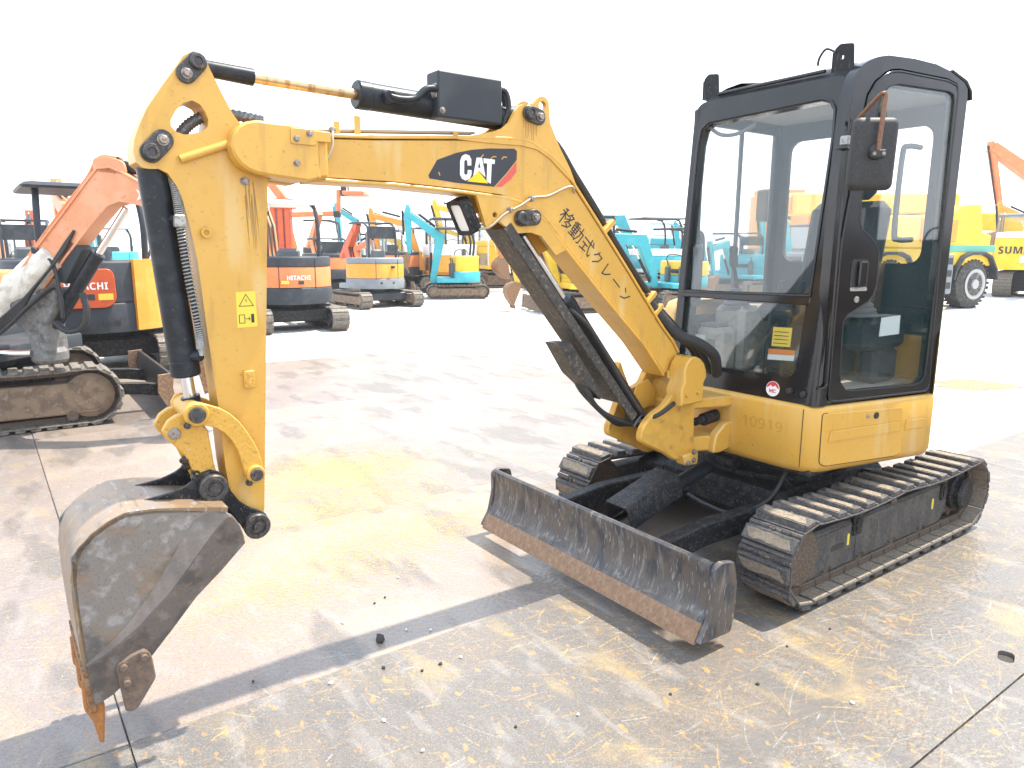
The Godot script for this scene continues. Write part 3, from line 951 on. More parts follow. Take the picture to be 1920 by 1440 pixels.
func main_blade(ex):
	var b = group_node("blade", ex)
	b.position = W(-0.036, -0.028, 0.04)
	var front = [V(1.612, 0.160), V(1.590, 0.195), V(1.574, 0.235), V(1.565, 0.28), V(1.562, 0.33), V(1.566, 0.375), V(1.573, 0.405), V(1.572, 0.418), V(1.560, 0.428), V(1.545, 0.424), V(1.540, 0.410)]
	var back = []
	for i in range(6, -1, -1): back.append(front[i] + V(-0.024, -0.006 if i < 2 else 0.0))
	var st = S()
	prism(st, front + back, -0.802, 0.802, 0.0)
	obj("moldboard", st, M.blade, b)
	st = S()
	prism(st, [V(1.656, 0.082), V(1.628, 0.146), V(1.612, 0.165), V(1.600, 0.160), V(1.640, 0.078)], -0.802, 0.802, 0.002)
	obj("cutting_edge", st, M.cutting_edge, b)
	for s in [-1, 1]:
		st = S()
		prism(st, round_poly([V(1.575, 0.412), V(1.534, 0.430), V(1.445, 0.414), V(1.420, 0.301), V(1.424, 0.180), V(1.443, 0.085), V(1.619, 0.090), V(1.655, 0.092), V(1.600, 0.174), V(1.572, 0.297)], 0.02, 3), s * 0.8022, s * 0.830, 0.004)
		obj("end_plate", st, M.blade, b)
		st = S()
		var x0 = W(1.55, 0.25, s * 0.40)
		var x1 = W(0.45, 0.30, s * 0.33)
		var arm = [V(1.545, 0.19), V(1.545, 0.325), V(1.10, 0.37), V(0.45, 0.36), V(0.45, 0.24), V(1.10, 0.25)]
		prism(st, arm, s * 0.33, s * 0.41, 0.008)
		obj("blade_arm", st, M.black_dusty, b)
	st = S()
	for s in [-1, 1]: prism(st, [V(1.545, 0.20), V(1.545, 0.33), V(1.44, 0.33), V(1.40, 0.28), V(1.43, 0.22)], s * 0.045, s * 0.062, 0.003)
	cyl(st, W(1.45, 0.28, -0.07), W(1.45, 0.28, 0.07), 0.022, -1, 14, 0.003)
	obj("cylinder_lug", st, M.black_dusty, b)
	st = S()
	cyl(st, W(1.44, 0.285, 0), W(1.20, 0.34, 0), 0.02, -1, 14)
	obj("cylinder_rod", st, M.chrome, b)
	st = S()
	cyl(st, W(1.25, 0.328, 0), W(0.62, 0.48, 0), 0.042, -1, 18, 0.004)
	obj("cylinder_barrel", st, M.cylinder, b)
	# bent steel guard over the blade cylinder
	st = S()
	var gx = Transform3D(Basis(W(-0.955, 0.297, 0), W(0.297, 0.955, 0), W(0, 0, -1)), W(1.33, 0.345, 0.0))
	var prof = [V(-0.095, -0.07), V(-0.085, 0.045), V(-0.075, 0.058), V(0.075, 0.058), V(0.085, 0.045), V(0.095, -0.07), V(0.088, -0.07), V(0.078, 0.041), V(0.071, 0.05), V(-0.071, 0.05), V(-0.078, 0.041), V(-0.088, -0.07)]
	prism(st, prof, 0.0, 0.40, 0.0, gx * Transform3D(Basis(W(0, 0, 1), W(0, 1, 0), W(1, 0, 0)), Vector3.ZERO))
	hexbolt(st, gx * W(0.33, 0.0, 0.096), Vector3(0, 0, -1), 0.009, 0.01)
	obj("cylinder_guard", st, M.black_dusty, b)
	st = S()
	tube(st, smooth_path([W(0.90, 0.40, -0.10), W(0.86, 0.36, -0.20), W(0.78, 0.33, -0.32), W(0.62, 0.40, -0.42), W(0.50, 0.56, -0.44)]), 0.012, 8)
	obj("hose", st, M.rubber, b)

func main_chassis(ex):
	var st = S()
	box(st, W(-0.55, 0.22, -0.42), W(0.55, 0.40, 0.42), 0.03)
	for s in [-1, 1]:
		for q in [[0.55, 0.30], [-0.55, -0.30]]:
			prism(st, [V(q[0], 0.18), V(q[0], 0.36), V(q[1], 0.40), V(q[1], 0.20)], s * 0.40, s * 0.62, 0.01)
	lathe(st, [[0.0, 0.42], [0.03, 0.42], [0.05, 0.38], [0.12, 0.38]], W(0, 0.40, 0), Vector3.UP, 32)
	obj("chassis", st, M.black_dusty, ex)
	st = S()
	lathe(st, [[0.0, 0.36], [0.05, 0.36]], W(0, 0.51, 0), Vector3.UP, 32)
	box(st, W(-0.72, 0.545, -0.60), W(0.58, 0.585, 0.60), 0.015)
	cyl(st, W(0.50, 0.50, -0.10), W(0.50, 0.50, 0.02), 0.045, -1, 18, 0.004)
	cyl(st, W(0.45, 0.47, -0.35), W(0.35, 0.38, -0.36), 0.02, -1, 10)
	obj("slew_frame", st, M.black_dusty, ex)

func plan_ring(pts, y):
	var out = []
	for p in pts: out.append(W(p.x, y, p.y))
	return out
func side_xf(): return Transform3D(Basis(W(-0.98277, 0, -0.18485), Vector3.UP, W(0.18485, 0, -0.98277)), W(0.56, 0, -0.605))
func front_xf(): return Transform3D(Basis(W(0, 0, -1), W(-0.0748, 0.9972, 0), W(0.9972, 0.0748, 0)), W(0.58, 0.925, 0))
func main_body(ex):
	var b = group_node("body", ex)
	var plan = [V(0.600, 0.06), V(0.616, -0.05), V(0.618, -0.45), V(0.600, -0.565), V(0.555, -0.618), V(0.48, -0.638), V(0.10, -0.708), V(-0.283, -0.780)]
	for k in range(1, 24):
		var t = lerp(-1.918, -TAU + 1.918, k / 24.0)
		plan.append(V(cos(t), sin(t)) * 0.83)
	plan += [V(-0.283, 0.780), V(0.10, 0.72), V(0.38, 0.66), V(0.52, 0.56), V(0.58, 0.40), V(0.590, 0.16)]
	var st = S()
	loft(st, [plan_ring(inset(plan, 0.05), 0.560), plan_ring(inset(plan, 0.018), 0.578), plan_ring(plan, 0.612), plan_ring(plan, 0.895), plan_ring(inset(plan, 0.006), 0.912), plan_ring(inset(plan, 0.02), 0.921)])
	obj("base_panel", soften(st), M.yellow, b)
	# rear and right-hand hood
	var hood = []
	for k in 25:
		var t = lerp(-1.918, -TAU + 1.918, k / 24.0)
		hood.append(V(cos(t), sin(t)) * 0.825)
	hood += [V(0.10, 0.70), V(0.36, 0.64), V(0.47, 0.55), V(0.50, 0.42), V(0.47, 0.385), V(-0.34, 0.385), V(-0.345, -0.70)]
	st = S()
	loft(st, [plan_ring(hood, 0.918), plan_ring(hood, 1.22), plan_ring(inset(hood, 0.012), 1.31), plan_ring(inset(hood, 0.04), 1.365), plan_ring(inset(hood, 0.085), 1.385)])
	obj("hood", soften(st), M.yellow, b)
	# seam between front cover and side cover
	st = S()
	box(st, W(0.6045, 0.60, -0.5565), W(0.6065, 0.905, -0.5535))
	obj("seam", st, M.seam, b)
	# access panel in the left side, with its pressed band
	var X = side_xf()
	var outl = round_poly([V(0.016, 0.889), V(0.612, 0.872), V(0.637, 0.615), V(0.60, 0.598), V(0.06, 0.606), V(0.019, 0.625)], 0.02, 3)
	st = S()
	prism(st, outl, 0.008, 0.0155, 0.0, X)
	var gs = obj("panel_gap", st, M.seam, b)
	st = S()
	prism(st, inset(outl, 0.0035), 0.008, 0.020, 0.003, X)
	var pn = obj("access_panel", st, M.yellow, b)
	st = S()
	prism(st, [V(0.075, 0.795), V(0.60, 0.797), V(0.60, 0.735), V(0.065, 0.733)], 0.0185, 0.0255, 0.0065, X)
	prism(st, [V(0.645, 0.797), V(0.80, 0.797), V(0.80, 0.737), V(0.645, 0.735)], 0.012, 0.0205, 0.0065, X)
	obj("pressed_band", st, M.yellow, b)
	st = S()
	lathe(st, [[0.0, 0.013], [0.004, 0.013], [0.005, 0.008]], X * W(0.345, 0.845, 0.019), X.basis.z, 16)
	obj("lock", st, M.galv, pn)
	st = S()
	lathe(st, [[0.0, 0.018], [0.005, 0.018], [0.006, 0.013]], X * W(0.405, 0.843, 0.019), X.basis.z, 18)
	obj("key_socket", st, M.rubber, pn)
	# worn stencilled number on the front cover
	var tm = text_mesh("10919", 0.095, 0.0008, false)
	var o = obj("stencil_number", tm, M.ghost, b, Transform3D(Basis(W(0, 0, -1), Vector3.UP, W(1, 0, 0)).scaled_local(Vector3(0.98, 0.80, 1.0)), W(0.6182, 0.788, -0.328)))
	st = S()
	lathe(st, [[0.0, 0.0035], [0.0012, 0.003]], W(0.618, 0.66, -0.28), Vector3.RIGHT, 10)
	obj("paint_chip", st, M.seam, b)

func main_cab(ex):
	var c = group_node("cab", ex)
	var X = side_xf()
	var F = front_xf()
	# side frame round the door opening
	var door = [V(0.049, 0.971), V(0.060, 0.940), V(0.110, 0.925), V(0.800, 0.925), V(0.835, 0.945), V(0.840, 0.975), V(0.812, 1.725), V(0.812, 2.48), V(0.790, 2.525), V(0.710, 2.543), V(0.359, 2.552), V(0.300, 2.545), V(0.258, 2.528), V(0.190, 2.482), V(0.144, 2.416), V(0.122, 2.297), V(0.045, 1.725)]
	var outer = [V(0.0, 0.922), V(0.004, 1.40), V(0.008, 2.023), V(0.023, 2.359), V(0.040, 2.44), V(0.066, 2.503), V(0.105, 2.545), V(0.147, 2.569), V(0.205, 2.59), V(0.270, 2.603), V(0.45, 2.607), V(0.616, 2.599), V(0.74, 2.575), V(0.831, 2.544), V(0.872, 2.515), V(0.880, 2.46), V(0.868, 0.922)]
	var st = S()
	prism_holes(st, outer, [door], -0.055, 0.0, X)
	obj("side_frame", st, M.black, c)
	# door
	var dn = group_node("door", c)
	var glass = [V(0.127, 1.081), V(0.135, 1.037), V(0.178, 0.992), V(0.241, 0.984), V(0.703, 0.979), V(0.758, 0.992), V(0.784, 1.022), V(0.790, 1.642), V(0.776, 2.442), V(0.763, 2.471), V(0.724, 2.483), V(0.357, 2.484), V(0.288, 2.464), V(0.245, 2.424), V(0.225, 2.350), V(0.170, 1.945), V(0.165, 1.840), V(0.194, 1.790), V(0.265, 1.751), V(0.312, 1.712), V(0.327, 1.673), V(0.331, 1.527), V(0.315, 1.474), V(0.280, 1.438), V(0.147, 1.379), V(0.117, 1.343)]
	st = S()
	var din = inset(door, 0.008)
	prism_holes(st, din, [glass], -0.04, 0.004, X)
	# rolled lip round the door edge
	var lip = []
	for p in inset(door, 0.014): lip.append(X * W(p.x, p.y, 0.002))
	lip.append(lip[0])
	tube(st, lip, 0.0065, 6, false)
	obj("door_frame", st, M.black, dn)
	st = S()
	prism(st, inset(glass, -0.004), -0.008, -0.003, 0.0, X)
	obj("pane", st, M.glass, dn)
	st = S()
	var gl = []
	for p in inset(glass, 0.001): gl.append(X * W(p.x, p.y, 0.003))
	gl.append(gl[0])
	tube(st, gl, 0.004, 6, false)
	obj("seal", st, M.rubber, dn)
	st = S()
	prism(st, rrect(0.140, 1.500, 0.262, 1.648, 0.02), 0.003, 0.006, 0.0, X)
	obj("handle_recess", st, M.rubber, dn)
	st = S()
	prism(st, rrect(0.178, 1.515, 0.232, 1.640, 0.012), 0.006, 0.028, 0.006, X)
	obj("handle", st, M.black, dn)
	st = S()
	prism(st, rrect(0.140, 1.493, 0.262, 1.512, 0.009), 0.005, 0.010, 0.002, X)
	obj("handle_lip", st, M.galv, dn)
	st = S()
	lathe(st, [[0.0, 0.016], [0.006, 0.016], [0.008, 0.010]], X * W(0.195, 1.452, 0.003), X.basis.z, 18)
	obj("lock", st, M.galv, dn)
	st = S()
	prism(st, [V(0.405, 1.255), V(0.555, 1.262), V(0.552, 1.360), V(0.410, 1.352)], -0.0105, -0.0085, 0.0, X)
	obj("paper_sheet", st, M.paper, dn)
	# grab bar seen through the door
	st = S()
	tube(st, smooth_path([X * W(0.70, 2.22, -0.10), X * W(0.60, 2.22, -0.10), X * W(0.565, 2.17, -0.10), X * W(0.560, 1.80, -0.10), X * W(0.59, 1.75, -0.10), X * W(0.70, 1.75, -0.10)], 5), 0.014, 8)
	obj("grab_bar", st, M.grey_plastic, c)
	# front frame with two panes
	var fo = round_poly([V(-0.355, -0.005), V(-0.358, 1.594), V(0.560, 1.594), V(0.600, 1.30), V(0.602, -0.005)], [0.01, 0.09, 0.06, 0.02, 0.01], 5)
	var up = [V(-0.303, 0.535), V(-0.302, 1.362), V(-0.285, 1.438), V(-0.245, 1.466), V(0.435, 1.487), V(0.478, 1.473), V(0.502, 1.437), V(0.509, 1.337), V(0.490, 0.555)]
	var lo = [V(-0.303, 0.497), V(0.482, 0.505), V(0.472, 0.165), V(0.454, 0.135), V(0.420, 0.118), V(-0.25, 0.118), V(-0.30, 0.16)]
	st = S()
	prism_holes(st, fo, [up, lo], -0.06, 0.0, F)
	# outer raised beading of the windscreen frame
	for ring in [inset(up, -0.012)]:
		var pts = []
		for p in ring: pts.append(F * W(p.x, p.y, 0.001))
		pts.append(pts[0])
		tube(st, pts, 0.008, 6, false)
	obj("front_frame", st, M.black, c)
	st = S()
	prism(st, inset(up, -0.005), -0.030, -0.025, 0.0, F)
	obj("windscreen", st, M.glass, c)
	st = S()
	prism(st, inset(lo, -0.005), -0.030, -0.025, 0.0, F)
	obj("lower_pane", st, M.glass, c)
	st = S()
	prism(st, rrect(-0.33, 0.495, 0.505, 0.540, 0.01, 2), -0.02, 0.006, 0.005, F)
	obj("window_bar", st, M.black, c)
	# rounded front-left post, set between windscreen and door
	st = S()
	var post = []
	for k in 9:
		var y = [0.922, 1.2, 1.6, 2.0, 2.25, 2.36, 2.45, 2.52, 2.57][k]
		var fa = 0.58 - 0.075 * (y - 0.925) - [0, 0, 0, 0, 0, 0.004, 0.02, 0.06, 0.12][k]
		var ring = []
		for p in round_poly([V(fa + 0.008, -0.545), V(fa + 0.004, -0.607), V(fa - 0.055, -0.622), V(fa - 0.055, -0.56)], [0.004, 0.03, 0.004, 0.004], 4): ring.append(W(p.x, y, p.y))
		post.append(ring)
	loft(st, post)
	obj("corner_post", soften(st), M.black, c)
	# round sticker and buffers below the windscreen
	var sk = group_node("round_sticker", c)
	st = S()
	prism(st, circle(V(0.352, 0.050), 0.040, 26), 0.0005, 0.0022, 0.0, F)
	obj("disc", st, M.sticker_white, c).name = "sticker_disc"
	sk.queue_free()
	st = S()
	var half = []
	for k in 15: half.append(V(0.352, 0.052) + V(cos(PI * k / 14.0), sin(PI * k / 14.0)) * 0.036)
	half.append(V(0.326, 0.058))
	half.append(V(0.338, 0.070))
	half.append(V(0.352, 0.060))
	half.append(V(0.366, 0.070))
	half.append(V(0.378, 0.058))
	prism(st, half, 0.0022, 0.0034, 0.0, F)
	obj("sticker_print", st, M.sticker_red, c)
	st = S()
	bars(st, [[V(0.335, 0.030), V(0.335, 0.048), V(0.343, 0.034), V(0.351, 0.048), V(0.351, 0.030)], [V(0.372, 0.032), V(0.358, 0.032), V(0.358, 0.046), V(0.372, 0.046)]], 0.004, 0.0022, 0.0034, F)
	obj("sticker_letters", st, M.sticker_red, c)
	st = S()
	for q in [[0.455, 0.055, 0.016], [0.535, 0.050, 0.016]]:
		lathe(st, [[0.0, q[2]], [0.018, q[2]], [0.024, q[2] * 0.7]], F * W(q[0], q[1], 0.0), F.basis.z, 14)
	obj("buffer", st, M.rubber, c)
	# door stay rod hanging beside the corner post
	st = S()
	tube(st, smooth_path([X * W(0.03, 2.40, 0.018), X * W(0.020, 1.9, 0.02), X * W(0.022, 1.1, 0.02), X * W(0.025, 1.045, 0.02), X * W(0.0, 1.02, 0.02), X * W(-0.035, 1.02, 0.014)], 5), 0.007, 8)
	obj("edge_rod", st, M.black, c)
	# roof shell
	var plan = round_poly([V(0.455, -0.545), V(0.40, -0.632), V(-0.30, -0.765), V(-0.40, -0.70), V(-0.40, 0.28), V(-0.34, 0.36), V(0.40, 0.36), V(0.455, 0.30)], 0.05, 4)
	st = S()
	var rings = []
	for q in [[2.475, 0.02, 0.0], [2.50, 0.0, 0.0], [2.535, 0.02, 0.0], [2.565, 0.06, 0.0], [2.59, 0.13, 0.0], [2.603, 0.22, 0.0]]:
		rings.append(plan_ring(inset(plan, q[1]), q[0]))
	loft(st, rings, true, true)
	obj("roof", soften(st), M.black_roof, c)
	st = S()
	prism(st, [V(0.41, -0.52), V(0.38, -0.585), V(-0.29, -0.715), V(-0.37, -0.66), V(-0.37, 0.27), V(-0.32, 0.325), V(0.39, 0.325), V(0.41, 0.29)], -2.474, -2.462, 0.0, Transform3D(Basis(W(1, 0, 0), W(0, 0, 1), W(0, -1, 0)), Vector3.ZERO))
	obj("roof_lining", st, M.lining, c)
	# thin drip rail over the windscreen and rear visor lip
	st = S()
	tube(st, [W(0.435, 2.555, -0.42), W(0.435, 2.548, 0.22)], 0.010, 6)
	obj("drip_rail", st, M.black, c)
	st = S()
	prism(st, [V(0.74, 2.585), V(0.86, 2.545), V(0.905, 2.500), V(0.915, 2.455), V(0.905, 2.455), V(0.893, 2.495), V(0.85, 2.535), V(0.74, 2.575)], -0.30, 0.004, 0.0, X)
	obj("rear_visor", st, M.black_roof, c)
	for q in [[-0.50, 0.0], [0.29, 0.0]]:
		var bk = group_node("lamp_bracket", c)
		st = S()
		prism_holes(st, round_poly([V(-0.05, 0.0), V(-0.05, 0.11), V(-0.02, 0.135), V(0.05, 0.125), V(0.06, 0.0)], 0.012, 3), [circle(V(-0.005, 0.07), 0.010, 10)], -0.003, 0.003, Transform3D(Basis(W(0, 0, -1), Vector3.UP, W(1, 0, 0)), W(0.42, 2.535, q[0])))
		box(st, W(0.34, 2.535, q[0] + 0.052), W(0.423, 2.635, q[0] + 0.057), 0.001)
		obj("plate", st, M.black_roof, bk)
	st = S()
	tube(st, smooth_path([W(0.425, 2.635, -0.46), W(0.44, 2.655, -0.42), W(0.445, 2.62, -0.39), W(0.44, 2.585, -0.38)], 5), 0.006, 6)
	obj("lamp_wire", st, M.rubber, c)
	# right side and rear: posts, rails, panes
	st = S()
	box(st, W(0.40, 0.92, 0.325), W(0.475, 2.48, 0.36), 0.008)
	box(st, W(-0.36, 0.92, 0.325), W(-0.28, 2.48, 0.36), 0.008)
	box(st, W(-0.28, 0.92, 0.33), W(0.40, 1.30, 0.355), 0.004)
	box(st, W(-0.28, 2.40, 0.33), W(0.40, 2.48, 0.355), 0.004)
	obj("right_frame", st, M.black, c)
	st = S()
	box(st, W(-0.28, 1.30, 0.340), W(0.40, 2.40, 0.345))
	obj("right_pane", st, M.glass, c)
	st = S()
	box(st, W(0.035, 1.30, 0.332), W(0.060, 2.40, 0.352), 0.003)
	obj("window_divider", st, M.grey_plastic, c)
	st = S()
	prism_holes(st, [V(-0.36, 0.92), V(-0.36, 2.48), V(0.735, 2.48), V(0.735, 0.92)], [rrect(-0.27, 1.62, 0.60, 2.36, 0.07)], -0.03, 0.0, Transform3D(Basis(W(0, 0, -1), Vector3.UP, W(1, 0, 0)), W(-0.345, 0, 0)))
	obj("rear_wall", st, M.seat, c)
	st = S()
	box(st, W(-0.362, 1.63, -0.59), W(-0.358, 2.35, 0.26))
	obj("rear_pane", st, M.glass, c)
	st = S()
	box(st, W(-0.34, 0.923, -0.60), W(0.52, 0.965, 0.325), 0.004)
	obj("floor", st, M.beige, c)
	# stickers on the lower pane
	st = S()
	prism(st, [V(0.29, 0.27), V(0.40, 0.275), V(0.40, 0.375), V(0.29, 0.37)], -0.036, -0.034, 0.0, F)
	obj("yellow_sticker", st, M.sticker_yellow, c)
	st = S()
	prism(st, [V(0.275, 0.225), V(0.43, 0.235), V(0.43, 0.262), V(0.275, 0.254)], -0.036, -0.034, 0.0, F)
	obj("orange_sticker", st, M.sticker_orange, c)
	st = S()
	for k in 4: prism(st, [V(0.30, 0.285 + k * 0.02), V(0.385, 0.288 + k * 0.02), V(0.385, 0.292 + k * 0.02), V(0.30, 0.289 + k * 0.02)], -0.0335, -0.0325, 0.0, F)
	obj("sticker_lines", st, M.sticker_ink, c)
	st = S()
	prism(st, [V(0.275, 0.196), V(0.43, 0.206), V(0.43, 0.234), V(0.275, 0.224)], -0.036, -0.034, 0.0, F)
	obj("white_sticker", st, M.paper, c)

func main_interior(ex):
	var s = group_node("seat", ex)
	var st = S()
	box(st, W(-0.25, 1.28, -0.42), W(0.22, 1.40, 0.06), 0.05)
	obj("cushion", soften(st), M.seat, s)
	st = S()
	box(st, W(-0.06, 0.0, -0.24), W(0.06, 0.62, 0.24), 0.05, Transform3D(Basis(W(0, 0, 1), 0.18), W(-0.22, 1.36, -0.18)))
	obj("backrest", soften(st), M.seat, s)
	st = S()
	box(st, W(-0.05, 0.0, -0.13), W(0.05, 0.22, 0.13), 0.045, Transform3D(Basis(W(0, 0, 1), 0.12), W(-0.31, 1.98, -0.20)))
	obj("headrest", soften(st), M.seat, s)
	st = S()
	box(st, W(-0.22, 0.965, -0.36), W(0.16, 1.28, 0.0), 0.02)
	obj("seat_base", st, M.seat, s)
	var k = group_node("right_console", ex)
	st = S()
	box(st, W(-0.28, 0.965, 0.10), W(0.26, 1.36, 0.318), 0.03)
	box(st, W(0.26, 0.965, 0.12), W(0.42, 1.24, 0.318), 0.03)
	obj("housing", st, M.beige, k)
	st = S()
	box(st, W(0.30, 1.235, 0.16), W(0.40, 1.26, 0.30), 0.008)
	box(st, W(0.421, 1.02, 0.16), W(0.425, 1.17, 0.22))
	obj("air_vent", st, M.grey_plastic, k)
	st = S()
	box(st, W(0.4215, 1.03, 0.235), W(0.4235, 1.19, 0.305))
	obj("paper_notice", st, M.paper, k)
	var kl = group_node("left_console", ex)
	st = S()
	box(st, W(-0.28, 1.16, -0.60), W(0.14, 1.34, -0.46), 0.03)
	box(st, W(-0.26, 0.965, -0.58), W(-0.02, 1.17, -0.47), 0.03)
	obj("housing", st, M.seat, kl)
	for q in [[0.19, 0.20], [0.08, -0.52]]:
		var lv = group_node("control_lever", ex)
		st = S()
		var rows = []
		for i in 9:
			rows.append([i * 0.014, lerp(0.085, 0.028, i / 8.0) + (0.006 if i % 2 == 0 else -0.004)])
		lathe(st, rows, W(q[0], 1.352, q[1]), W(0.1, 1, 0).normalized(), 16)
		obj("boot", st, M.grey_plastic, lv)
		st = S()
		tube(st, smooth_path([W(q[0], 1.45, q[1]), W(q[0] + 0.03, 1.55, q[1]), W(q[0] + 0.06, 1.60, q[1] - 0.005)], 4), 0.012, 8)
		obj("stem", st, M.rubber, lv)
		st = S()
		lathe(st, [[0.0, 0.018], [0.03, 0.026], [0.08, 0.024], [0.11, 0.028], [0.125, 0.018]], W(q[0] + 0.055, 1.59, q[1] - 0.005), W(0.15, 1, -0.05).normalized(), 14)
		obj("grip", st, M.seat, lv)
	for q in [-0.28, -0.16]:
		var tl = group_node("travel_lever", ex)
		st = S()
		tube(st, smooth_path([W(0.40, 0.97, q), W(0.40, 1.15, q), W(0.34, 1.38, q), W(0.33, 1.46, q - 0.03)], 5), 0.011, 8)
		obj("rod", st, M.rubber, tl)
		st = S()
		lathe(st, [[0.0, 0.016], [0.02, 0.02], [0.08, 0.018]], W(0.33, 1.45, q - 0.03), W(-0.05, 1, -0.1).normalized(), 12)
		obj("knob", st, M.seat, tl)
		st = S()
		box(st, W(0.40, 0.98, q - 0.045), W(0.52, 0.995, q + 0.045), 0.004, Transform3D(Basis(W(0, 0, 1), 0.35), W(0.13, -0.07, 0)))
		obj("pedal", st, M.rubber, tl)
	# black lever and cup on the right-hand front post
	st = S()
	box(st, W(0.455, 1.36, 0.24), W(0.50, 1.72, 0.31), 0.02)
	obj("monitor_panel", soften(st), M.grey_plastic, ex)
	st = S()
	tube(st, smooth_path([W(0.44, 2.38, 0.27), W(0.43, 2.33, 0.20), W(0.42, 2.32, 0.10), W(0.41, 2.36, -0.02)], 5), 0.011, 7)
	obj("interior_cable", st, M.grey_plastic, ex)

func main_swing(ex):
	var sw = group_node("swing_post", ex)
	var st = S()
	# cast body between the boom foot and the swing pins, cheeks left and right of a hollow
	var cheek = [V(1.222, 1.120), V(1.270, 0.985), V(1.225, 0.905), V(1.262, 0.825), V(1.295, 0.763), V(1.285, 0.725), V(1.10, 0.640), V(0.998, 0.585), V(0.860, 0.590), V(0.858, 0.700), V(0.862, 0.830), V(0.850, 0.930), V(0.858, 1.040), V(0.93, 1.10), V(1.00, 1.08), V(1.06, 0.98), V(1.14, 0.96), V(1.19, 1.05)]
	prism(st, round_poly(cheek, 0.02, 2), 0.128, 0.170, 0.002)
	var cheek2 = [V(1.10, 0.90), V(1.20, 0.86), V(1.262, 0.80), V(1.275, 0.735), V(1.09, 0.645), V(0.998, 0.585), V(0.860, 0.590), V(0.858, 0.700), V(0.862, 0.830), V(0.850, 0.930), V(0.93, 1.02), V(1.02, 0.98)]
	prism(st, round_poly(cheek2, 0.035, 3), -0.082, -0.040, 0.008)
	prism(st, round_poly([V(1.03, 0.62), V(1.05, 0.70), V(0.99, 0.84), V(0.97, 1.0), V(0.87, 1.0), V(0.87, 0.60)], 0.02, 2), -0.05, 0.14, 0.01)
	lathe(st, [[0.0, 0.085], [0.03, 0.095], [0.10, 0.095], [0.13, 0.08]], W(0.90, 0.70, 0.045), Vector3.UP, 24)
	obj("casting", st, M.yellow_grease, sw)
	# hexagonal cover plate in the hollow
	st = S()
	prism(st, [V(1.135, 0.985), V(1.05, 1.01), V(0.98, 0.95), V(0.99, 0.86), V(1.10, 0.845), V(1.165, 0.90)], 0.09, 0.10, 0.004)
	obj("cover_plate", st, M.yellow, sw)
	# rounded cap over the boom foot pin
	st = S()
	var cp = [V(1.046, 0.902), V(1.050, 0.985), V(1.030, 1.020), V(1.034, 1.080), V(1.018, 1.122), V(0.988, 1.148), V(0.950, 1.150), V(0.912, 1.136), V(0.880, 1.108), V(0.862, 1.070), V(0.858, 1.035), V(0.878, 1.005), V(0.880, 0.905)]
	prism(st, cp, -0.145, -0.035, 0.007)
	obj("pin_cap", st, M.yellow, sw)
	st = S()
	for q in [V(1.012, 0.958), V(0.925, 0.962)]: hexbolt(st, W(q.x, q.y, -0.145), W(0, 0, -1), 0.011, 0.012)
	obj("cap_bolts", st, M.yellow_worn, sw)
	# arms of the main frame that carry the swing pins
	var fm = group_node("swing_bracket", ex)
	for q in [[0.845, 0.905], [0.605, 0.690]]:
		st = S()
		var arm = []
		for k in 13:
			var t = lerp(-1.7, 1.7, k / 12.0)
			arm.append(V(0.905, 0.045) + V(cos(t), sin(t)) * 0.10)
		arm += [V(0.56, 0.20), V(0.54, 0.16), V(0.54, -0.12), V(0.60, -0.135), V(0.68, -0.12)]
		prism(st, arm, -q[1], -q[0], 0.01, Transform3D(Basis(W(1, 0, 0), W(0, 0, 1), W(0, -1, 0)), Vector3.ZERO))
		obj("bracket_arm", st, M.yellow, fm)
	st = S()
	prism(st, round_poly([V(0.62, 0.61), V(0.69, 0.595), V(0.76, 0.60), V(0.74, 0.70), V(0.66, 0.76), V(0.60, 0.76)], 0.02, 3), -0.135, -0.085, 0.008)
	obj("stop_lug", st, M.yellow, fm)
	st = S()
	prism(st, round_poly([V(0.86, 0.555), V(0.96, 0.56), V(0.98, 0.62), V(0.86, 0.63)], 0.015, 3), -0.12, -0.05, 0.008)
	obj("pin_lug", st, M.yellow, fm)
	st = S()
	cyl(st, W(0.905, 0.59, 0.045), W(0.905, 0.93, 0.045), 0.035, -1, 18, 0.004)
	obj("swing_pin", st, M.bolt, fm)
	st = S()
	cyl(st, W(0.60, 0.775, -0.02), W(0.76, 0.775, -0.055), 0.035, -1, 16, 0.004)
	cyl(st, W(0.74, 0.775, -0.05), W(0.84, 0.775, -0.065), 0.022, -1, 14)
	obj("swing_cylinder", st, M.black_dusty, fm)
	st = S()
	for q in [V(0.90, 0.585), V(0.945, 0.575), V(0.90, 0.63)]: hexbolt(st, W(q.x, q.y, -0.118), W(0, 0, -1), 0.012, 0.014)
	obj("lug_bolts", st, M.bolt, fm)
	# hoses between body and boom foot
	st = S()
	for q in [0.0, 0.025, 0.05]:
		tube(st, smooth_path([W(1.5676, 1.0601 - q * 0.2, 0.03 + q), W(1.5562, 1.0061, q), W(1.5165 - q, 0.9427 - q * 0.4, q), W(1.4328 - q, 0.8801 - q * 0.5, q), W(1.30, 0.825 - q * 0.4, q), W(1.17, 0.79, 0.02 + q), W(1.02, 0.80, 0.05)], 6), 0.013, 8)
	tube(st, smooth_path([W(1.24, 0.815, -0.02), W(1.16, 0.86, -0.09), W(1.08, 0.895, -0.10), W(1.03, 0.915, -0.09)], 6), 0.011, 8)
	for k in 9: tube(st, smooth_path([W(1.27 - k * 0.012, 0.80 + 0.012 * sin(k * 2.0), -0.03 + 0.012 * k), W(1.20 - k * 0.01, 0.83 + 0.02 * cos(k * 3.0), -0.02 + 0.012 * k), W(1.10, 0.80 + 0.015 * sin(k * 1.3), 0.0 + 0.01 * k)], 4), 0.007, 6)
	obj("hose_bundle", st, M.rubber, sw)

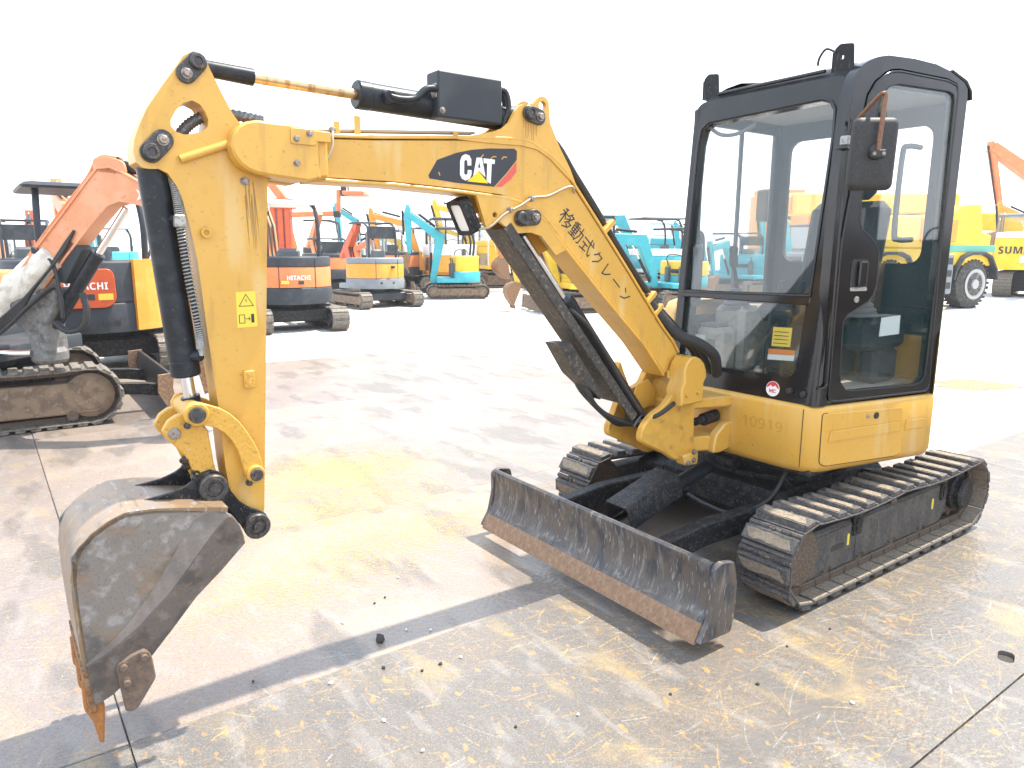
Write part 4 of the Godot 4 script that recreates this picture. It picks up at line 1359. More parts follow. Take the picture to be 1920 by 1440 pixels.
func strip(line, w):
	var out = line.duplicate()
	var back = []
	for i in line.size():
		var d = (line[min(i + 1, line.size() - 1)] - line[max(i - 1, 0)]).normalized()
		back.append(line[i] + V(-d.y, d.x) * w)
	back.reverse()
	return out + back
func main_boom(ex):
	var b = group_node("boom", ex)
	var top = [V(2.905, 2.072), V(2.663, 2.087), V(2.314, 2.116), V(2.10, 2.133), V(1.991, 2.138), V(1.935, 2.128), V(1.886, 2.106), V(1.838, 2.085), V(1.788, 2.055), V(1.735, 2.012), V(1.694, 1.963), V(1.556, 1.815), V(1.330, 1.570), V(1.104, 1.315), V(0.999, 1.214), V(0.955, 1.155)]
	var bot = [V(0.975, 1.075), V(1.052, 1.052), V(1.217, 1.230), V(1.508, 1.487), V(1.716, 1.680), V(1.835, 1.798), V(1.895, 1.846), V(1.949, 1.877), V(2.006, 1.897), V(2.097, 1.910), V(2.298, 1.923), V(2.593, 1.935), V(2.905, 1.935)]
	var z0 = -0.030
	var z1 = 0.120
	var st = S()
	prism(st, inset(top + bot, 0.004), z0 + 0.007, z1 - 0.007, 0.002)
	obj("box_section", st, M.yellow, b)
	st = S()
	prism(st, strip(top, -0.013), z0, z1, 0.003)
	obj("top_flange", st, M.yellow, b)
	st = S()
	prism(st, strip(bot.slice(1), -0.013), z0, z1, 0.003)
	obj("bottom_flange", st, M.yellow, b)
	# ears for the arm cylinder and lifting eye
	var ear = [V(2.314, 2.116), V(2.22, 2.142), V(2.140, 2.161), V(2.090, 2.178), V(2.055, 2.205), V(2.030, 2.248), V(2.012, 2.272), V(1.985, 2.285), V(1.935, 2.291), V(1.918, 2.310), V(1.900, 2.324), V(1.884, 2.327), V(1.866, 2.322), V(1.852, 2.306), V(1.848, 2.266), V(1.842, 2.222), V(1.788, 2.128), V(1.726, 2.042), V(1.688, 1.971), V(1.75, 2.01), V(1.838, 2.075), V(1.91, 2.108), V(1.991, 2.118), V(2.15, 2.115)]
	for q in [[z0, z0 + 0.022], [z1 - 0.022, z1]]:
		st = S()
		prism_holes(st, ear, [circle(V(1.886, 2.288), 0.020, 14)], q[0] + 0.001, q[1] + 0.001)
		obj("ear_plate", st, M.yellow, b)
	# bracket for the boom cylinder
	var br = [V(2.293, 1.915), V(2.222, 1.905), V(2.172, 1.774), V(2.110, 1.806), V(2.060, 1.775), V(2.005, 1.757), V(1.94, 1.762), V(1.885, 1.748), V(1.80, 1.665), V(1.735, 1.690), V(1.86, 1.82), V(1.949, 1.885), V(2.05, 1.91)]
	for q in [[z0 + 0.001, z0 + 0.020], [z1 - 0.02, z1 - 0.001]]:
		st = S()
		prism_holes(st, br, [circle(V(2.131, 1.831), 0.012, 12)], q[0], q[1])
		obj("cylinder_bracket", st, M.yellow, b)
	# nose fork over the arm pivot
	var nose = [V(3.075, 2.100), V(2.985, 2.100), V(2.90, 2.095), V(2.90, 1.930), V(2.940, 1.916), V(3.077, 1.927), V(3.115, 1.931), V(3.148, 1.942), V(3.173, 1.960), V(3.190, 1.985), V(3.197, 2.015), V(3.191, 2.045), V(3.172, 2.075), V(3.145, 2.093), V(3.11, 2.101)]
	for q in [[-0.085, -0.018], [0.108, 0.175]]:
		st = S()
		prism(st, nose, q[0], q[1], 0.008)
		obj("nose_plate", st, M.yellow, b)
	st = S()
	prism(st, [V(3.03, 2.093), V(2.86, 2.088), V(2.86, 1.935), V(2.94, 1.922), V(3.03, 1.93)], -0.06, 0.15, 0.01)
	obj("nose_block", st, M.yellow, b)
	st = S()
	prism(st, rrect(2.915, 2.035, 3.003, 2.088, 0.008, 2), -0.0905, -0.084, 0.002)
	prism(st, rrect(2.86, 2.05, 2.92, 2.085, 0.006, 2), -0.0875, -0.070, 0.002)
	obj("clamp_plate", st, M.yellow, b)
	st = S()
	for q in [V(2.984, 2.053), V(2.938, 2.073)]: hexbolt(st, W(q.x, q.y, -0.0905), W(0, 0, -1), 0.0085, 0.011)
	hexbolt(st, W(2.985, 1.974, -0.085), W(0, 0, -1), 0.0085, 0.011)
	obj("nose_bolts", st, M.bolt, b)
	# pins with keeper plates
	keeper(b, V(1.960, 2.250), V(1.909, 2.240), 0.033, z0 + 0.001)
	keeper(b, V(2.001, 1.820), V(1.926, 1.826), 0.034, z0 + 0.001)
	# work lamp housing under the boom
	st = S()
	var lx = Transform3D(Basis(W(0.90, -0.436, 0), W(0.436, 0.90, 0), W(0, 0, 1)), W(2.215, 1.835, 0.045))
	prism_holes(st, rrect(-0.058, -0.075, 0.058, 0.075, 0.02), [rrect(-0.042, -0.058, 0.042, 0.058, 0.015)], 0.0, 0.05, lx * Transform3D(Basis(W(0, 0, 1), W(0, 1, 0), W(-1, 0, 0)), Vector3(0.05, 0, 0)))
	prism(st, rrect(-0.05, -0.066, 0.05, 0.066, 0.018), 0.03, 0.05, 0.0, lx * Transform3D(Basis(W(0, 0, 1), W(0, 1, 0), W(-1, 0, 0)), Vector3(0.05, 0, 0)))
	obj("lamp_housing", st, M.black_dusty, b)
	st = S()
	prism(st, rrect(-0.042, -0.058, 0.042, 0.058, 0.015), 0.008, 0.012, 0.0, lx * Transform3D(Basis(W(0, 0, 1), W(0, 1, 0), W(-1, 0, 0)), Vector3(0.05, 0, 0)))
	obj("lamp_lens", st, M.sticker_white, b)
	# grease lines and clips
	st = S()
	tube(st, smooth_path([W(2.1984, 1.7712, 0.0), W(2.1585, 1.7823, -0.036), W(2.0905, 1.8332, -0.040), W(2.0071, 1.8723, -0.042), W(1.9359, 1.9076, -0.038), W(1.8481, 1.9196, -0.030), W(1.7517, 1.9596, -0.038), W(1.7114, 1.9567, -0.038), W(1.66, 1.90, 0.02), W(1.58, 1.84, 0.10)], 6), 0.0055, 7)
	tube(st, [W(2.85, 2.105, 0.02), W(2.2, 2.155, 0.02)], 0.006, 7)
	tube(st, [W(2.85, 2.105, 0.045), W(2.2, 2.155, 0.045)], 0.006, 7)
	tube(st, smooth_path([W(2.905, 2.005, -0.03), W(2.87, 1.99, -0.045), W(2.84, 2.04, -0.045), W(2.83, 2.09, -0.03), W(2.80, 2.11, 0.02)], 5), 0.005, 6)
	obj("grease_line", st, M.line_pipe, b)
	st = S()
	for q in [W(1.948, 1.902, -0.034), W(2.06, 1.852, -0.034), W(2.82, 2.105, 0.0)]:
		hexbolt(st, q, W(0, 0, -1), 0.010, 0.02)
	obj("line_clip_bolts", st, M.bolt, b)
	for q in [[2.72, 2.095, 0.07], [2.80, 2.095, 0.045], [2.30, 2.12, 0.03]]:
		st = S()
		box(st, W(q[0] - 0.012, q[1] - 0.02, 0.0), W(q[0] + 0.012, q[1] + q[2], 0.006), 0.002)
		obj("line_bracket", st, M.yellow, b)
	# hoses along the back of the boom, with clamps
	st = S()
	for q in [0.02, 0.055, 0.09]:
		tube(st, smooth_path([W(2.0, 2.20, q), W(1.80, 2.17, q), W(1.655, 2.02, q), W(1.531, 1.885, q), W(1.40, 1.735, q), W(1.24, 1.565, q), W(1.07, 1.40, q), W(0.965, 1.315, q), W(0.86, 1.23, q - 0.01), W(0.74, 1.15, q - 0.02), W(0.66, 1.02, q - 0.03)], 5), 0.016, 8)
	obj("hose", st, M.rubber, b)
	st = S()
	tube(st, smooth_path([W(1.17, 1.46, 0.03), W(1.06, 1.34, 0.0), W(0.96, 1.25, -0.03), W(0.84, 1.20, -0.07), W(0.74, 1.13, -0.09), W(0.66, 1.02, -0.05)], 6), 0.030, 12)
	obj("hose_sleeve", st, M.rubber, b)
	for q in [[1.49, 1.775], [1.185, 1.43], [1.13, 1.365]]:
		st = S()
		var xf = Transform3D(Basis(W(0, 0, 1), 0.87), W(q[0], q[1], 0))
		box(st, W(-0.012, -0.02, -0.02), W(0.012, 0.075, 0.012), 0.003, xf)
		box(st, W(-0.02, 0.04, 0.0), W(0.02, 0.05, 0.11), 0.003, xf)
		obj("hose_clamp", st, M.yellow, b)
	# badge: black shape with white letters, yellow triangle and red stripe
	var bd = S()
	prism(bd, [V(2.4408, 1.9719), V(2.4015, 2.0317), V(2.3156, 2.0640), V(2.2463, 2.0810), V(2.1623, 2.0936), V(2.0277, 2.1033), V(2.0153, 2.0934), V(2.0169, 2.0584), V(2.0697, 2.0016), V(2.1312, 1.9440), V(2.3183, 1.9500), V(2.4364, 1.9596)], -0.0242, -0.0225)
	obj("badge_field", bd, M.logo_black, b)
	bd = S()
	prism(bd, [V(2.0170, 2.0519), V(2.0172, 2.0098), V(2.0493, 1.9757), V(2.0941, 1.9446), V(2.1245, 1.9443), V(2.0628, 2.0020)], -0.0240, -0.0225)
	obj("badge_stripe", bd, M.logo_red, b)
	bd = S()
	prism(bd, [V(2.2443, 2.0208), V(2.2439, 2.0441), V(2.2531, 2.0589), V(2.2720, 2.0628), V(2.2878, 2.0541), V(2.2964, 2.0357), V(2.2976, 1.9818), V(2.2879, 1.9668), V(2.2709, 1.9609), V(2.2517, 1.9686), V(2.2430, 1.9872), V(2.2427, 2.0028), V(2.2606, 2.0028), V(2.2621, 1.9888), V(2.2705, 1.9816), V(2.2786, 1.9879), V(2.2776, 2.0343), V(2.2711, 2.0424), V(2.2624, 2.0368), V(2.2615, 2.0198)], -0.0252, -0.0241)
	prism_holes(bd, [V(2.2369, 1.9719), V(2.2181, 2.0535), V(2.1922, 2.0552), V(2.1758, 1.9802), V(2.2080, 2.0026)], [[V(2.2123, 2.0149), V(2.2055, 2.0387), V(2.1994, 2.0146)]], -0.0252, -0.0241)
	prism(bd, [V(2.1845, 2.0531), V(2.1285, 2.0514), V(2.1301, 2.0344), V(2.1447, 2.0346), V(2.1497, 1.9550), V(2.1694, 1.9646), V(2.1658, 2.0343), V(2.1841, 2.0343)], -0.0252, -0.0241)
	obj("badge_letters", bd, M.sticker_white, b)
	bd = S()
	prism(bd, [V(2.2094, 2.0005), V(2.2640, 1.9581), V(2.1616, 1.9555)], -0.0262, -0.0250)
	obj("badge_triangle", bd, M.logo_yellow, b)
	bd = S()
	bars(bd, [[V(2.1954, 2.0576), V(2.1850, 2.0667)], [V(2.0929, 2.0563), V(2.085, 2.066), V(2.0691, 2.0658)], [V(2.1480, 2.0540), V(2.136, 2.064), V(2.1230, 2.0635)], [V(2.3954, 1.985), V(2.391, 1.975)]], 0.004, -0.0254, -0.0241, Transform3D())
	obj("badge_scuffs", bd, M.yellow, b)
	# dried rust runs below the ear pin
	bd = S()
	for k in 9:
		var x0 = 1.985 - 0.0085 * k
		var ln = 0.035 + 0.05 * abs(sin(k * 2.3))
		prism(bd, [V(x0 + 0.0016, 2.222), V(x0 - 0.0016, 2.224), V(x0 - 0.0004, 2.222 - ln)], z0 + 0.0002 - 0.00003 * k, z0 + 0.0012)
	var rr = obj("rust_runs", bd, M.rust_stain, b)
	rr.set_meta("kind", "stuff")
	# painted lettering down the boom
	var gl = [
		[[V(0.30, 0.95), V(0.12, 0.88)], [V(0.02, 0.70), V(0.46, 0.70)], [V(0.25, 0.90), V(0.25, 0.02)], [V(0.24, 0.68), V(0.03, 0.35)], [V(0.27, 0.62), V(0.44, 0.42)], [V(0.70, 0.98), V(0.52, 0.70)], [V(0.66, 0.88), V(0.92, 0.88), V(0.80, 0.66), V(0.52, 0.50)], [V(0.64, 0.72), V(0.74, 0.64)], [V(0.76, 0.55), V(0.52, 0.26)], [V(0.70, 0.44), V(0.98, 0.44), V(0.84, 0.18), V(0.50, 0.0)], [V(0.66, 0.28), V(0.78, 0.18)]],
		[[V(0.42, 0.97), V(0.12, 0.90)], [V(0.02, 0.80), V(0.54, 0.80)], [V(0.08, 0.68), V(0.48, 0.68), V(0.48, 0.36), V(0.08, 0.36), V(0.08, 0.68)], [V(0.08, 0.52), V(0.48, 0.52)], [V(0.28, 0.93), V(0.28, 0.08)], [V(0.08, 0.22), V(0.48, 0.22)], [V(0.0, 0.06), V(0.56, 0.10)], [V(0.60, 0.70), V(0.96, 0.70), V(0.93, 0.10), V(0.82, 0.04)], [V(0.76, 0.96), V(0.74, 0.45), V(0.56, 0.02)]],
		[[V(0.04, 0.74), V(0.96, 0.74)], [V(0.60, 0.98), V(0.66, 0.5), V(0.80, 0.12), V(0.92, 0.06), V(0.97, 0.22)], [V(0.76, 0.94), V(0.88, 0.84)], [V(0.10, 0.46), V(0.52, 0.46)], [V(0.31, 0.46), V(0.31, 0.10)], [V(0.06, 0.06), V(0.56, 0.14)]],
		[[V(0.42, 0.95), V(0.30, 0.70), V(0.12, 0.50)], [V(0.38, 0.80), V(0.82, 0.80), V(0.70, 0.40), V(0.30, 0.05)]],
		[[V(0.24, 0.92), V(0.24, 0.08), V(0.55, 0.22), V(0.88, 0.55)]],
		[[V(0.08, 0.5), V(0.92, 0.5)]],
		[[V(0.14, 0.84), V(0.38, 0.66)], [V(0.16, 0.10), V(0.55, 0.25), V(0.90, 0.72)]]]
	var e = V(-0.737, -0.677)
	var u = V(-0.677, 0.737)
	bd = S()
	for i in 7:
		var c = V(1.7366, 1.8256).lerp(V(1.3526, 1.4726), i / 6.0)
		var size = 0.080 if i < 3 else 0.068
		var segs = []
		for s in gl[i]:
			var q = []
			for p in s: q.append(c + e * (p.x - 0.5) * size + u * (p.y - 0.5) * size)
			segs.append(q)
		bars(bd, segs, 0.0062, -0.0240, -0.0226, Transform3D())
	obj("lettering", bd, M.sticker_ink, b)

func keeper(parent, pin, bolt, r, z):
	var k = group_node("pin", parent)
	var st = S()
	prism(st, oblong(pin, bolt, r, 10), z - 0.012, z, 0.003)
	obj("keeper_plate", st, M.pin_plate, k)
	st = S()
	lathe(st, [[0.0, r * 0.82], [0.012, r * 0.82], [0.018, r * 0.7], [0.018, r * 0.42], [0.013, r * 0.36]], W(pin.x, pin.y, z - 0.012), W(0, 0, -1), 22)
	obj("pin_head", st, M.pin_plate, k)
	st = S()
	hexbolt(st, W(bolt.x, bolt.y, z - 0.012), W(0, 0, -1), r * 0.42, 0.018)
	obj("bolt", st, M.bolt, k)

func main_arm(ex):
	var a = group_node("arm", ex)
	var o = [V(3.277, 2.300), V(3.307, 2.281), V(3.327, 2.249), V(3.368, 2.193), V(3.423, 2.113), V(3.450, 2.057), V(3.466, 2.015), V(3.472, 1.980), V(3.467, 1.950), V(3.450, 1.935), V(3.430, 1.932), V(3.404, 1.934), V(3.378, 1.922), V(3.355, 1.885), V(3.339, 1.836), V(3.322, 1.744), V(3.308, 1.648), V(3.293, 1.400), V(3.276, 1.168), V(3.266, 0.941), V(3.255, 0.830), V(3.228, 0.745), V(3.205, 0.690), V(3.180, 0.672), V(3.155, 0.690), V(3.141, 0.759), V(3.063, 1.923), V(3.107, 2.008), V(3.145, 2.095), V(3.165, 2.121), V(3.197, 2.184), V(3.229, 2.253), V(3.239, 2.281), V(3.256, 2.298)]
	var h = [V(3.357, 2.085), V(3.340, 2.115), V(3.318, 2.139), V(3.289, 2.151), V(3.266, 2.141), V(3.252, 2.12), V(3.244, 2.097), V(3.248, 2.074), V(3.266, 2.058), V(3.295, 2.049), V(3.322, 2.044), V(3.344, 2.051), V(3.358, 2.066)]
	var st = S()
	prism_holes(st, o, [h], -0.015, 0.105)
	obj("box_section", st, M.yellow, a)
	# welded stiffener tube and edge strips
	st = S()
	tube(st, [W(3.340, 1.966, -0.022), W(3.165, 2.035, -0.022)], 0.014, 10)
	obj("stiffener", st, M.yellow, a)
	keeper(a, V(3.268, 2.267), V(3.303, 2.228), 0.030, -0.015)
	keeper(a, V(3.423, 1.982), V(3.387, 2.021), 0.032, -0.015)
	st = S()
	hexbolt(st, W(3.142, 1.911, -0.015), W(0, 0, -1), 0.011, 0.014)
	obj("bolt", st, M.bolt, a)
	st = S()
	lathe(st, [[0.0, 0.017], [0.018, 0.017], [0.018, 0.009], [0.010, 0.008]], W(3.278, 1.740, -0.015), W(0, 0, -1), 16)
	obj("boss", st, M.yellow_worn, a)
	# warning sticker
	var wx = Transform3D(Basis(W(-1, 0, 0), W(0, 1, 0), W(0, 0, -1)), W(3.161, 1.483, -0.0152))
	st = S()
	prism(st, [V(-0.034, -0.062), V(0.034, -0.060), V(0.033, 0.062), V(-0.033, 0.060)], 0.0, 0.001, 0.0, wx)
	obj("warning_sticker", st, M.sticker_yellow, a)
	st = S()
	bars(st, [[V(-0.024, 0.012), V(0.0, 0.052), V(0.024, 0.012), V(-0.024, 0.012)], [V(0.0, 0.036), V(0.0, 0.026)], [V(-0.026, -0.046), V(-0.026, -0.018), V(-0.008, -0.018), V(-0.008, -0.046), V(-0.026, -0.046)], [V(-0.005, -0.032), V(0.010, -0.032)], [V(0.010, -0.032), V(0.006, -0.027)], [V(0.010, -0.032), V(0.006, -0.037)]], 0.0022, 0.001, 0.0016, wx)
	prism(st, [V(0.014, -0.046), V(0.024, -0.046), V(0.024, -0.016), V(0.014, -0.016)], 0.001, 0.0016, 0.0, wx)
	obj("sticker_print", st, M.sticker_ink, a)
	st = S()
	prism(st, rrect(3.150, 1.210, 3.187, 1.272, 0.004, 2), -0.030, -0.014, 0.003)
	for q in [1.258, 1.228]: lathe(st, [[0.0, 0.007], [0.004, 0.007]], W(3.168, q, -0.030), W(0, 0, -1), 10)
	obj("hose_lug", st, M.yellow_worn, a)
	# oily dirt dribbled from the pivot: separate dried runs
	st = S()
	var g := RandomNumberGenerator.new()
	g.seed = 12
	for k in 22:
		var x0 = 3.150 - g.randf() * 0.085
		var y0 = 1.915 - g.randf() * 0.07
		var ln = g.randf_range(0.08, 0.42) * (1.0 if x0 < 3.12 else 0.45)
		var w0 = g.randf_range(0.0007, 0.0022)
		var dx = -g.randf_range(0.0, 0.06) * ln
		if x0 + dx - ln * 0.05 < 3.070 + (1.92 - y0 + ln) * 0.067: continue
		var zz = -0.0152 - 0.00004 * k
		prism(st, [V(x0 + w0, y0), V(x0 - w0, y0 + 0.004), V(x0 - w0 + dx * 0.5, y0 - ln * 0.5), V(x0 + dx, y0 - ln), V(x0 + w0 * 0.8 + dx * 0.5, y0 - ln * 0.5)], zz - 0.0004, -0.0148)
	var oi = obj("oil_runs", st, M.oil, a)
	oi.set_meta("kind", "stuff")
	# linkage: curved side links and the bucket link
	var lk = group_node("linkage", ex)
	var l1 = [V(3.362, 1.190), V(3.340, 1.184), V(3.312, 1.172), V(3.280, 1.158), V(3.250, 1.136), V(3.222, 1.105), V(3.196, 1.063), V(3.176, 1.025), V(3.161, 0.985), V(3.150, 0.940), V(3.147, 0.905), V(3.160, 0.884), V(3.182, 0.877), V(3.203, 0.888), V(3.214, 0.915), V(3.221, 0.955), V(3.232, 1.000), V(3.250, 1.040), V(3.272, 1.070), V(3.300, 1.092), V(3.335, 1.106), V(3.367, 1.110), V(3.393, 1.128), V(3.396, 1.160), V(3.382, 1.184)]
	for q in [[-0.060, -0.036], [0.126, 0.150]]:
		st = S()
		prism(st, l1, q[0], q[1], 0.003)
		obj("side_link", st, M.yellow_worn, lk)
	var l2 = [V(3.385, 1.150), V(3.415, 1.145), V(3.442, 1.128), V(3.460, 1.098), V(3.452, 1.071), V(3.425, 1.040), V(3.395, 1.000), V(3.372, 0.935), V(3.352, 0.880), V(3.330, 0.850), V(3.300, 0.865), V(3.296, 0.90), V(3.308, 0.97), V(3.318, 1.08), V(3.345, 1.13)]
	for q in [[-0.034, -0.006], [0.096, 0.124]]:
		st = S()
		prism(st, l2, q[0], q[1], 0.004)
		obj("bucket_link", st, M.yellow_worn, lk)
	st = S()
	box(st, W(3.32, 0.93, -0.01), W(3.37, 1.02, 0.10), 0.01)
	obj("link_web", st, M.yellow_worn, lk)
	for q in [[V(3.359, 1.148), 0.040, -0.064], [V(3.179, 0.910), 0.032, -0.064]]:
		st = S()
		lathe(st, [[0.0, q[1]], [0.014, q[1]], [0.018, q[1] * 0.9]], W(q[0].x, q[0].y, q[2] + 0.006), W(0, 0, -1), 24)
		lathe(st, [[0.0, q[1] * 0.9], [0.19, q[1] * 0.9]], W(q[0].x, q[0].y, q[2] + 0.006), W(0, 0, 1), 20)
		obj("pin_boss", st, M.yellow_worn, lk)
		st = S()
		lathe(st, [[0.0, q[1] * 0.68], [0.008, q[1] * 0.68], [0.010, q[1] * 0.60]], W(q[0].x, q[0].y, q[2] - 0.012), W(0, 0, -1), 20)
		obj("pin_end", st, M.pin_plate, lk)
		st = S()
		hexbolt(st, W(q[0].x + q[1] * 0.75, q[0].y - q[1] * 0.85, q[2] + 0.002), W(0, 0, -1), 0.009, 0.022)
		obj("lock_bolt", st, M.pin_plate, lk)
	st = S()
	lathe(st, [[0.0, 0.020], [0.006, 0.020], [0.008, 0.016]], W(3.425, 1.085, -0.034), W(0, 0, -1), 18)
	obj("pin_cap", st, M.bolt, lk)
	# greasy grit caught at the link
	for k in 7:
		st = S()
		var rings = []
		for i in 4:
			var ring = []
			for j in 8:
				var t = TAU * j / 8.0
				ring.append(W(cos(t), 0, sin(t)) * 0.016 * sin(PI * (i + 0.5) / 4.2) * (1.0 + 0.3 * sin(t * 3 + k + i)) + W(0, (i - 1.5) * 0.010, 0))
			rings.append(ring)
		loft(st, rings)
		obj("grease_lump", st, M.grease, lk, W(3.395 - 0.010 * k + 0.008 * sin(k * 2.4), 0.985 - 0.022 * k, -0.02 + 0.012 * sin(k * 1.7)))

func main_bucket(ex):
	var b = group_node("bucket", ex)
	var zn = -0.150
	var zf = 0.245
	# shell: back curve from the top lip round to the cutting edge
	var back = [V(3.300, 0.838), V(3.400, 0.858), V(3.520, 0.880), V(3.607, 0.885), V(3.655, 0.867), V(3.702, 0.838), V(3.740, 0.800), V(3.758, 0.762), V(3.768, 0.70), V(3.768, 0.593), V(3.762, 0.432), V(3.745, 0.275)]
	var st = S()
	prism(st, strip(back, -0.016), zn, zf, 0.0)
	obj("shell", st, M.bucket_shell, b)
	var side = [V(3.760, 0.775), V(3.742, 0.80), V(3.702, 0.836), V(3.655, 0.864), V(3.607, 0.882), V(3.520, 0.876), V(3.400, 0.850), V(3.317, 0.826), V(3.290, 0.808), V(3.268, 0.770), V(3.258, 0.735), V(3.254, 0.704), V(3.331, 0.630), V(3.421, 0.555), V(3.492, 0.475), V(3.570, 0.392), V(3.640, 0.335), V(3.689, 0.300), V(3.742, 0.279), V(3.757, 0.432), V(3.762, 0.593), V(3.764, 0.70)]
	var lip = [V(3.303, 0.815), V(3.287, 0.805), V(3.268, 0.770), V(3.259, 0.735), V(3.255, 0.704), V(3.333, 0.630), V(3.422, 0.555), V(3.493, 0.475), V(3.570, 0.392), V(3.640, 0.335), V(3.690, 0.300), V(3.741, 0.280), V(3.752, 0.420), V(3.687, 0.448), V(3.607, 0.500), V(3.504, 0.590), V(3.414, 0.695), V(3.350, 0.77)]
	for q in [[zn, zn + 0.012, -1.0], [zf - 0.012, zf, 1.0]]:
		st = S()
		prism(st, side, q[0], q[1], 0.003)
		obj("side_plate", st, M.bucket, b)
		st = S()
		var z = q[0] if q[2] < 0 else q[1]
		prism(st, lip, z, z + q[2] * 0.014, 0.004)
		obj("side_lip", st, M.bucket_lip, b)
		# folded ramp between the dished side and the lip, still carrying black paint
		st = S()
		var e0 = [V(3.752, 0.420), V(3.687, 0.448), V(3.607, 0.500), V(3.504, 0.590), V(3.414, 0.695), V(3.350, 0.77), V(3.303, 0.815)]
		var e1 = [V(3.7525, 0.424), V(3.694, 0.462), V(3.622, 0.524), V(3.535, 0.628), V(3.460, 0.742), V(3.405, 0.818), V(3.352, 0.836)]
		for i in e0.size() - 1:
			var za = z + q[2] * 0.0135
			var zb = z + q[2] * 0.0008
			var n = (W(0.5, 0.5, 0) + W(0, 0, q[2])).normalized()
			quad(st, W(e0[i].x, e0[i].y, za), W(e0[i + 1].x, e0[i + 1].y, za), W(e1[i + 1].x, e1[i + 1].y, zb), W(e1[i].x, e1[i].y, zb), n)
		obj("side_fold", st, M.bucket_lip, b)
		# bolted side cutter
		st = S()
		var zc = z + q[2] * 0.014
		prism(st, round_poly([V(3.675, 0.400), V(3.631, 0.425), V(3.590, 0.434), V(3.572, 0.405), V(3.565, 0.324), V(3.628, 0.233), V(3.660, 0.236), V(3.668, 0.315)], 0.012, 3), zc, zc + q[2] * 0.016, 0.004)
		var sc = obj("side_cutter", st, M.cutter, b)
		for p in [V(3.655, 0.396), V(3.595, 0.410), V(3.650, 0.340)]:
			st = S()
			hexbolt(st, W(p.x, p.y, zc + q[2] * 0.016), W(0, 0, q[2]), 0.012, 0.016)
			obj("bolt", st, M.cutter, sc)
	st = S()
	prism(st, [V(3.765, 0.40), V(3.757, 0.255), V(3.735, 0.250), V(3.735, 0.40)], zn - 0.002, zf + 0.002, 0.003)
	obj("cutting_lip", st, M.bucket_rust, b)
	for q in [zn + 0.035, (zn + zf) * 0.5, zf - 0.035]:
		st = S()
		var t = [V(3.768, 0.345), V(3.768, 0.262), V(3.748, 0.215), V(3.736, 0.135), V(3.724, 0.135), V(3.716, 0.21), V(3.712, 0.262), V(3.735, 0.345)]
		prism(st, t, q - 0.026, q + 0.026, 0.006)
		obj("tooth", st, M.tooth, b)
	# hanger ears with bosses
	var ear = [V(3.560, 0.878), V(3.500, 0.884), V(3.450, 0.890), V(3.405, 0.905), V(3.372, 0.925), V(3.352, 0.940), V(3.325, 0.946), V(3.298, 0.935), V(3.278, 0.908), V(3.262, 0.860), V(3.235, 0.815), V(3.205, 0.788), V(3.175, 0.772), V(3.148, 0.752), V(3.134, 0.720), V(3.140, 0.688), V(3.160, 0.668), V(3.190, 0.664), V(3.216, 0.682), V(3.238, 0.730), V(3.262, 0.775), V(3.300, 0.83), V(3.40, 0.85), V(3.52, 0.868)]
	for q in [[-0.052, -0.036, -1.0], [0.126, 0.142, 1.0]]:
		st = S()
		prism(st, ear, q[0], q[1], 0.003)
		var e = obj("hanger_ear", st, M.black_dusty, b)
		for p in [[V(3.321, 0.885), 0.048], [V(3.184, 0.717), 0.046]]:
			st = S()
			var z = q[0] if q[2] < 0 else q[1]
			lathe(st, [[0.0, p[1]], [0.018, p[1]], [0.022, p[1] * 0.92], [0.022, p[1] * 0.62], [0.016, p[1] * 0.58], [0.016, p[1] * 0.38], [0.026, p[1] * 0.34]], W(p[0].x, p[0].y, z), W(0, 0, q[2]), 26)
			obj("boss", st, M.pin_plate, e)
	for p in [V(3.321, 0.885), V(3.184, 0.717)]:
		st = S()
		cyl(st, W(p.x, p.y, -0.05), W(p.x, p.y, 0.14), 0.024, -1, 18)
		obj("hinge_pin", st, M.bolt, b)

func cylinder_part(ex, called, eye0, rod0, rod1, end, rr, rb, eye_r, matr = null):
	# eye at rod end, chrome rod, barrel with gland
	var c = group_node(called, ex)
	var d = (end - eye0).normalized()
	var st = S()
	cyl(st, eye0 - W(0, 0, eye_r * 0.9), eye0 + W(0, 0, eye_r * 0.9), eye_r, -1, 20, 0.004)
	cyl(st, eye0, rod0, rr * 1.35, rr * 1.5, 18)
	obj("rod_eye", st, M.cylinder, c)
	st = S()
	cyl(st, rod0 - d * 0.02, rod1 + d * 0.05, rr, -1, 24)
	obj("rod", st, matr if matr else M.chrome, c)
	st = S()
	var L = (end - rod1).length()
	lathe(st, [[0.0, rb * 0.92], [0.006, rb * 1.03], [0.05, rb * 1.03], [0.054, rb], [L * 0.985, rb], [L, rb * 0.8]], rod1, d, 30)
	obj("barrel", st, M.cylinder, c)
	return c
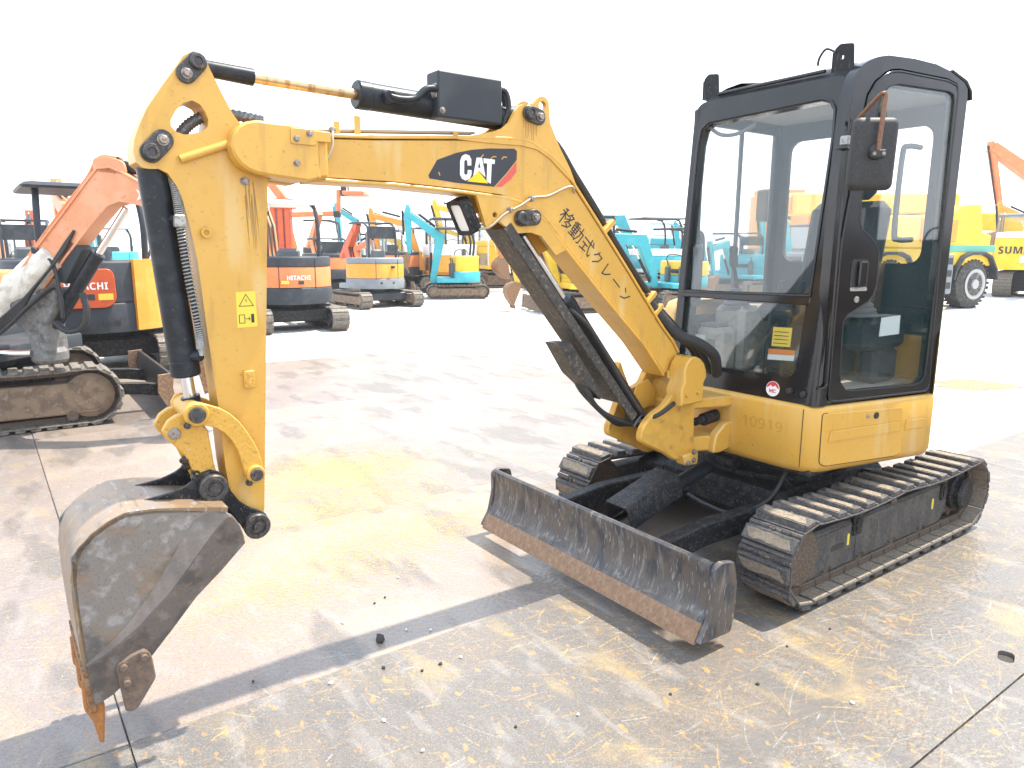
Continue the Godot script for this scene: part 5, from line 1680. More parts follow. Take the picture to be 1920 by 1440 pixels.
func main_cylinders(ex):
	var zc = 0.045
	# bucket cylinder in front of the arm
	var c = cylinder_part(ex, "bucket_cylinder", W(3.340, 1.135, zc), W(3.351, 1.191, zc), W(3.358, 1.262, zc), W(3.405, 1.95, zc), 0.021, 0.047, 0.034)
	var st = S()
	cyl(st, W(3.415, 1.985, zc - 0.05), W(3.415, 1.985, zc + 0.05), 0.042, -1, 20, 0.004)
	cyl(st, W(3.415, 1.985, zc), W(3.405, 1.94, zc), 0.042, 0.046, 20)
	obj("base_eye", st, M.cylinder, c)
	st = S()
	cyl(st, W(3.348, 1.33, zc - 0.02), W(3.318, 1.335, zc - 0.055), 0.020, -1, 14, 0.003)
	cyl(st, W(3.385, 1.78, zc - 0.02), W(3.358, 1.785, zc - 0.055), 0.014, -1, 12, 0.003)
	obj("port", st, M.cylinder, c)
	st = S()
	var pth = smooth_path([W(3.318, 1.36, -0.012), W(3.322, 1.43, -0.012), W(3.340, 1.60, -0.014), W(3.352, 1.76, -0.014), W(3.355, 1.86, -0.005), W(3.36, 1.93, 0.03)], 26)
	tube(st, pth, 0.010, 8)
	obj("hose", st, M.rubber, c)
	st = S()
	var helix = []
	var turns = 74
	for k in turns * 7:
		var u = float(k) / (turns * 7) * (pth.size() - 1)
		var i = int(u)
		var pc = pth[i].lerp(pth[min(i + 1, pth.size() - 1)], u - i)
		var dd = (pth[min(i + 1, pth.size() - 1)] - pth[i]).normalized()
		var ff = frame_of(dd)
		var an = TAU * k / 7.0
		helix.append(pc + (ff[0] * cos(an) + ff[1] * sin(an)) * 0.0135)
	tube(st, helix, 0.0026, 5)
	obj("spiral_guard", st, M.galv, c)
	st = S()
	cyl(st, W(3.317, 1.335, -0.012), W(3.319, 1.395, -0.012), 0.010, -1, 8)
	cyl(st, W(3.3165, 1.36, -0.012), W(3.3175, 1.385, -0.012), 0.014, -1, 6)
	box(st, W(3.338, 1.755, -0.032), W(3.372, 1.795, 0.0), 0.004)
	obj("hose_fitting", st, M.galv, c)
	# hose through the arm opening
	st = S()
	tube(st, smooth_path([W(3.36, 1.93, 0.05), W(3.33, 2.03, 0.06), W(3.27, 2.10, 0.06), W(3.18, 2.13, 0.05), W(3.05, 2.12, 0.05)], 16), 0.018, 10, true, 0.12)
	obj("hose", st, M.coil, c)
	# arm cylinder above the boom
	c = cylinder_part(ex, "arm_cylinder", W(3.262, 2.268, zc), W(3.075, 2.258, zc), W(2.705, 2.248, zc), W(2.03, 2.238, zc), 0.019, 0.050, 0.034, M.chrome_bronze)
	st = S()
	cyl(st, W(1.96, 2.25, zc - 0.055), W(1.96, 2.25, zc + 0.055), 0.040, -1, 20, 0.004)
	cyl(st, W(2.04, 2.238, zc), W(1.96, 2.25, zc), 0.045, 0.038, 20)
	obj("base_eye", st, M.cylinder, c)
	st = S()
	cyl(st, W(2.60, 2.245, zc - 0.03), W(2.60, 2.240, zc - 0.085), 0.024, -1, 16, 0.004)
	tube(st, smooth_path([W(2.60, 2.240, zc - 0.075), W(2.56, 2.235, zc - 0.08), W(2.50, 2.245, zc - 0.08), W(2.45, 2.285, zc - 0.075), W(2.40, 2.293, zc - 0.07), W(2.36, 2.293, zc - 0.06)], 6), 0.014, 10)
	obj("feed_pipe", st, M.cylinder, c)
	st = S()
	box(st, W(2.102, 2.190, -0.040), W(2.402, 2.362, 0.052), 0.006, Transform3D())
	obj("valve_cover", st, M.slate, c)
	st = S()
	hexbolt(st, W(2.385, 2.215, -0.040), W(0, 0, -1), 0.009, 0.01)
	box(st, W(2.395, 2.262, -0.03), W(2.406, 2.315, 0.01), 0.002)
	obj("cover_bolt", st, M.bolt, c)
	st = S()
	for q in [0.0, 0.03]: tube(st, smooth_path([W(2.11, 2.33, q), W(2.06, 2.33, q), W(2.045, 2.27, q - 0.005), W(2.07, 2.20, q), W(2.05, 2.15, q)], 5), 0.011, 8)
	obj("hose", st, M.rubber, c)
	# boom cylinder under the boom, behind a long bent guard
	c = cylinder_part(ex, "boom_cylinder", W(1.98, 1.815, zc), W(1.935, 1.752, zc), W(1.69, 1.462, zc), W(1.175, 0.845, zc), 0.020, 0.046, 0.036)
	st = S()
	var gp = [W(2.055, 1.80, 0), W(1.225, 0.83, 0)]
	var gd = (gp[1] - gp[0]).normalized()
	var gn = W(0.76, -0.65, 0).normalized()
	gn = (gn - gd * gn.dot(gd)).normalized()
	var gx = Transform3D(Basis(gd, gn, gd.cross(gn)), gp[0] + gn * 0.005)
	# channel: plate in front (down-forward), folded near edge
	box(st, W(0.0, 0.030, -0.022), W(1.10, 0.038, 0.110), 0.002, gx)
	box(st, W(0.0, -0.012, -0.030), W(1.24, 0.036, -0.022), 0.002, gx)
	obj("guard", st, M.guard, c)
	st = S()
	var pl = [V(1.765, 1.262), V(1.682, 1.243), V(1.49, 0.985), V(1.52, 0.985), V(1.60, 1.08), V(1.64, 1.07)]
	prism(st, [V(1.765, 1.262), V(1.690, 1.262), V(1.475, 0.985), V(1.495, 0.968), V(1.58, 1.045), V(1.66, 1.11)], -0.02, 0.09, 0.004)
	obj("hose_bracket", st, M.guard, c)
	st = S()
	for q in [-0.01, 0.02]: tube(st, smooth_path([W(1.70, 1.42, q), W(1.60, 1.34, q - 0.015), W(1.50, 1.22, q - 0.02), W(1.38, 1.06, q - 0.02), W(1.26, 0.92, q - 0.01), W(1.18, 0.84, q)], 6), 0.012, 8)
	obj("hose", st, M.rubber, c)
	st = S()
	cyl(st, W(1.15, 0.81, zc - 0.07), W(1.15, 0.81, zc + 0.07), 0.045, -1, 20, 0.004)
	obj("base_eye", st, M.grease, c)

func main_mirror(ex):
	var m = group_node("mirror", ex)
	# plate turned towards the rear of the machine; its back faces forward and left
	var c = W(0.62, 2.113, -0.80)
	var bz = W(0.62, -0.05, -0.785).normalized()
	var bx = Vector3.UP.cross(bz).normalized()
	var by = bz.cross(bx)
	var X = Transform3D(Basis(bx, by, bz), c)
	var st = S()
	var sh = rrect(-0.098, -0.155, 0.098, 0.155, 0.03, 5)
	loft(st, [ring_at(inset(sh, 0.0), -0.022, X), ring_at(sh, 0.0, X), ring_at(inset(sh, 0.008), 0.012, X), ring_at(inset(sh, 0.020), 0.019, X), ring_at(inset(sh, 0.027), 0.021, X)])
	obj("housing", soften(st), M.rubber, m)
	st = S()
	prism(st, inset(sh, 0.012), -0.0245, -0.022, 0.0, X)
	obj("mirror_glass", st, M.mirror, m)
	st = S()
	lathe(st, [[0.0, 0.036], [0.012, 0.032], [0.02, 0.02]], X * W(0.0, 0.01, 0.022), bz, 20)
	box(st, W(-0.032, -0.018, 0.035), W(0.032, 0.018, 0.058), 0.005, X * Transform3D(Basis(), W(0, 0.0, 0)))
	obj("ball_clamp", st, M.rubber, m)
	st = S()
	for q in [-0.02, 0.02]: hexbolt(st, X * W(q, 0.0, 0.058), bz, 0.006, 0.006)
	obj("clamp_bolts", st, M.bolt, m)
	st = S()
	var base = W(0.50, 2.22, -0.625)
	tube(st, [base, base + W(0.002, 0.05, -0.004), base + W(0.008, 0.062, -0.012), X * W(-0.012, 0.248, 0.046), X * W(0.0, 0.250, 0.046), X * W(0.006, 0.240, 0.046), X * W(0.002, 0.10, 0.046), X * W(0.0, 0.0, 0.046)], 0.010, 8)
	obj("mirror_arm", st, M.rust_rod, m)
	st = S()
	box(st, base + W(-0.045, -0.045, -0.015), base + W(0.055, 0.0, 0.03), 0.006)
	obj("arm_clamp", st, M.galv, m)
	st = S()
	box(st, base + W(-0.05, -0.062, -0.02), base + W(0.07, -0.05, 0.035), 0.002)
	obj("clamp_plate", st, M.black, m)
func ring_at(poly, z, X):
	var out = []
	for p in poly: out.append(X * W(p.x, p.y, z))
	return out
# ------------------------------------------------------------------ other machines in the yard
var shoe_cache := {}
func limb(line, wids):
	var a = []
	var b = []
	for i in line.size():
		var d = (line[min(i + 1, line.size() - 1)] - line[max(i - 1, 0)]).normalized()
		var n = V(-d.y, d.x)
		a.append(line[i] + n * wids[i] * 0.5)
		b.append(line[i] - n * wids[i] * 0.5)
	b.reverse()
	return a + b
func bg_track(t, s, sp):
	var k = group_node("track", t)
	var sw = sp.sw
	k.position = W(0, 0, s * (sp.wd * 0.5 - sw * 0.5))
	var R = sp.th * 0.5 - 0.03
	var p = track_path(sp.len * 0.5 - R - 0.03, -sp.len * 0.5 + R + 0.03, sp.th * 0.5, R, 0.012)
	var per = TAU * R + 2.0 * (sp.len - 2 * R)
	var n = int(per / 0.125)
	var pitch = per / n
	var fr = along(p, n)
	if sp.get("shoes", false):
		var key = "%.3f %.3f" % [pitch, sw]
		if not shoe_cache.has(key):
			var sm = S()
			box(sm, W(-pitch * 0.49, -0.012, -sw * 0.5), W(pitch * 0.49, 0.0, sw * 0.5), 0.002)
			prism(sm, [V(-pitch * 0.42, 0.0), V(-pitch * 0.34, 0.026), V(pitch * 0.22, 0.026), V(pitch * 0.34, 0.0)], -sw * 0.5 + 0.004, sw * 0.5 - 0.004, 0.005)
			shoe_cache[key] = sm.commit()
		for f in fr:
			var tx = W(f[1].x, f[1].y, 0)
			var out = W(f[1].y, -f[1].x, 0)
			obj("track_shoe", shoe_cache[key], M.bg_shoe, k, Transform3D(Basis(tx, out, tx.cross(out)), W(f[0].x, f[0].y, 0)))
	var st = S()
	for f in fr:
		var tx = W(f[1].x, f[1].y, 0)
		var out = W(f[1].y, -f[1].x, 0)
		var xf = Transform3D(Basis(tx, out, tx.cross(out)), W(f[0].x, f[0].y, 0))
		if sp.get("shoes", false):
			box(st, W(-pitch * 0.5, -0.06, -0.06), W(pitch * 0.5, -0.012, 0.06), 0.0, xf)
		else:
			box(st, W(-pitch * 0.5, -0.05, -sw * 0.5), W(pitch * 0.5, 0.0, sw * 0.5), 0.0, xf)
			box(st, W(-pitch * 0.36, -0.002, -sw * 0.5), W(pitch * 0.26, 0.026, sw * 0.5), 0.008, xf)
	obj("track_belt", st, M.bg_shoe if not sp.get("shoes", false) else M.chain, k)
	st = S()
	var hl = sp.len * 0.5
	var o_ = float(s)
	prism(st, round_poly([V(hl - 0.20, 0.12), V(hl - 0.16, sp.th * 0.5), V(hl - 0.24, sp.th * 0.72), V(-hl + 0.30, sp.th * 0.74), V(-hl + 0.24, sp.th * 0.5), V(-hl + 0.30, 0.12)], 0.04, 2), -sw * 0.36, sw * 0.36, 0.012)
	obj("track_frame", st, sp.get("frame_mat", M.bg_frame), k)
	st = S()
	lathe(st, [[0.0, R * 0.55], [0.02, R * 0.82], [sw * 0.6, R * 0.82], [sw * 0.6 + 0.03, R * 0.5]], W(hl - R - 0.03, sp.th * 0.5, -o_ * sw * 0.3), W(0, 0, o_), 18)
	obj("idler", st, M.bg_frame, k)
	st = S()
	lathe(st, [[0.0, R * 0.55], [0.02, R * 0.8], [sw * 0.62, R * 0.8], [sw * 0.62 + 0.05, R * 0.45]], W(-hl + R + 0.03, sp.th * 0.5, -o_ * sw * 0.3), W(0, 0, o_), 18)
	obj("sprocket", st, M.bg_frame, k)
	for q in 3:
		st = S()
		lathe(st, [[0.0, 0.05], [sw * 0.76, 0.05]], W(lerp(hl - 0.45, -hl + 0.5, q / 2.0), 0.11, -sw * 0.38), W(0, 0, 1), 10)
		obj("roller", st, M.chain, k)
func dplan(r, fr):
	var out = []
	for k in 17:
		var t = lerp(PI * 0.5, PI * 1.5, k / 16.0)
		out.append(V(cos(t) * r * 0.96, sin(t) * r))
	out.append(V(fr * 0.8, -r))
	out.append(V(fr, -r * 0.9))
	out.append(V(fr, r * 0.9))
	out.append(V(fr * 0.8, r))
	return out
func band(t, called, pl, y0, y1, m, U, top = 0.03):
	var st = S()
	loft(st, [plan_ring(pl, y0), plan_ring(pl, y1 - top), plan_ring(inset(pl, top * 0.35), y1 - top * 0.3), plan_ring(inset(pl, top), y1)])
	return obj(called, soften(st), m, t, U)
func ram(t, called, p0, p1, share, rb, U, z):
	# hydraulic cylinder: barrel from p0, rod to p1
	var c = group_node(called, t)
	var a = W(p0.x, p0.y, z)
	var b = W(p1.x, p1.y, z)
	var m = a.lerp(b, share)
	var st = S()
	cyl(st, a, m, rb, -1, 14)
	obj("barrel", st, M.cylinder, c, U)
	st = S()
	cyl(st, m, b, rb * 0.52, -1, 12)
	obj("rod", st, M.chrome, c, U)
func rig(sp):
	var t = thing("excavator" if not sp.get("mini", false) else "mini_excavator", sp.label, "excavator", W(sp.at.x, sp.get("y", -0.02), sp.at.y), -atan2(sp.fw.y, sp.fw.x), sp.get("group", ""))
	for s in [-1, 1]: bg_track(t, s, sp)
	var U = Transform3D(Basis(Vector3.UP, -sp.get("turn", 0.0)), Vector3.ZERO)
	var I = Transform3D()
	var h0 = sp.th + 0.06
	var r = sp.get("r", sp.wd * 0.47)
	var st = S()
	box(st, W(-sp.len * 0.28, 0.2, -sp.wd * 0.34), W(sp.len * 0.28, sp.th - 0.05, sp.wd * 0.34), 0.03)
	lathe(st, [[0.0, r * 0.5], [0.13, r * 0.5]], W(0, sp.th - 0.08, 0), Vector3.UP, 20)
	obj("chassis", st, sp.get("chassis_mat", M.black_dusty), t)
	if sp.get("blade", true):
		var b = group_node("blade", t)
		var bx = sp.len * 0.5 + 0.32
		st = S()
		prism(st, [V(bx + 0.08, 0.05), V(bx + 0.02, 0.16), V(bx, 0.28), V(bx + 0.03, 0.42), V(bx, 0.42), V(bx - 0.03, 0.28), V(bx - 0.01, 0.14), V(bx + 0.05, 0.05)], -sp.wd * 0.5, sp.wd * 0.5)
		obj("moldboard", st, sp.get("blade_mat", M.bg_frame), b)
		for s in [-1, 1]:
			st = S()
			prism(st, [V(bx + 0.04, 0.06), V(bx + 0.03, 0.43), V(bx - 0.10, 0.42), V(bx - 0.14, 0.2), V(bx - 0.10, 0.06)], s * sp.wd * 0.5, s * (sp.wd * 0.5 - 0.02))
			obj("end_plate", st, sp.get("blade_mat", M.bg_frame), b)
			st = S()
			prism(st, [V(bx, 0.16), V(bx, 0.30), V(sp.len * 0.25, 0.36), V(sp.len * 0.25, 0.24)], s * sp.wd * 0.18, s * sp.wd * 0.24, 0.006)
			obj("blade_arm", st, M.black_dusty, b)
	# upper body
	var pl = dplan(r, r * 0.12)
	var fl = dplan(r, r * 0.82)
	if sp.get("full", false): pl = dplan(r, r * 0.80)
	if sp.get("square", false): pl = round_poly([V(-r * 1.15, -r * 0.86), V(r * 0.9, -r * 0.86), V(r * 0.9, r * 0.86), V(-r * 1.15, r * 0.86)], [0.30, 0.06, 0.06, 0.30], 5)
	var y = h0
	band(t, "deck", fl, y, y + 0.14, sp.get("deck_mat", sp.cw), U, 0.02)
	for q in sp.bands:
		band(t, q[0], inset(pl, -q[3] if q.size() > 3 else 0.0), y + 0.004, y + q[1], q[2], U, 0.035)
		y += q[1]
	var deck = h0 + 0.14
	var roof = sp.get("roof", 2.35)
	if sp.get("cab", "") == "canopy":
		var c = group_node("canopy", t)
		st = S()
		var rp = round_poly([V(-r * 0.75, -r * 0.72), V(r * 0.85, -r * 0.72), V(r * 0.85, r * 0.62), V(-r * 0.75, r * 0.62)], 0.14, 4)
		loft(st, [plan_ring(inset(rp, 0.02), roof - 0.07), plan_ring(rp, roof - 0.04), plan_ring(inset(rp, 0.05), roof), plan_ring(inset(rp, 0.16), roof + 0.015)])
		obj("canopy_roof", soften(st), sp.get("roof_mat", M.slate), c, U)
		for s in [-1, 1]:
			st = S()
			tube(st, smooth_path([W(-r * 0.62, y - 0.02, s * r * 0.58), W(-r * 0.66, y + 0.45, s * r * 0.58), W(-r * 0.55, roof - 0.18, s * r * 0.56), W(-r * 0.30, roof - 0.05, s * r * 0.54)], 5), 0.042, 8)
			obj("post", st, M.slate, c, U)
	elif sp.get("cab", "") == "frame":
		var c = group_node("canopy", t)
		for s in [-1, 1]:
			st = S()
			tube(st, smooth_path([W(-r * 0.60, y - 0.02, s * r * 0.50), W(-r * 0.58, roof - 0.25, s * r * 0.50), W(-r * 0.40, roof - 0.06, s * r * 0.50), W(-r * 0.1, roof, s * r * 0.50), W(r * 0.75, roof - 0.01, s * r * 0.50)], 5), 0.034, 8)
			obj("post", st, M.slate, c, U)
		st = S()
		box(st, W(-r * 0.58, roof - 0.45, -r * 0.5), W(-r * 0.55, roof - 0.10, r * 0.5), 0.01)
		box(st, W(-r * 0.3, roof - 0.01, -r * 0.5), W(r * 0.75, roof + 0.02, r * 0.5), 0.01)
		obj("canopy_roof", st, M.slate, c, U)
	elif sp.get("cab", "") == "cab":
		var c = group_node("cab", t)
		var z0 = -r * 0.92
		var z1 = -r * 0.02
		var a0 = -r * 0.35
		var a1 = r * 0.80
		var cm = sp.get("cab_mat", M.slate)
		st = S()
		box(st, W(a0, roof - 0.10, z0), W(a1 - 0.12, roof, z1), 0.04)
		obj("cab_roof", st, cm, c, U)
		st = S()
		box(st, W(a0, deck, z0), W(a1, deck + 0.55, z1), 0.02)
		obj("cab_base", st, cm, c, U)
		for q in [[a0, z0], [a0, z1], [a1 - 0.06, z0], [a1 - 0.06, z1], [(a0 + a1) * 0.5, z0]]:
			st = S()
			box(st, W(q[0] - 0.0, deck + 0.5, min(q[1], z1 - 0.05)), W(q[0] + 0.06, roof - 0.08, min(q[1], z1 - 0.05) + 0.05), 0.01)
			obj("pillar", st, cm, c, U)
		for q in [[W(a0 + 0.06, deck + 0.55, z0 + 0.015), W(a1 - 0.07, roof - 0.1, z0 + 0.025)], [W(a0 + 0.06, deck + 0.55, z1 - 0.03), W(a1 - 0.07, roof - 0.1, z1 - 0.02)], [W(a1 - 0.04, deck + 0.55, z0 + 0.06), W(a1 - 0.03, roof - 0.1, z1 - 0.06)], [W(a0 + 0.02, deck + 0.55, z0 + 0.06), W(a0 + 0.03, roof - 0.1, z1 - 0.06)]]:
			st = S()
			box(st, q[0], q[1])
			obj("pane", st, M.glass, c, U)
		st = S()
		box(st, W(a0 + 0.08, deck + 0.5, z0 + 0.15), W(a0 + 0.22, deck + 1.05, z1 - 0.15), 0.05)
		obj("seat", st, M.seat, c, U)
	if sp.get("cab", "") in ["canopy", "frame"]:
		var s = group_node("seat", t)
		st = S()
		box(st, W(-r * 0.30, deck + 0.28, -r * 0.30), W(r * 0.22, deck + 0.40, r * 0.26), 0.05)
		obj("cushion", soften(st), M.seat, s, U)
		st = S()
		box(st, W(-r * 0.40, deck + 0.35, -r * 0.28), W(-r * 0.24, deck + 0.98, r * 0.24), 0.06)
		obj("backrest", soften(st), M.grey_plastic, s, U)
		for q in [-1, 1]:
			st = S()
			box(st, W(-r * 0.28, deck, q * r * 0.42 - 0.09), W(r * 0.25, deck + 0.48, q * r * 0.42 + 0.09), 0.03)
			obj("console", st, M.grey_plastic, t, U)
			st = S()
			tube(st, [W(r * 0.15, deck + 0.46, q * r * 0.42), W(r * 0.2, deck + 0.66, q * r * 0.42)], 0.02, 7)
			obj("lever", st, M.seat, t, U)
	# boom, arm and bucket in the plane z = bz of the upper
	if sp.has("boom"):
		var bz = sp.get("bz", 0.0)
		var bw = sp.get("bw", 0.10)
		var bm = sp.boom_mat
		var b = sp.boom
		st = S()
		prism(st, round_poly([V(b[0].x - 0.14, b[0].y - 0.30), V(b[0].x + 0.12, b[0].y - 0.28), V(b[0].x + 0.12, b[0].y + 0.06), V(b[0].x - 0.06, b[0].y + 0.10)], 0.05, 3), bz - bw * 1.2, bz + bw * 1.2, 0.01)
		obj("swing_post", st, sp.get("post_mat", bm), t, U)
		var bn = group_node("boom", t)
		st = S()
		var wid = sp.get("boom_w", [0.20, 0.30, 0.19])
		prism(st, limb(b, wid), bz - bw, bz + bw, 0.01)
		obj("box_section", st, bm, bn, U)
		st = S()
		tube(st, [W(b[0].x - 0.02, b[0].y + 0.15, bz + bw * 0.4), W(b[1].x - 0.17, b[1].y + 0.05, bz + bw * 0.4), W(b[2].x, b[2].y + 0.13, bz + bw * 0.4)], 0.022, 7)
		tube(st, [W(b[0].x - 0.02, b[0].y + 0.15, bz - bw * 0.4), W(b[1].x - 0.17, b[1].y + 0.05, bz - bw * 0.4), W(b[2].x, b[2].y + 0.13, bz - bw * 0.4)], 0.022, 7)
		obj("hose", st, M.rubber, bn, U)
		ram(t, "boom_cylinder", V(b[0].x + 0.12, b[0].y - 0.12), b[1].lerp(b[2], 0.25) + V(0.02, -0.12), 0.6, 0.045, U, bz)
		if sp.has("arm"):
			var an = group_node("arm", t)
			var a = sp.arm
			st = S()
			var up = (a[0] - a[1]).normalized()
			prism(st, limb([a[0] + up * 0.30, a[0] + up * 0.02, a[0].lerp(a[1], 0.35), a[1]], [0.10, 0.26, 0.22, 0.12]), bz - bw * 0.8, bz + bw * 0.8, 0.008)
			obj("box_section", st, sp.get("arm_mat", bm), an, U)
			ram(t, "arm_cylinder", b[1].lerp(b[2], 0.15) + V(0, 0.24), a[0] + up * 0.27, 0.6, 0.045, U, bz)
			ram(t, "bucket_cylinder", a[0] + up * 0.12 + V(up.y, -up.x) * 0.17, a[1] + up * 0.28 + V(up.y, -up.x) * 0.16, 0.7, 0.04, U, bz)
			if sp.get("bucket", true):
				var k = group_node("bucket", t)
				var ang = sp.get("bucket_turn", 0.0)
				var bs = sp.get("bs", 1.0)
				var prof = []
				for q in [V(0.06, 0.05), V(0.24, 0.06), V(0.36, 0.0), V(0.42, -0.12), V(0.42, -0.30), V(0.36, -0.52), V(0.33, -0.52), V(0.39, -0.30), V(0.39, -0.13), V(0.34, -0.02), V(0.23, 0.035), V(0.06, 0.02)]: prof.append(a[1] + (q * bs).rotated(ang))
				st = S()
				var bh = 0.24 * bs
				prism(st, prof, bz - bh, bz + bh)
				obj("shell", st, M.bucket_rust, k, U)
				var sd = []
				for q in [V(-0.02, 0.02), V(0.24, 0.05), V(0.36, 0.0), V(0.41, -0.12), V(0.41, -0.30), V(0.35, -0.50), V(0.10, -0.22), V(0.0, -0.10)]: sd.append(a[1] + (q * bs).rotated(ang))
				for z in [-bh, bh]:
					st = S()
					prism(st, sd, bz + z - 0.008, bz + z + 0.008)
					obj("side_plate", st, M.bucket_rust, k, U)
				for z in 4:
					st = S()
					var p = a[1] + (V(0.345, -0.56) * bs).rotated(ang)
					box(st, W(p.x - 0.02, p.y - 0.05 * bs, bz - bh * 0.9 + z * bh * 0.55), W(p.x + 0.02, p.y + 0.06 * bs, bz - bh * 0.9 + z * bh * 0.55 + 0.05), 0.008)
					obj("tooth", st, M.bucket_rust, k, U)
	# seams, latch and hook eyes on the back
	if not sp.get("square", false):
		for q in [-0.42, 0.42]:
			st = S()
			var an = PI + q
			box(st, W(-0.004, h0 + 0.02, -0.006), W(0.012, y - 0.05, 0.006), 0.0, Transform3D(Basis(Vector3.UP, -q), W(cos(an) * r * 0.965, 0, sin(an) * r)))
			obj("cover_seam", st, M.rubber, t, U)
		for q in [-0.2, 0.25]:
			st = S()
			var an = PI + q
			lathe(st, [[0.0, 0.035], [0.03, 0.035], [0.03, 0.02]], W(cos(an) * r * 0.94, h0 + 0.17, sin(an) * r * 0.97), W(cos(an), 0, sin(an)), 12)
			obj("hook_eye", st, M.rubber, t, U)
		st = S()
		tube(st, smooth_path([W(-r * 0.55, y - 0.02, r * 0.62), W(-r * 0.5, y + 0.16, r * 0.68), W(-r * 0.1, y + 0.18, r * 0.80), W(0.0, y - 0.03, r * 0.82)], 4), 0.016, 6)
		obj("hand_rail", st, M.slate, t, U)
	return [t, U, r, h0]
func rear_text(rg, txt, size, y, m, dz = 0.0):
	# lettering on the counterweight, facing backwards
	var U = rg[1]
	obj("lettering", text_mesh(txt, size, 0.004), m, rg[0], U * Transform3D(Basis(W(0, 0, 1), Vector3.UP, W(-1, 0, 0)), W(-rg[2] * 0.985, y, dz)))
func rear_plate(rg, y0, y1, z0, z1, m, called):
	var st = S()
	box(st, W(-rg[2] * 1.0, y0, z0), W(-rg[2] * 0.93, y1, z1), 0.004)
	obj(called, st, m, rg[0], rg[1])

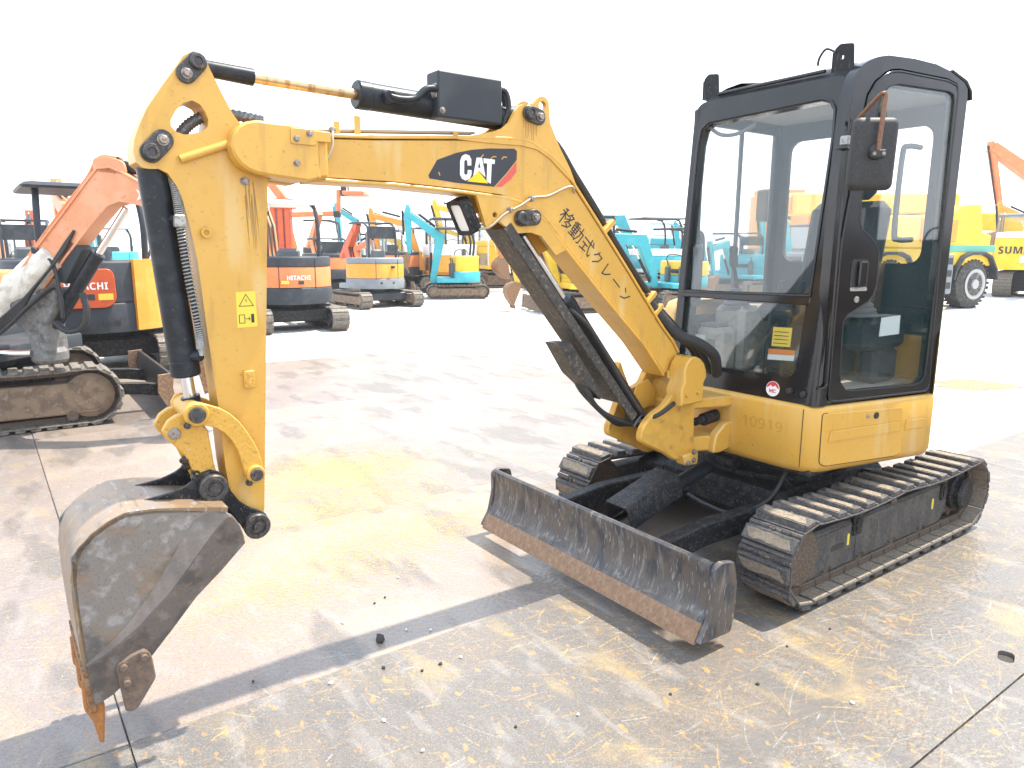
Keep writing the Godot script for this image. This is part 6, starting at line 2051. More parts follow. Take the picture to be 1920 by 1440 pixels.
func background():
	var FWD = V(-0.6, -0.8)
	orange_neighbour()
	# row of orange and slate machines seen from behind
	var r = rig({mini = true, label = "orange and slate excavator with amber side cover and dark canopy, behind the canvas-wrapped boom", at = V(-5.95, -10.35), fw = FWD, len = 2.3, wd = 2.0, th = 0.50, sw = 0.40, shoes = true, frame_mat = M.slate, cw = M.slate, r = 1.05,
		bands = [["counterweight", 0.40, M.slate, 0.01], ["upper_cover", 0.54, M.slate]], cab = "canopy", roof = 2.48, boom_mat = M.orange, boom = [V(0.95, 0.95), V(1.5, 2.2), V(2.9, 2.5)], arm = [V(2.9, 2.5), V(2.7, 1.2)], y = 0.0})
	hitachi_panel(r)
	r = rig({mini = true, label = "orange and slate excavator under a white canopy, behind the yellow arm", at = V(-4.75, -15.5), fw = V(-0.52, -0.85), len = 2.3, wd = 1.9, th = 0.50, sw = 0.36, shoes = true, frame_mat = M.slate, cw = M.slate, r = 0.90,
		bands = [["counterweight", 0.34, M.slate, 0.012], ["body_cover", 0.42, M.orange], ["upper_cover", 0.20, M.slate]], cab = "canopy", roof = 2.62, roof_mat = M.white_paint, boom_mat = M.orange, boom = [V(0.9, 0.95), V(1.3, 2.1), V(2.2, 2.9)], arm = [V(2.2, 2.9), V(2.4, 1.6)]})
	rear_text(r, "HITACHI", 0.12, 1.10, M.sticker_white)
	rear_plate(r, 0.98, 1.04, -0.34, -0.20, M.sticker_yellow, "yellow_sticker")
	rear_plate(r, 0.97, 1.04, 0.0, 0.10, M.slate, "lock_cover")
	r = rig({mini = true, label = "orange and pale grey mini excavator with black tube frame canopy and rusty tracks", at = V(-4.05, -21.6), fw = V(-0.62, -0.78), len = 2.3, wd = 2.0, th = 0.48, sw = 0.34, shoes = true, cw = M.slate_light, r = 0.86, chassis_mat = M.slate,
		bands = [["counterweight", 0.30, M.slate_light, 0.012], ["body_cover", 0.42, M.amber], ["upper_cover", 0.16, M.slate_light]], cab = "frame", roof = 2.40, boom_mat = M.orange_deep, boom = [V(0.95, 0.9), V(1.35, 1.7), V(0.85, 2.2)], boom_w = [0.2, 0.34, 0.2], bz = -0.15, arm = [V(0.85, 2.2), V(1.8, 1.4)], bucket = false})
	rear_plate(r, 1.12, 1.19, 0.10, 0.20, M.slate, "lock_cover")
	rig({mini = true, label = "orange excavator with grey seat, partly hidden behind the tube frame canopy machine", at = V(-6.6, -26.5), fw = FWD, len = 2.3, wd = 1.9, th = 0.56, sw = 0.34, cw = M.slate, r = 0.95,
		bands = [["counterweight", 0.32, M.slate, 0.012], ["body_cover", 0.42, M.orange], ["upper_cover", 0.12, M.slate]], cab = "frame", roof = 2.0, boom_mat = M.orange, boom = [V(0.9, 0.95), V(1.4, 2.0), V(0.8, 2.7)], boom_w = [0.2, 0.34, 0.2], arm = [V(0.8, 2.7), V(1.9, 1.7)], bucket = false})
	rig({mini = true, label = "orange excavator with slate counterweight, between the tube frame canopy machine and the teal machine", at = V(-4.6, -29.5), fw = V(-0.8, -0.6), len = 2.3, wd = 2.0, th = 0.56, sw = 0.34, cw = M.slate, r = 1.0,
		bands = [["counterweight", 0.34, M.slate, 0.012], ["body_cover", 0.46, M.orange], ["upper_cover", 0.12, M.slate]], cab = "cab", cab_mat = M.slate_light, roof = 2.4, boom_mat = M.orange, boom = [V(0.95, 0.95), V(1.4, 2.0), V(2.4, 1.6)], arm = [V(2.4, 1.6), V(2.1, 0.7)], bucket = false})
	# teal machine with its boom raised, seen from the side
	r = rig({mini = true, label = "teal mini excavator with yellow rear hood and raised boom, seen side-on", at = V(-1.95, -25.4), fw = V(-0.985, 0.17), len = 2.15, wd = 1.6, th = 0.50, sw = 0.30, shoes = true, cw = M.teal, r = 0.86,
		bands = [["base_cover", 0.36, M.teal, 0.01], ["rear_hood", 0.52, M.pure_yellow, -0.03]], cab = "canopy", roof = 2.38, roof_mat = M.slate, boom_mat = M.teal, boom = [V(0.78, 0.80), V(0.55, 2.05), V(1.62, 2.80)], boom_w = [0.22, 0.36, 0.18], bz = -0.25, arm = [V(1.62, 2.80), V(1.60, 1.50)], bucket_turn = -0.5, bs = 0.9})
	rig({label = "amber excavator with white and dark cab behind the teal machine with raised boom", at = V(-2.55, -29.6), fw = V(-0.97, 0.25), len = 2.6, wd = 2.1, th = 0.6, sw = 0.4, cw = M.amber, r = 1.15, full = true,
		bands = [["body_cover", 0.75, M.amber], ["upper_cover", 0.42, M.white_paint]], cab = "cab", cab_mat = M.slate, roof = 2.85, boom_mat = M.amber, boom = [V(1.1, 1.1), V(1.7, 2.6), V(3.0, 2.9)], arm = [V(3.0, 2.9), V(2.7, 1.3)]})
	r = rig({label = "bright yellow excavator with grey cab between the teal machine and the yellow boom", at = V(-0.55, -33.0), fw = V(-0.9, 0.4), len = 3.2, wd = 2.4, th = 0.75, sw = 0.5, cw = M.pure_yellow, r = 1.4, full = true,
		bands = [["body_cover", 0.95, M.pure_yellow], ["upper_cover", 0.25, M.pure_yellow]], cab = "cab", cab_mat = M.white_paint, roof = 3.0, boom_mat = M.pure_yellow, boom = [V(1.2, 1.3), V(1.8, 3.2), V(3.0, 3.4)], arm = [V(3.0, 3.4), V(2.5, 1.6)], bs = 1.3})
	rig({label = "orange excavator whose arm hangs down with a wide rusty bucket behind the boom cylinder", at = V(2.3, -30.5), fw = V(-0.93, 0.36), len = 2.8, wd = 2.2, th = 0.65, sw = 0.45, cw = M.slate, r = 1.2, full = true,
		bands = [["body_cover", 0.8, M.orange], ["upper_cover", 0.2, M.slate]], cab = "cab", roof = 2.75, boom_mat = M.orange, boom = [V(1.1, 1.1), V(1.7, 2.9), V(3.3, 3.1)], boom_w = [0.25, 0.40, 0.24], bw = 0.16, arm = [V(3.3, 3.0), V(2.95, 1.35)], bs = 1.45, bucket_turn = -0.9})
	r = rig({label = "yellow and black excavator with orange grille and rusty digging bucket behind the boom cylinder", at = V(2.1, -20.6), fw = V(-0.96, 0.28), len = 2.5, wd = 2.0, th = 0.58, sw = 0.40, shoes = true, cw = M.pure_yellow, r = 1.05, full = true,
		bands = [["base_cover", 0.42, M.pure_yellow], ["body_cover", 0.55, M.slate]], cab = "cab", cab_mat = M.slate, roof = 2.6, boom_mat = M.pure_yellow, boom = [V(0.95, 0.9), V(1.4, 2.3), V(2.3, 2.2)], arm = [V(2.25, 2.2), V(2.05, 0.78)], bs = 1.0, bucket_turn = -0.35})
	var st = S()
	box(st, W(0.75, 1.15, -1.06), W(0.84, 1.58, -0.66), 0.01)
	obj("grille", st, M.orange_deep, r[0], r[1])
	# teal machines beyond the boom and through the windscreen
	rig({mini = true, label = "teal mini excavator with tube frame canopy between the yellow boom and the black cab", at = V(5.1, -22.6), fw = V(-0.93, 0.36), len = 2.15, wd = 1.6, th = 0.5, sw = 0.30, cw = M.teal, r = 0.9,
		bands = [["base_cover", 0.36, M.teal], ["rear_hood", 0.42, M.pure_yellow]], cab = "frame", roof = 2.30, boom_mat = M.teal, boom = [V(0.9, 0.85), V(1.35, 1.95), V(2.6, 2.05)], boom_w = [0.24, 0.42, 0.2], arm = [V(2.6, 2.05), V(2.2, 0.9)]})
	rig({label = "large pale teal excavator with long flat boom standing farthest beyond the yellow boom", at = V(7.6, -38.0), fw = V(-0.98, 0.2), len = 3.6, wd = 2.6, th = 0.85, sw = 0.5, cw = M.teal, r = 1.5, full = true,
		bands = [["body_cover", 1.0, M.teal], ["upper_cover", 0.3, M.teal]], cab = "cab", cab_mat = M.white_paint, roof = 3.0, boom_mat = M.teal, boom = [V(1.4, 1.5), V(2.2, 3.1), V(4.6, 3.1)], boom_w = [0.35, 0.6, 0.3], bw = 0.2, arm = [V(4.6, 3.1), V(4.0, 1.4)], bs = 1.3})
	rig({mini = true, label = "teal mini excavator with folded boom seen through the black cab's windscreen", at = V(8.9, -28.5), fw = V(-0.7, 0.7), len = 2.3, wd = 1.8, th = 0.55, sw = 0.34, cw = M.teal, r = 0.95,
		bands = [["base_cover", 0.40, M.teal], ["rear_hood", 0.50, M.teal]], cab = "frame", roof = 2.3, boom_mat = M.teal, boom = [V(0.95, 0.9), V(1.4, 1.9), V(2.5, 1.7)], arm = [V(2.5, 1.7), V(2.2, 0.7)]})
	rig({mini = true, label = "teal mini excavator with white canopy roof far behind the large orange boom neighbour", at = V(-14.4, -26.5), fw = V(-0.7, -0.7), len = 2.2, wd = 1.7, th = 0.5, sw = 0.30, cw = M.teal, r = 0.9,
		bands = [["base_cover", 0.40, M.teal], ["rear_hood", 0.55, M.teal]], cab = "canopy", roof = 2.35, roof_mat = M.slate_light, boom_mat = M.teal, boom = [V(0.9, 0.85), V(1.3, 2.0), V(2.3, 2.1)], arm = [V(2.3, 2.1), V(2.0, 1.0)]})
	# small orange machines at the far left
	rig({mini = true, label = "small orange excavator with black tube frame, left of the excavator with amber side cover", at = V(-11.4, -17.4), fw = V(-0.5, -0.86), len = 2.2, wd = 1.7, th = 0.5, sw = 0.32, cw = M.slate, r = 0.9,
		bands = [["counterweight", 0.36, M.slate], ["body_cover", 0.40, M.orange_deep], ["upper_cover", 0.1, M.slate]], cab = "frame", roof = 2.28, boom_mat = M.orange_deep, boom = [V(0.9, 0.85), V(1.3, 2.0), V(2.1, 2.3)], arm = [V(2.1, 2.3), V(2.0, 1.2)]})
	rig({mini = true, label = "small orange excavator with amber cover and raised arm beside the black tube frame machine", at = V(-14.3, -20.2), fw = V(-0.4, -0.9), len = 2.2, wd = 1.7, th = 0.5, sw = 0.32, cw = M.slate, r = 0.9,
		bands = [["counterweight", 0.36, M.orange], ["body_cover", 0.45, M.amber]], cab = "canopy", roof = 2.2, roof_mat = M.slate_light, boom_mat = M.orange, boom = [V(0.9, 0.85), V(0.8, 2.0), V(1.3, 2.4)], arm = [V(1.3, 2.4), V(1.6, 1.2)]})
	# right-hand side
	r = rig({label = "yellow excavator with lettered counterweight beside the wheeled crane", at = V(20.3, -28.2), fw = V(0.62, -0.78), len = 4.2, wd = 2.8, th = 0.95, sw = 0.6, cw = M.pure_yellow, r = 1.75, square = true, blade = false, shoes = true,
		bands = [["counterweight", 1.15, M.pure_yellow, 0.01], ["upper_cover", 0.2, M.white_paint]], cab = "cab", cab_mat = M.slate_light, roof = 3.1, boom_mat = M.pure_yellow, boom = [V(-0.2, 2.0), V(-1.2, 3.4), V(-3.2, 4.1)], boom_w = [0.4, 0.4, 0.3], bw = 0.2})
	var tx = text_mesh("SUMITOMO", 0.36, 0.01)
	obj("lettering", tx, M.sticker_ink, r[0], Transform3D(Basis(W(0, 0, 1), Vector3.UP, W(-1, 0, 0)), W(-2.03, 1.72, -0.36)))
	var mk = S()
	box(mk, W(-2.035, 1.28, -0.65), W(-2.01, 1.50, 0.35), 0.004)
	obj("maker_plate", mk, M.sticker_white, r[0])
	mk = S()
	prism(mk, [V(-0.10, 0.0), V(0.05, 0.08), V(0.05, -0.08)], 0.0, 0.006, 0.0, Transform3D(Basis(W(0, 0, 1), Vector3.UP, W(-1, 0, 0)), W(-2.036, 1.39, -0.45)))
	obj("maker_mark", mk, M.blue_mark, r[0])
	rig({label = "orange excavator with long boom raised high behind the yellow lettered excavator", at = V(33.0, -40.0), fw = V(-1.0, 0.05), len = 4.2, wd = 2.8, th = 0.95, sw = 0.6, cw = M.orange, r = 1.7, full = true, blade = false,
		bands = [["body_cover", 1.1, M.orange], ["upper_cover", 0.3, M.orange]], cab = "cab", cab_mat = M.slate, roof = 3.1, boom_mat = M.orange, boom = [V(1.2, 1.8), V(3.4, 4.2), V(8.1, 7.0)], boom_w = [0.5, 0.8, 0.5], bw = 0.25, arm = [V(8.1, 7.0), V(6.9, 2.6)], bs = 1.8})
	# machines outside the frame to the right, mirrored in the door glass and black paint
	var side_row = [
		[V(9.6, -4.6), M.pure_yellow, M.slate, "yellow excavator with dark cab, first in the row facing the yellow mini excavator's door"],
		[V(10.4, -1.6), M.slate, M.slate, "dark slate excavator beside the yellow excavator facing the mini excavator's door"],
		[V(10.2, 1.6), M.amber, M.slate, "amber excavator beside the dark slate excavator facing the mini excavator's door"]]
	for q in side_row:
		rig({label = q[3], at = q[0], fw = V(-0.97, -0.2), len = 3.0, wd = 2.3, th = 0.7, sw = 0.45, cw = q[2], r = 1.25, full = true, bands = [["body_cover", 0.8, q[1]], ["upper_cover", 0.3, q[2]]], cab = "cab", cab_mat = M.slate, roof = 2.8, boom_mat = q[1],
			boom = [V(1.2, 1.2), V(1.6, 2.9), V(2.6, 3.3)], boom_w = [0.3, 0.45, 0.28], bw = 0.15, arm = [V(2.6, 3.3), V(2.3, 1.5)], bs = 1.2})
	# a farther row, so that the yard reads as full
	var far = [
		[V(-13.2, -37.0), M.orange, M.slate, "cab", "orange excavator with dark cab in the farthest row, behind the boom lift"],
		[V(-9.3, -36.5), M.amber, M.slate, "frame", "amber excavator with tube frame in the farthest row, beyond the tube frame canopy machine"],
		[V(-6.9, -38.5), M.teal, M.slate, "cab", "teal excavator with dark cab in the farthest row beside the raised teal boom"],
		[V(-4.3, -37.5), M.pure_yellow, M.pure_yellow, "cab", "yellow excavator with upright boom in the farthest row, behind the amber cab machine"],
		[V(-1.2, -41.0), M.pure_yellow, M.white_paint, "cab", "yellow and white excavator in the farthest row under the boom lamp"],
		[V(1.9, -39.5), M.orange_deep, M.slate, "cab", "deep orange excavator in the farthest row behind the hanging rusty buckets"],
		[V(4.4, -36.0), M.pure_yellow, M.slate, "frame", "yellow excavator with tube frame in the farthest row, beyond the lettered yellow boom"],
		[V(6.1, -31.5), M.teal, M.white_paint, "canopy", "teal excavator with pale roof in the row beyond the lettered yellow boom"],
		[V(9.9, -34.0), M.teal, M.teal, "frame", "teal excavator with tube frame in the row seen through the windscreen's left part"],
		[V(12.4, -30.5), M.teal, M.slate, "canopy", "teal excavator with dark canopy in front of the hazard striped crane"],
		[V(25.5, -34.0), M.amber, M.slate, "cab", "amber excavator between the wheeled crane and the raised orange boom"],
		[V(-18.5, -27.0), M.orange, M.slate, "cab", "orange excavator with dark cab, farthest towards the canvas-wrapped machine"]]
	var idx = 0
	for q in far:
		idx += 1
		var s = 1.0 + 0.12 * (idx % 3)
		var up = 0.35 * ((idx * 5) % 4)
		rig({label = q[4], at = q[0], fw = V(-0.95, 0.3 if idx % 2 == 0 else -0.25).normalized(), len = 2.5 * s, wd = 2.0 * s, th = 0.55 * s, sw = 0.36, cw = q[2], r = 1.0 * s, full = idx % 2 == 0, bands = [["body_cover", 0.55 * s, q[1]], ["upper_cover", 0.22 * s, q[2]]], cab = q[3], roof = 2.4 * s, boom_mat = q[1],
			boom = [V(0.95 * s, 0.95), V(1.35 * s, 2.0 + up), V(2.4 * s, 2.2 + up * 1.4)], arm = [V(2.4 * s, 2.2 + up * 1.4), V(2.15 * s, 1.0 + up * 0.6)]})
	wheeled_crane()
	striped_crane()
	aerial_lift()

func hitachi_panel(r):
	# orange cover with lettering and stickers on the back, amber cover on the right side
	var t = r[0]
	var U = r[1] * Transform3D(Basis(Vector3.UP, -0.08), W(0, -0.26, 0))
	var X = U * Transform3D(Basis(W(0, 0, 1), Vector3.UP, W(-1, 0, 0)), W(-1.045, 0, 0))
	var st = S()
	prism(st, round_poly([V(-0.44, 1.16), V(0.14, 1.16), V(0.24, 1.25), V(0.23, 1.60), V(0.18, 1.66), V(-0.44, 1.66)], 0.08, 4), -0.10, 0.012, 0.006, X)
	var p = obj("rear_cover", st, M.orange_deep, t)
	obj("lettering", text_mesh("HITACHI", 0.125, 0.004), M.sticker_white, p, X * Transform3D(Basis(), W(-0.10, 1.44, 0.013)))
	st = S()
	box(st, W(-0.12, 1.26, 0.010), W(-0.01, 1.34, 0.016), 0.002, X)
	obj("lock_cover", st, M.sticker_ink, p)
	st = S()
	box(st, W(0.03, 1.26, 0.010), W(0.20, 1.34, 0.015), 0.002, X)
	obj("yellow_sticker", st, M.sticker_yellow, p)
	st = S()
	for q in [[-0.20, 0.92], [-0.06, 0.90], [0.10, 0.95], [0.22, 0.95]]:
		prism(st, circle(V(q[0], q[1]), 0.042, 14), 0.0, 0.016, 0.0, X)
	obj("hook_holes", st, M.rubber, t)
	# amber side
	var pl = []
	for k in 9:
		var a = lerp(PI * 1.22, PI * 0.82, k / 8.0)
		pl.append(V(cos(a), -sin(a)) * 1.068)
	for k in 9:
		var a = lerp(PI * 0.82, PI * 1.22, k / 8.0)
		pl.append(V(cos(a), -sin(a)) * 1.0)
	var Y = r[1] * Transform3D(Basis(Vector3.UP, 0.95), W(0, -0.34, 0))
	st = S()
	loft(st, [plan_ring(pl, 0.92), plan_ring(pl, 1.80), plan_ring(pl, 1.86)])
	obj("side_cover", st, M.amber, t, Y)
	for q in 3:
		st = S()
		box(st, W(-1.085, 1.15 + q * 0.22, 0.30), W(-0.99, 1.25 + q * 0.22, 0.40), 0.01)
		obj("vent", st, M.slate, t, Y)

func orange_neighbour():
	# machine at the left edge: orange boom, grey swing post, boom foot wrapped in canvas
	var sp = {mini = true, label = "orange excavator with brown dusty tracks and boom foot wrapped in canvas", at = V(-5.36, -7.05), fw = V(0.82, -0.57), turn = 0.665, len = 2.5, wd = 2.0, th = 0.58, sw = 0.38, shoes = true, cw = M.slate, r = 0.85, y = 0.0,
		bands = [["counterweight", 0.45, M.slate], ["body_cover", 0.35, M.orange]], blade = false}
	var r = rig(sp)
	var t = r[0]
	var U = r[1]
	var bn = group_node("boom", t)
	var bz = 0.35
	var st = S()
	var poly = [V(0.84, 1.08), V(0.80, 1.24), V(1.13, 1.63), V(1.46, 1.99), V(1.74, 2.30), V(1.80, 2.36), V(1.92, 2.37), V(2.02, 2.33), V(2.16, 2.25), V(2.43, 2.09), V(2.46, 1.92), V(2.15, 2.04), V(1.98, 2.07), V(1.87, 2.03), V(1.71, 1.87), V(1.44, 1.58), V(1.05, 1.12)]
	prism(st, inset(poly, 0.004), bz - 0.09, bz + 0.09, 0.004)
	obj("box_section", st, M.orange_faded, bn, U)
	st = S()
	prism(st, strip([V(0.80, 1.24), V(1.13, 1.63), V(1.46, 1.99), V(1.74, 2.30), V(1.80, 2.36), V(1.92, 2.37), V(2.02, 2.33), V(2.16, 2.25), V(2.43, 2.09)], -0.02), bz - 0.105, bz + 0.105, 0.004)
	prism(st, strip([V(2.46, 1.92), V(2.15, 2.04), V(1.98, 2.07), V(1.87, 2.03), V(1.71, 1.87), V(1.44, 1.58), V(1.05, 1.12)], -0.02), bz - 0.105, bz + 0.105, 0.004)
	obj("flange", st, M.orange_faded, bn, U)
	st = S()
	prism(st, round_poly([V(1.76, 2.32), V(1.77, 2.44), V(1.90, 2.45), V(2.04, 2.41), V(2.06, 2.30)], 0.04, 3), bz + 0.06, bz + 0.09, 0.003)
	prism(st, round_poly([V(1.76, 2.32), V(1.77, 2.44), V(1.90, 2.45), V(2.04, 2.41), V(2.06, 2.30)], 0.04, 3), bz - 0.09, bz - 0.06, 0.003)
	obj("cylinder_ears", st, M.orange_faded, bn, U)
	for q in [bz - 0.05, bz, bz + 0.05]:
		st = S()
		tube(st, smooth_path([W(0.95, 1.46, q), W(1.40, 1.97, q), W(1.68, 2.27, q), W(1.80, 2.44, q), W(1.95, 2.44, q)], 5), 0.017, 8)
		obj("pipe", st, M.orange if q != bz else M.rubber, bn, U)
	st = S()
	var e = V(2.18, 2.13)
	prism(st, [e + V(-0.05, 0.05), e + V(0.0, 0.02), e + V(0.05, 0.05), e + V(0.02, 0.0), e + V(0.05, -0.06), e + V(0.0, -0.03), e + V(-0.05, -0.05), e + V(-0.02, 0.0)], bz + 0.0895, bz + 0.092)
	obj("sticker", st, M.paper, bn, U)
	var an = group_node("arm", t)
	st = S()
	prism(st, limb([V(2.38, 2.28), V(2.45, 2.02), V(2.52, 1.55), V(2.60, 0.86)], [0.12, 0.26, 0.22, 0.13]), bz - 0.075, bz + 0.075, 0.006)
	obj("box_section", st, M.orange_faded, an, U)
	st = S()
	prism(st, [V(2.52, 0.90), V(2.68, 0.90), V(2.80, 0.72), V(2.76, 0.45), V(2.66, 0.40), V(2.60, 0.66)], bz - 0.2, bz + 0.2, 0.01)
	obj("bucket", st, M.bucket_rust, t, U)
	ram(t, "boom_cylinder", V(1.20, 0.98), V(1.98, 2.02), 0.62, 0.062, U, bz)
	ram(t, "arm_cylinder", V(1.98, 2.38), V(2.42, 2.28), 0.7, 0.05, U, bz)
	st = S()
	prism(st, [V(1.27, 1.42), V(1.40, 1.36), V(1.60, 1.66), V(1.50, 1.74)], bz - 0.09, bz + 0.09, 0.006)
	obj("cylinder_guard", st, M.slate, t, U)
	# grey cast post
	st = S()
	prism(st, round_poly([V(1.02, 1.30), V(1.36, 1.33), V(1.30, 1.10), V(1.22, 1.00), V(1.24, 0.66), V(1.06, 0.64), V(1.03, 0.90), V(0.90, 1.04), V(0.88, 1.2)], 0.05, 3), bz - 0.13, bz + 0.13, 0.015)
	lathe(st, [[0.0, 0.13], [0.03, 0.15], [0.10, 0.15], [0.14, 0.12]], W(1.13, 0.64, bz), Vector3.UP, 22)
	obj("swing_post", st, M.cast_grey, t, U)
	st = S()
	cyl(st, W(0.35, 0.72, bz + 0.16), W(1.06, 0.74, bz + 0.14), 0.03, -1, 14)
	obj("swing_rod", st, M.chrome, t, U)
	# canvas wrapped round the boom foot
	st = S()
	var rings = []
	for k in 9:
		var c = W(lerp(0.62, 1.32, k / 8.0), lerp(1.02, 1.60, k / 8.0), bz)
		var ring = []
		for i in 18:
			var a = TAU * i / 18.0
			var n = 1.0 + 0.13 * sin(a * 3 + k * 1.4) + 0.08 * sin(a * 5 - k * 2.1)
			ring.append(c + (W(-0.64, 0.77, 0) * cos(a) + W(0, 0, 1) * sin(a)) * 0.165 * n * (0.85 if k in [0, 8] else 1.0))
		rings.append(ring)
	loft(st, rings)
	obj("canvas_wrap", soften(st), M.canvas, t, U)
	st = S()
	for q in [0.06, 0.10, 0.14]:
		tube(st, smooth_path([W(0.5, 0.80, bz + 0.2), W(0.85, 0.92, bz + 0.24), W(1.12, 1.16, bz + 0.17 + q * 0.3), W(1.36, 1.34, bz + 0.12 + q * 0.2), W(1.40, 1.20 - q, bz + 0.16), W(1.34, 1.52, bz + 0.12), W(1.16, 1.62 + q * 0.4, bz + 0.12)], 6), 0.016, 8)
	for q in [0.0, 0.035]:
		tube(st, smooth_path([W(1.30, 1.02, bz + 0.1 + q), W(1.42, 0.94, bz + 0.12 + q), W(1.56, 0.98, bz + 0.12 + q), W(1.60, 1.12, bz + 0.1 + q), W(1.56, 1.28, bz + 0.08 + q)], 8), 0.020, 8, true, 0.12)
	for k in 6:
		var q = 0.03 * k
		tube(st, smooth_path([W(0.30, 0.95 + q * 0.3, bz + 0.10 + q), W(0.70, 0.88 + q * 0.5, bz + 0.20 + q * 0.4), W(0.98 + q * 0.3, 1.02 + q, bz + 0.22), W(1.16 + q * 0.4, 1.30 + q * 0.5, bz + 0.17), W(1.28 + q, 1.48 + q, bz + 0.12), W(1.46 + q * 0.6, 1.72 + q * 0.7, bz + 0.105)], 5), 0.012, 7)
	obj("hose_bundle", st, M.rubber, t, U)
	# its blade, seen from behind
	var b = group_node("blade", t)
	st = S()
	prism(st, [V(1.76, 0.04), V(1.68, 0.16), V(1.655, 0.30), V(1.69, 0.44), V(1.66, 0.44), V(1.625, 0.30), V(1.65, 0.15), V(1.72, 0.04)], -1.0, 1.0)
	obj("moldboard", st, M.black_dusty, b)
	for s in [-1, 1]:
		st = S()
		prism(st, [V(1.765, 0.03), V(1.70, 0.16), V(1.68, 0.30), V(1.70, 0.45), V(1.55, 0.44), V(1.54, 0.26), V(1.62, 0.10)], s * 1.0, s * 1.025, 0.003)
		obj("end_plate", st, M.cutting_edge, b)
		st = S()
		prism(st, [V(1.66, 0.14), V(1.66, 0.27), V(1.50, 0.30), V(0.7, 0.36), V(0.7, 0.26), V(1.45, 0.18)], s * 0.50, s * 0.58, 0.008)
		obj("blade_arm", st, M.black_dusty, b)

func wheeled_crane():
	# yellow rough-terrain crane behind the cab: wheels, stepped fender, superstructure, folded boom
	var fw = V(-0.92, 0.40)
	var t = thing("wheeled_crane", "yellow wheeled crane with green stripe and black stepped fender behind the cab", "crane", W(11.6, -0.02, -22.4), -atan2(fw.y, fw.x))
	var st
	for q in [[1.75, 1.05], [-1.75, 1.05], [1.75, -1.05], [-1.75, -1.05]]:
		var w = group_node("wheel", t)
		st = S()
		lathe(st, [[0.0, 0.40], [0.02, 0.55], [0.10, 0.70], [0.16, 0.72], [0.44, 0.72], [0.50, 0.70], [0.58, 0.55], [0.60, 0.40]], W(q[0], 0.72, q[1] - 0.3), W(0, 0, 1), 32)
		for k in 30:
			var a = TAU * k / 30.0
			for s in [-1, 1]: box(st, W(-0.035, 0.69, 0.01), W(0.035, 0.73, 0.25), 0.008, Transform3D(Basis(W(0, 0, 1), a + s * 0.05), W(q[0], 0.72, q[1])) * Transform3D(Basis(Vector3.UP, 0.3 * s), Vector3.ZERO) * Transform3D(Basis(), W(0, 0, -0.27 if s < 0 else 0.0)))
		obj("tyre", st, M.tyre, w)
		st = S()
		lathe(st, [[0.0, 0.43], [0.02, 0.45], [0.03, 0.36], [-0.06, 0.30], [-0.06, 0.16], [0.04, 0.14], [0.05, 0.05]], W(q[0], 0.72, q[1] + (0.3 if q[1] > 0 else -0.3)), W(0, 0, 1 if q[1] > 0 else -1), 26)
		obj("rim", st, M.rim, w)
	st = S()
	box(st, W(-2.8, 0.75, -0.75), W(2.9, 1.25, 0.75), 0.04)
	obj("carrier_frame", st, M.slate, t)
	for s in [-1, 1]:
		for x in [1.75, -1.75]:
			st = S()
			var arch = [V(x - 0.98, 0.85), V(x - 0.92, 1.15), V(x - 0.62, 1.55), V(x - 0.3, 1.66), V(x + 0.3, 1.66), V(x + 0.62, 1.55), V(x + 0.92, 1.15), V(x + 0.98, 0.85), V(x + 0.92, 0.85), V(x + 0.86, 1.12), V(x + 0.58, 1.48), V(x + 0.28, 1.58), V(x - 0.28, 1.58), V(x - 0.58, 1.48), V(x - 0.86, 1.12), V(x - 0.92, 0.85)]
			prism(st, arch, s * 0.72, s * 1.40, 0.008)
			obj("fender", st, M.slate, t)
		var bx = group_node("step_box", t)
		st = S()
		box(st, W(2.72, 0.42, min(s * 0.60, s * 1.38)), W(3.0, 1.62, max(s * 0.60, s * 1.38)), 0.03)
		box(st, W(-0.72, 0.45, min(s * 0.75, s * 1.38)), W(0.0, 1.60, max(s * 0.75, s * 1.38)), 0.03)
		obj("housing", st, M.slate_light, bx)
		for y in [0.60, 0.95, 1.30]:
			st = S()
			box(st, W(2.70, y, min(s * 0.74, s * 1.30)), W(3.01, y + 0.2, max(s * 0.74, s * 1.30)), 0.01)
			obj("step_recess", st, M.rubber, bx)
			st = S()
			box(st, W(-0.66, y, min(s * 1.30, s * 1.385)), W(-0.10, y + 0.2, max(s * 1.30, s * 1.385)), 0.01)
			obj("step_recess", st, M.rubber, bx)
	st = S()
	box(st, W(-2.6, 1.25, -1.25), W(2.4, 1.75, 1.25), 0.05)
	obj("deck", st, M.pure_yellow, t)
	st = S()
	box(st, W(-2.62, 1.66, -1.27), W(0.4, 1.86, -1.18), 0.01)
	obj("green_stripe", st, M.green_stripe, t)
	st = S()
	prism(st, [V(-2.5, 1.75), V(-2.5, 2.15), V(-2.1, 2.25), V(-1.9, 3.05), V(-1.0, 3.0), V(-0.6, 2.75), V(2.2, 2.6), V(2.4, 1.75)], -1.2, 1.2, 0.05)
	obj("superstructure", st, M.pure_yellow, t)
	st = S()
	box(st, W(-0.9, 1.95, -1.25), W(0.6, 2.6, -1.19), 0.02)
	obj("side_hatch", st, M.amber, t)
	st = S()
	box(st, W(-2.57, 1.80, -1.15), W(-2.50, 2.08, -0.55), 0.02)
	obj("lamp_cluster", st, M.slate, t)
	var b = group_node("boom", t)
	st = S()
	box(st, W(-2.2, 2.75, -0.35), W(4.4, 3.35, 0.35), 0.05, Transform3D(Basis(W(0, 0, 1), -0.03), Vector3.ZERO))
	obj("outer_section", st, M.pure_yellow, b)
	st = S()
	box(st, W(4.4, 2.82, -0.27), W(5.0, 3.28, 0.27), 0.04, Transform3D(Basis(W(0, 0, 1), -0.03), Vector3.ZERO))
	obj("inner_section", st, M.amber, b)
	st = S()
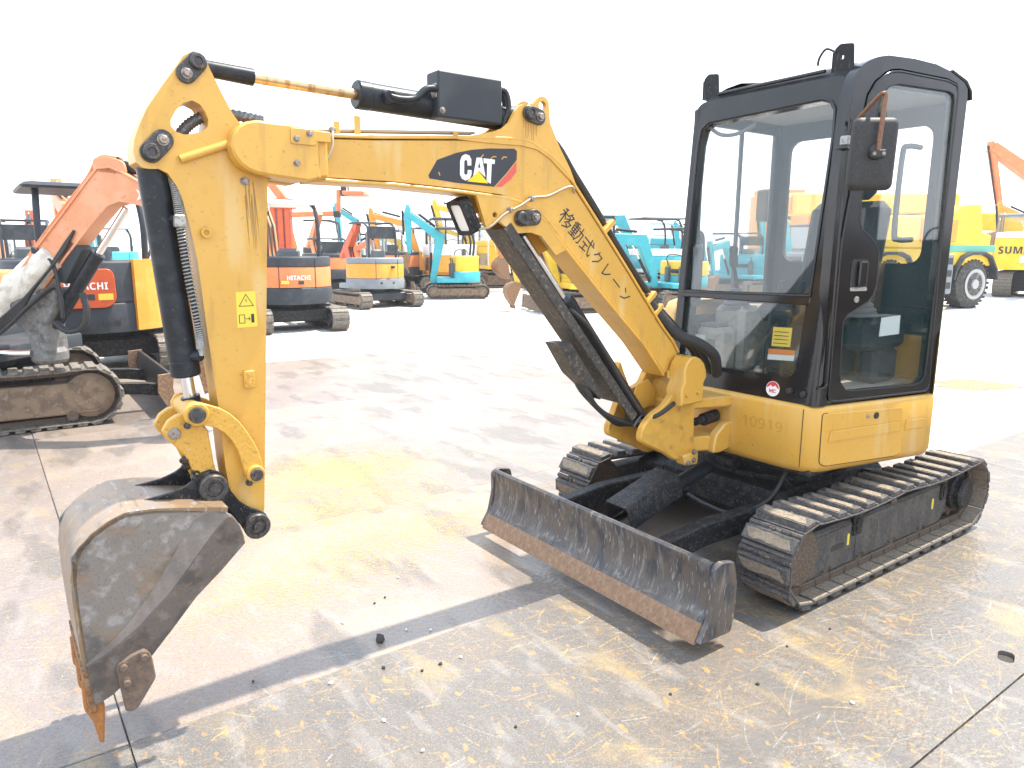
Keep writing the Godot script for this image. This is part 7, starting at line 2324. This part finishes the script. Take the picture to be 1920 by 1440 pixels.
	box(st, W(4.9, 2.45, -0.25), W(5.3, 3.3, 0.25), 0.05)
	obj("boom_head", st, M.slate, b)

func striped_crane():
	# crane seen through the windscreen: amber body with a hazard panel
	var t = thing("mobile_crane", "amber mobile crane with black and yellow hazard stripes seen through the black cab", "crane", W(15.2, -0.02, -36.5), 0.0)
	var st = S()
	box(st, W(-3.4, 0.9, -1.2), W(5.2, 1.7, 1.2), 0.05)
	obj("carrier", st, M.slate_light, t)
	for x in [-2.4, 0.8, 3.6]:
		for s in [-1, 1]:
			var w = group_node("wheel", t)
			st = S()
			lathe(st, [[0.0, 0.3], [0.03, 0.5], [0.1, 0.6], [0.4, 0.6], [0.46, 0.5], [0.48, 0.3]], W(x, 0.62, s * 1.05 - 0.24), W(0, 0, 1), 26)
			obj("tyre", st, M.tyre, w)
			st = S()
			lathe(st, [[0.0, 0.3], [0.01, 0.3], [0.02, 0.2]], W(x, 0.62, s * 1.05 + s * 0.24), W(0, 0, s), 20)
			obj("rim", st, M.rim, w)
	st = S()
	box(st, W(-3.3, 1.7, -1.15), W(-1.2, 4.3, 1.15), 0.06)
	box(st, W(-3.25, 4.3, -0.8), W(-1.3, 4.55, 0.8), 0.05)
	obj("counterweight", st, M.amber, t)
	var hz = group_node("hazard_panel", t)
	st = S()
	box(st, W(-2.65, 2.4, 1.15), W(-2.05, 4.0, 1.19), 0.0)
	obj("backing", st, M.pure_yellow, hz)
	for k in 3:
		st = S()
		var y = 2.5 + k * 0.55
		prism(st, [V(-2.64, y + 0.30), V(-2.06, y), V(-2.06, y + 0.22), V(-2.64, y + 0.52)], 1.19, 1.20)
		obj("stripe", st, M.sticker_ink, hz)
	st = S()
	box(st, W(-2.0, 1.75, 1.15), W(-1.2, 2.75, 1.2), 0.02)
	obj("grey_hatch", st, M.cement_grey, t)
	st = S()
	box(st, W(-3.5, 1.7, 1.0), W(-2.2, 2.1, 1.6), 0.03)
	obj("bumper", st, M.orange, t)
	st = S()
	box(st, W(-1.2, 1.7, -1.1), W(5.0, 2.9, 1.1), 0.06)
	obj("engine_cover", st, M.amber, t)
	var b = group_node("boom", t)
	st = S()
	box(st, W(-1.0, 2.9, -0.45), W(9.5, 3.75, 0.45), 0.08, Transform3D(Basis(W(0, 0, 1), -0.03), Vector3.ZERO))
	obj("outer_section", st, M.pure_yellow, b)
	st = S()
	box(st, W(9.5, 3.0, -0.36), W(10.4, 3.65, 0.36), 0.06, Transform3D(Basis(W(0, 0, 1), -0.03), Vector3.ZERO))
	obj("inner_section", st, M.amber, b)
	st = S()
	cyl(st, W(1.0, 2.6, 0.5), W(4.5, 3.0, 0.5), 0.14, -1, 14)
	obj("lift_cylinder", st, M.amber, b)

func aerial_lift():
	var t = thing("boom_lift", "orange boom lift with small railed basket raised behind the white canopy", "lift", W(-9.3, -0.02, -30.0), 0.0)
	var st = S()
	box(st, W(-1.1, 0.55, -0.9), W(1.3, 1.15, 0.9), 0.06)
	obj("chassis", st, M.orange_deep, t)
	for x in [-0.8, 0.9]:
		for s in [-1, 1]:
			st = S()
			lathe(st, [[0.0, 0.25], [0.03, 0.36], [0.28, 0.36], [0.3, 0.25]], W(x, 0.40, s * 0.85 - 0.15), W(0, 0, 1), 20)
			obj("wheel", st, M.tyre, t)
	for x in [-0.30, 0.0, 0.28]:
		st = S()
		box(st, W(x - 0.11, 1.1, -0.2), W(x + 0.11, 3.6, 0.2), 0.02)
		obj("riser", st, M.orange_deep, t)
	var b = group_node("boom", t)
	st = S()
	prism(st, limb([V(0.2, 3.45), V(-1.4, 5.6), V(-1.6, 5.9)], [0.32, 0.28, 0.26]), -0.14, 0.14, 0.02)
	obj("upper_riser", st, M.orange, b)
	st = S()
	box(st, W(-0.3, 3.2, -0.3), W(0.55, 3.6, 0.3), 0.05)
	obj("turret", st, M.orange_deep, b)
	st = S()
	box(st, W(0.4, 2.86, -0.12), W(2.25, 3.06, 0.12), 0.02, Transform3D(Basis(W(0, 0, 1), 0.03), Vector3.ZERO))
	obj("jib", st, M.orange, b)
	st = S()
	box(st, W(2.10, 2.92, -0.10), W(2.26, 3.95, 0.10), 0.02, Transform3D(Basis(W(0, 0, 1), -0.04), W(0.0, 0.1, 0)))
	obj("jib_riser", st, M.orange, b)
	st = S()
	box(st, W(2.12, 2.88, -0.15), W(2.38, 3.12, 0.15), 0.03)
	obj("knuckle", st, M.slate, b)
	var k = group_node("basket", t)
	st = S()
	box(st, W(2.60, 3.72, -0.6), W(3.45, 3.88, 0.6), 0.03)
	obj("floor", st, M.orange, k)
	st = S()
	box(st, W(2.45, 3.70, -0.2), W(2.72, 4.65, 0.2), 0.03)
	obj("control_box", st, M.slate, k)
	for q in [[2.8, -0.6], [3.4, -0.6], [2.8, 0.6], [3.4, 0.6]]:
		st = S()
		cyl(st, W(q[0], 3.85, q[1]), W(q[0], 4.8, q[1]), 0.02, -1, 6)
		obj("rail_post", st, M.white_paint, k)
	for y in [4.35, 4.8]:
		st = S()
		tube(st, [W(2.8, y, -0.6), W(3.4, y, -0.6), W(3.4, y, 0.6), W(2.8, y, 0.6)], 0.018, 6)
		obj("rail", st, M.white_paint, k)
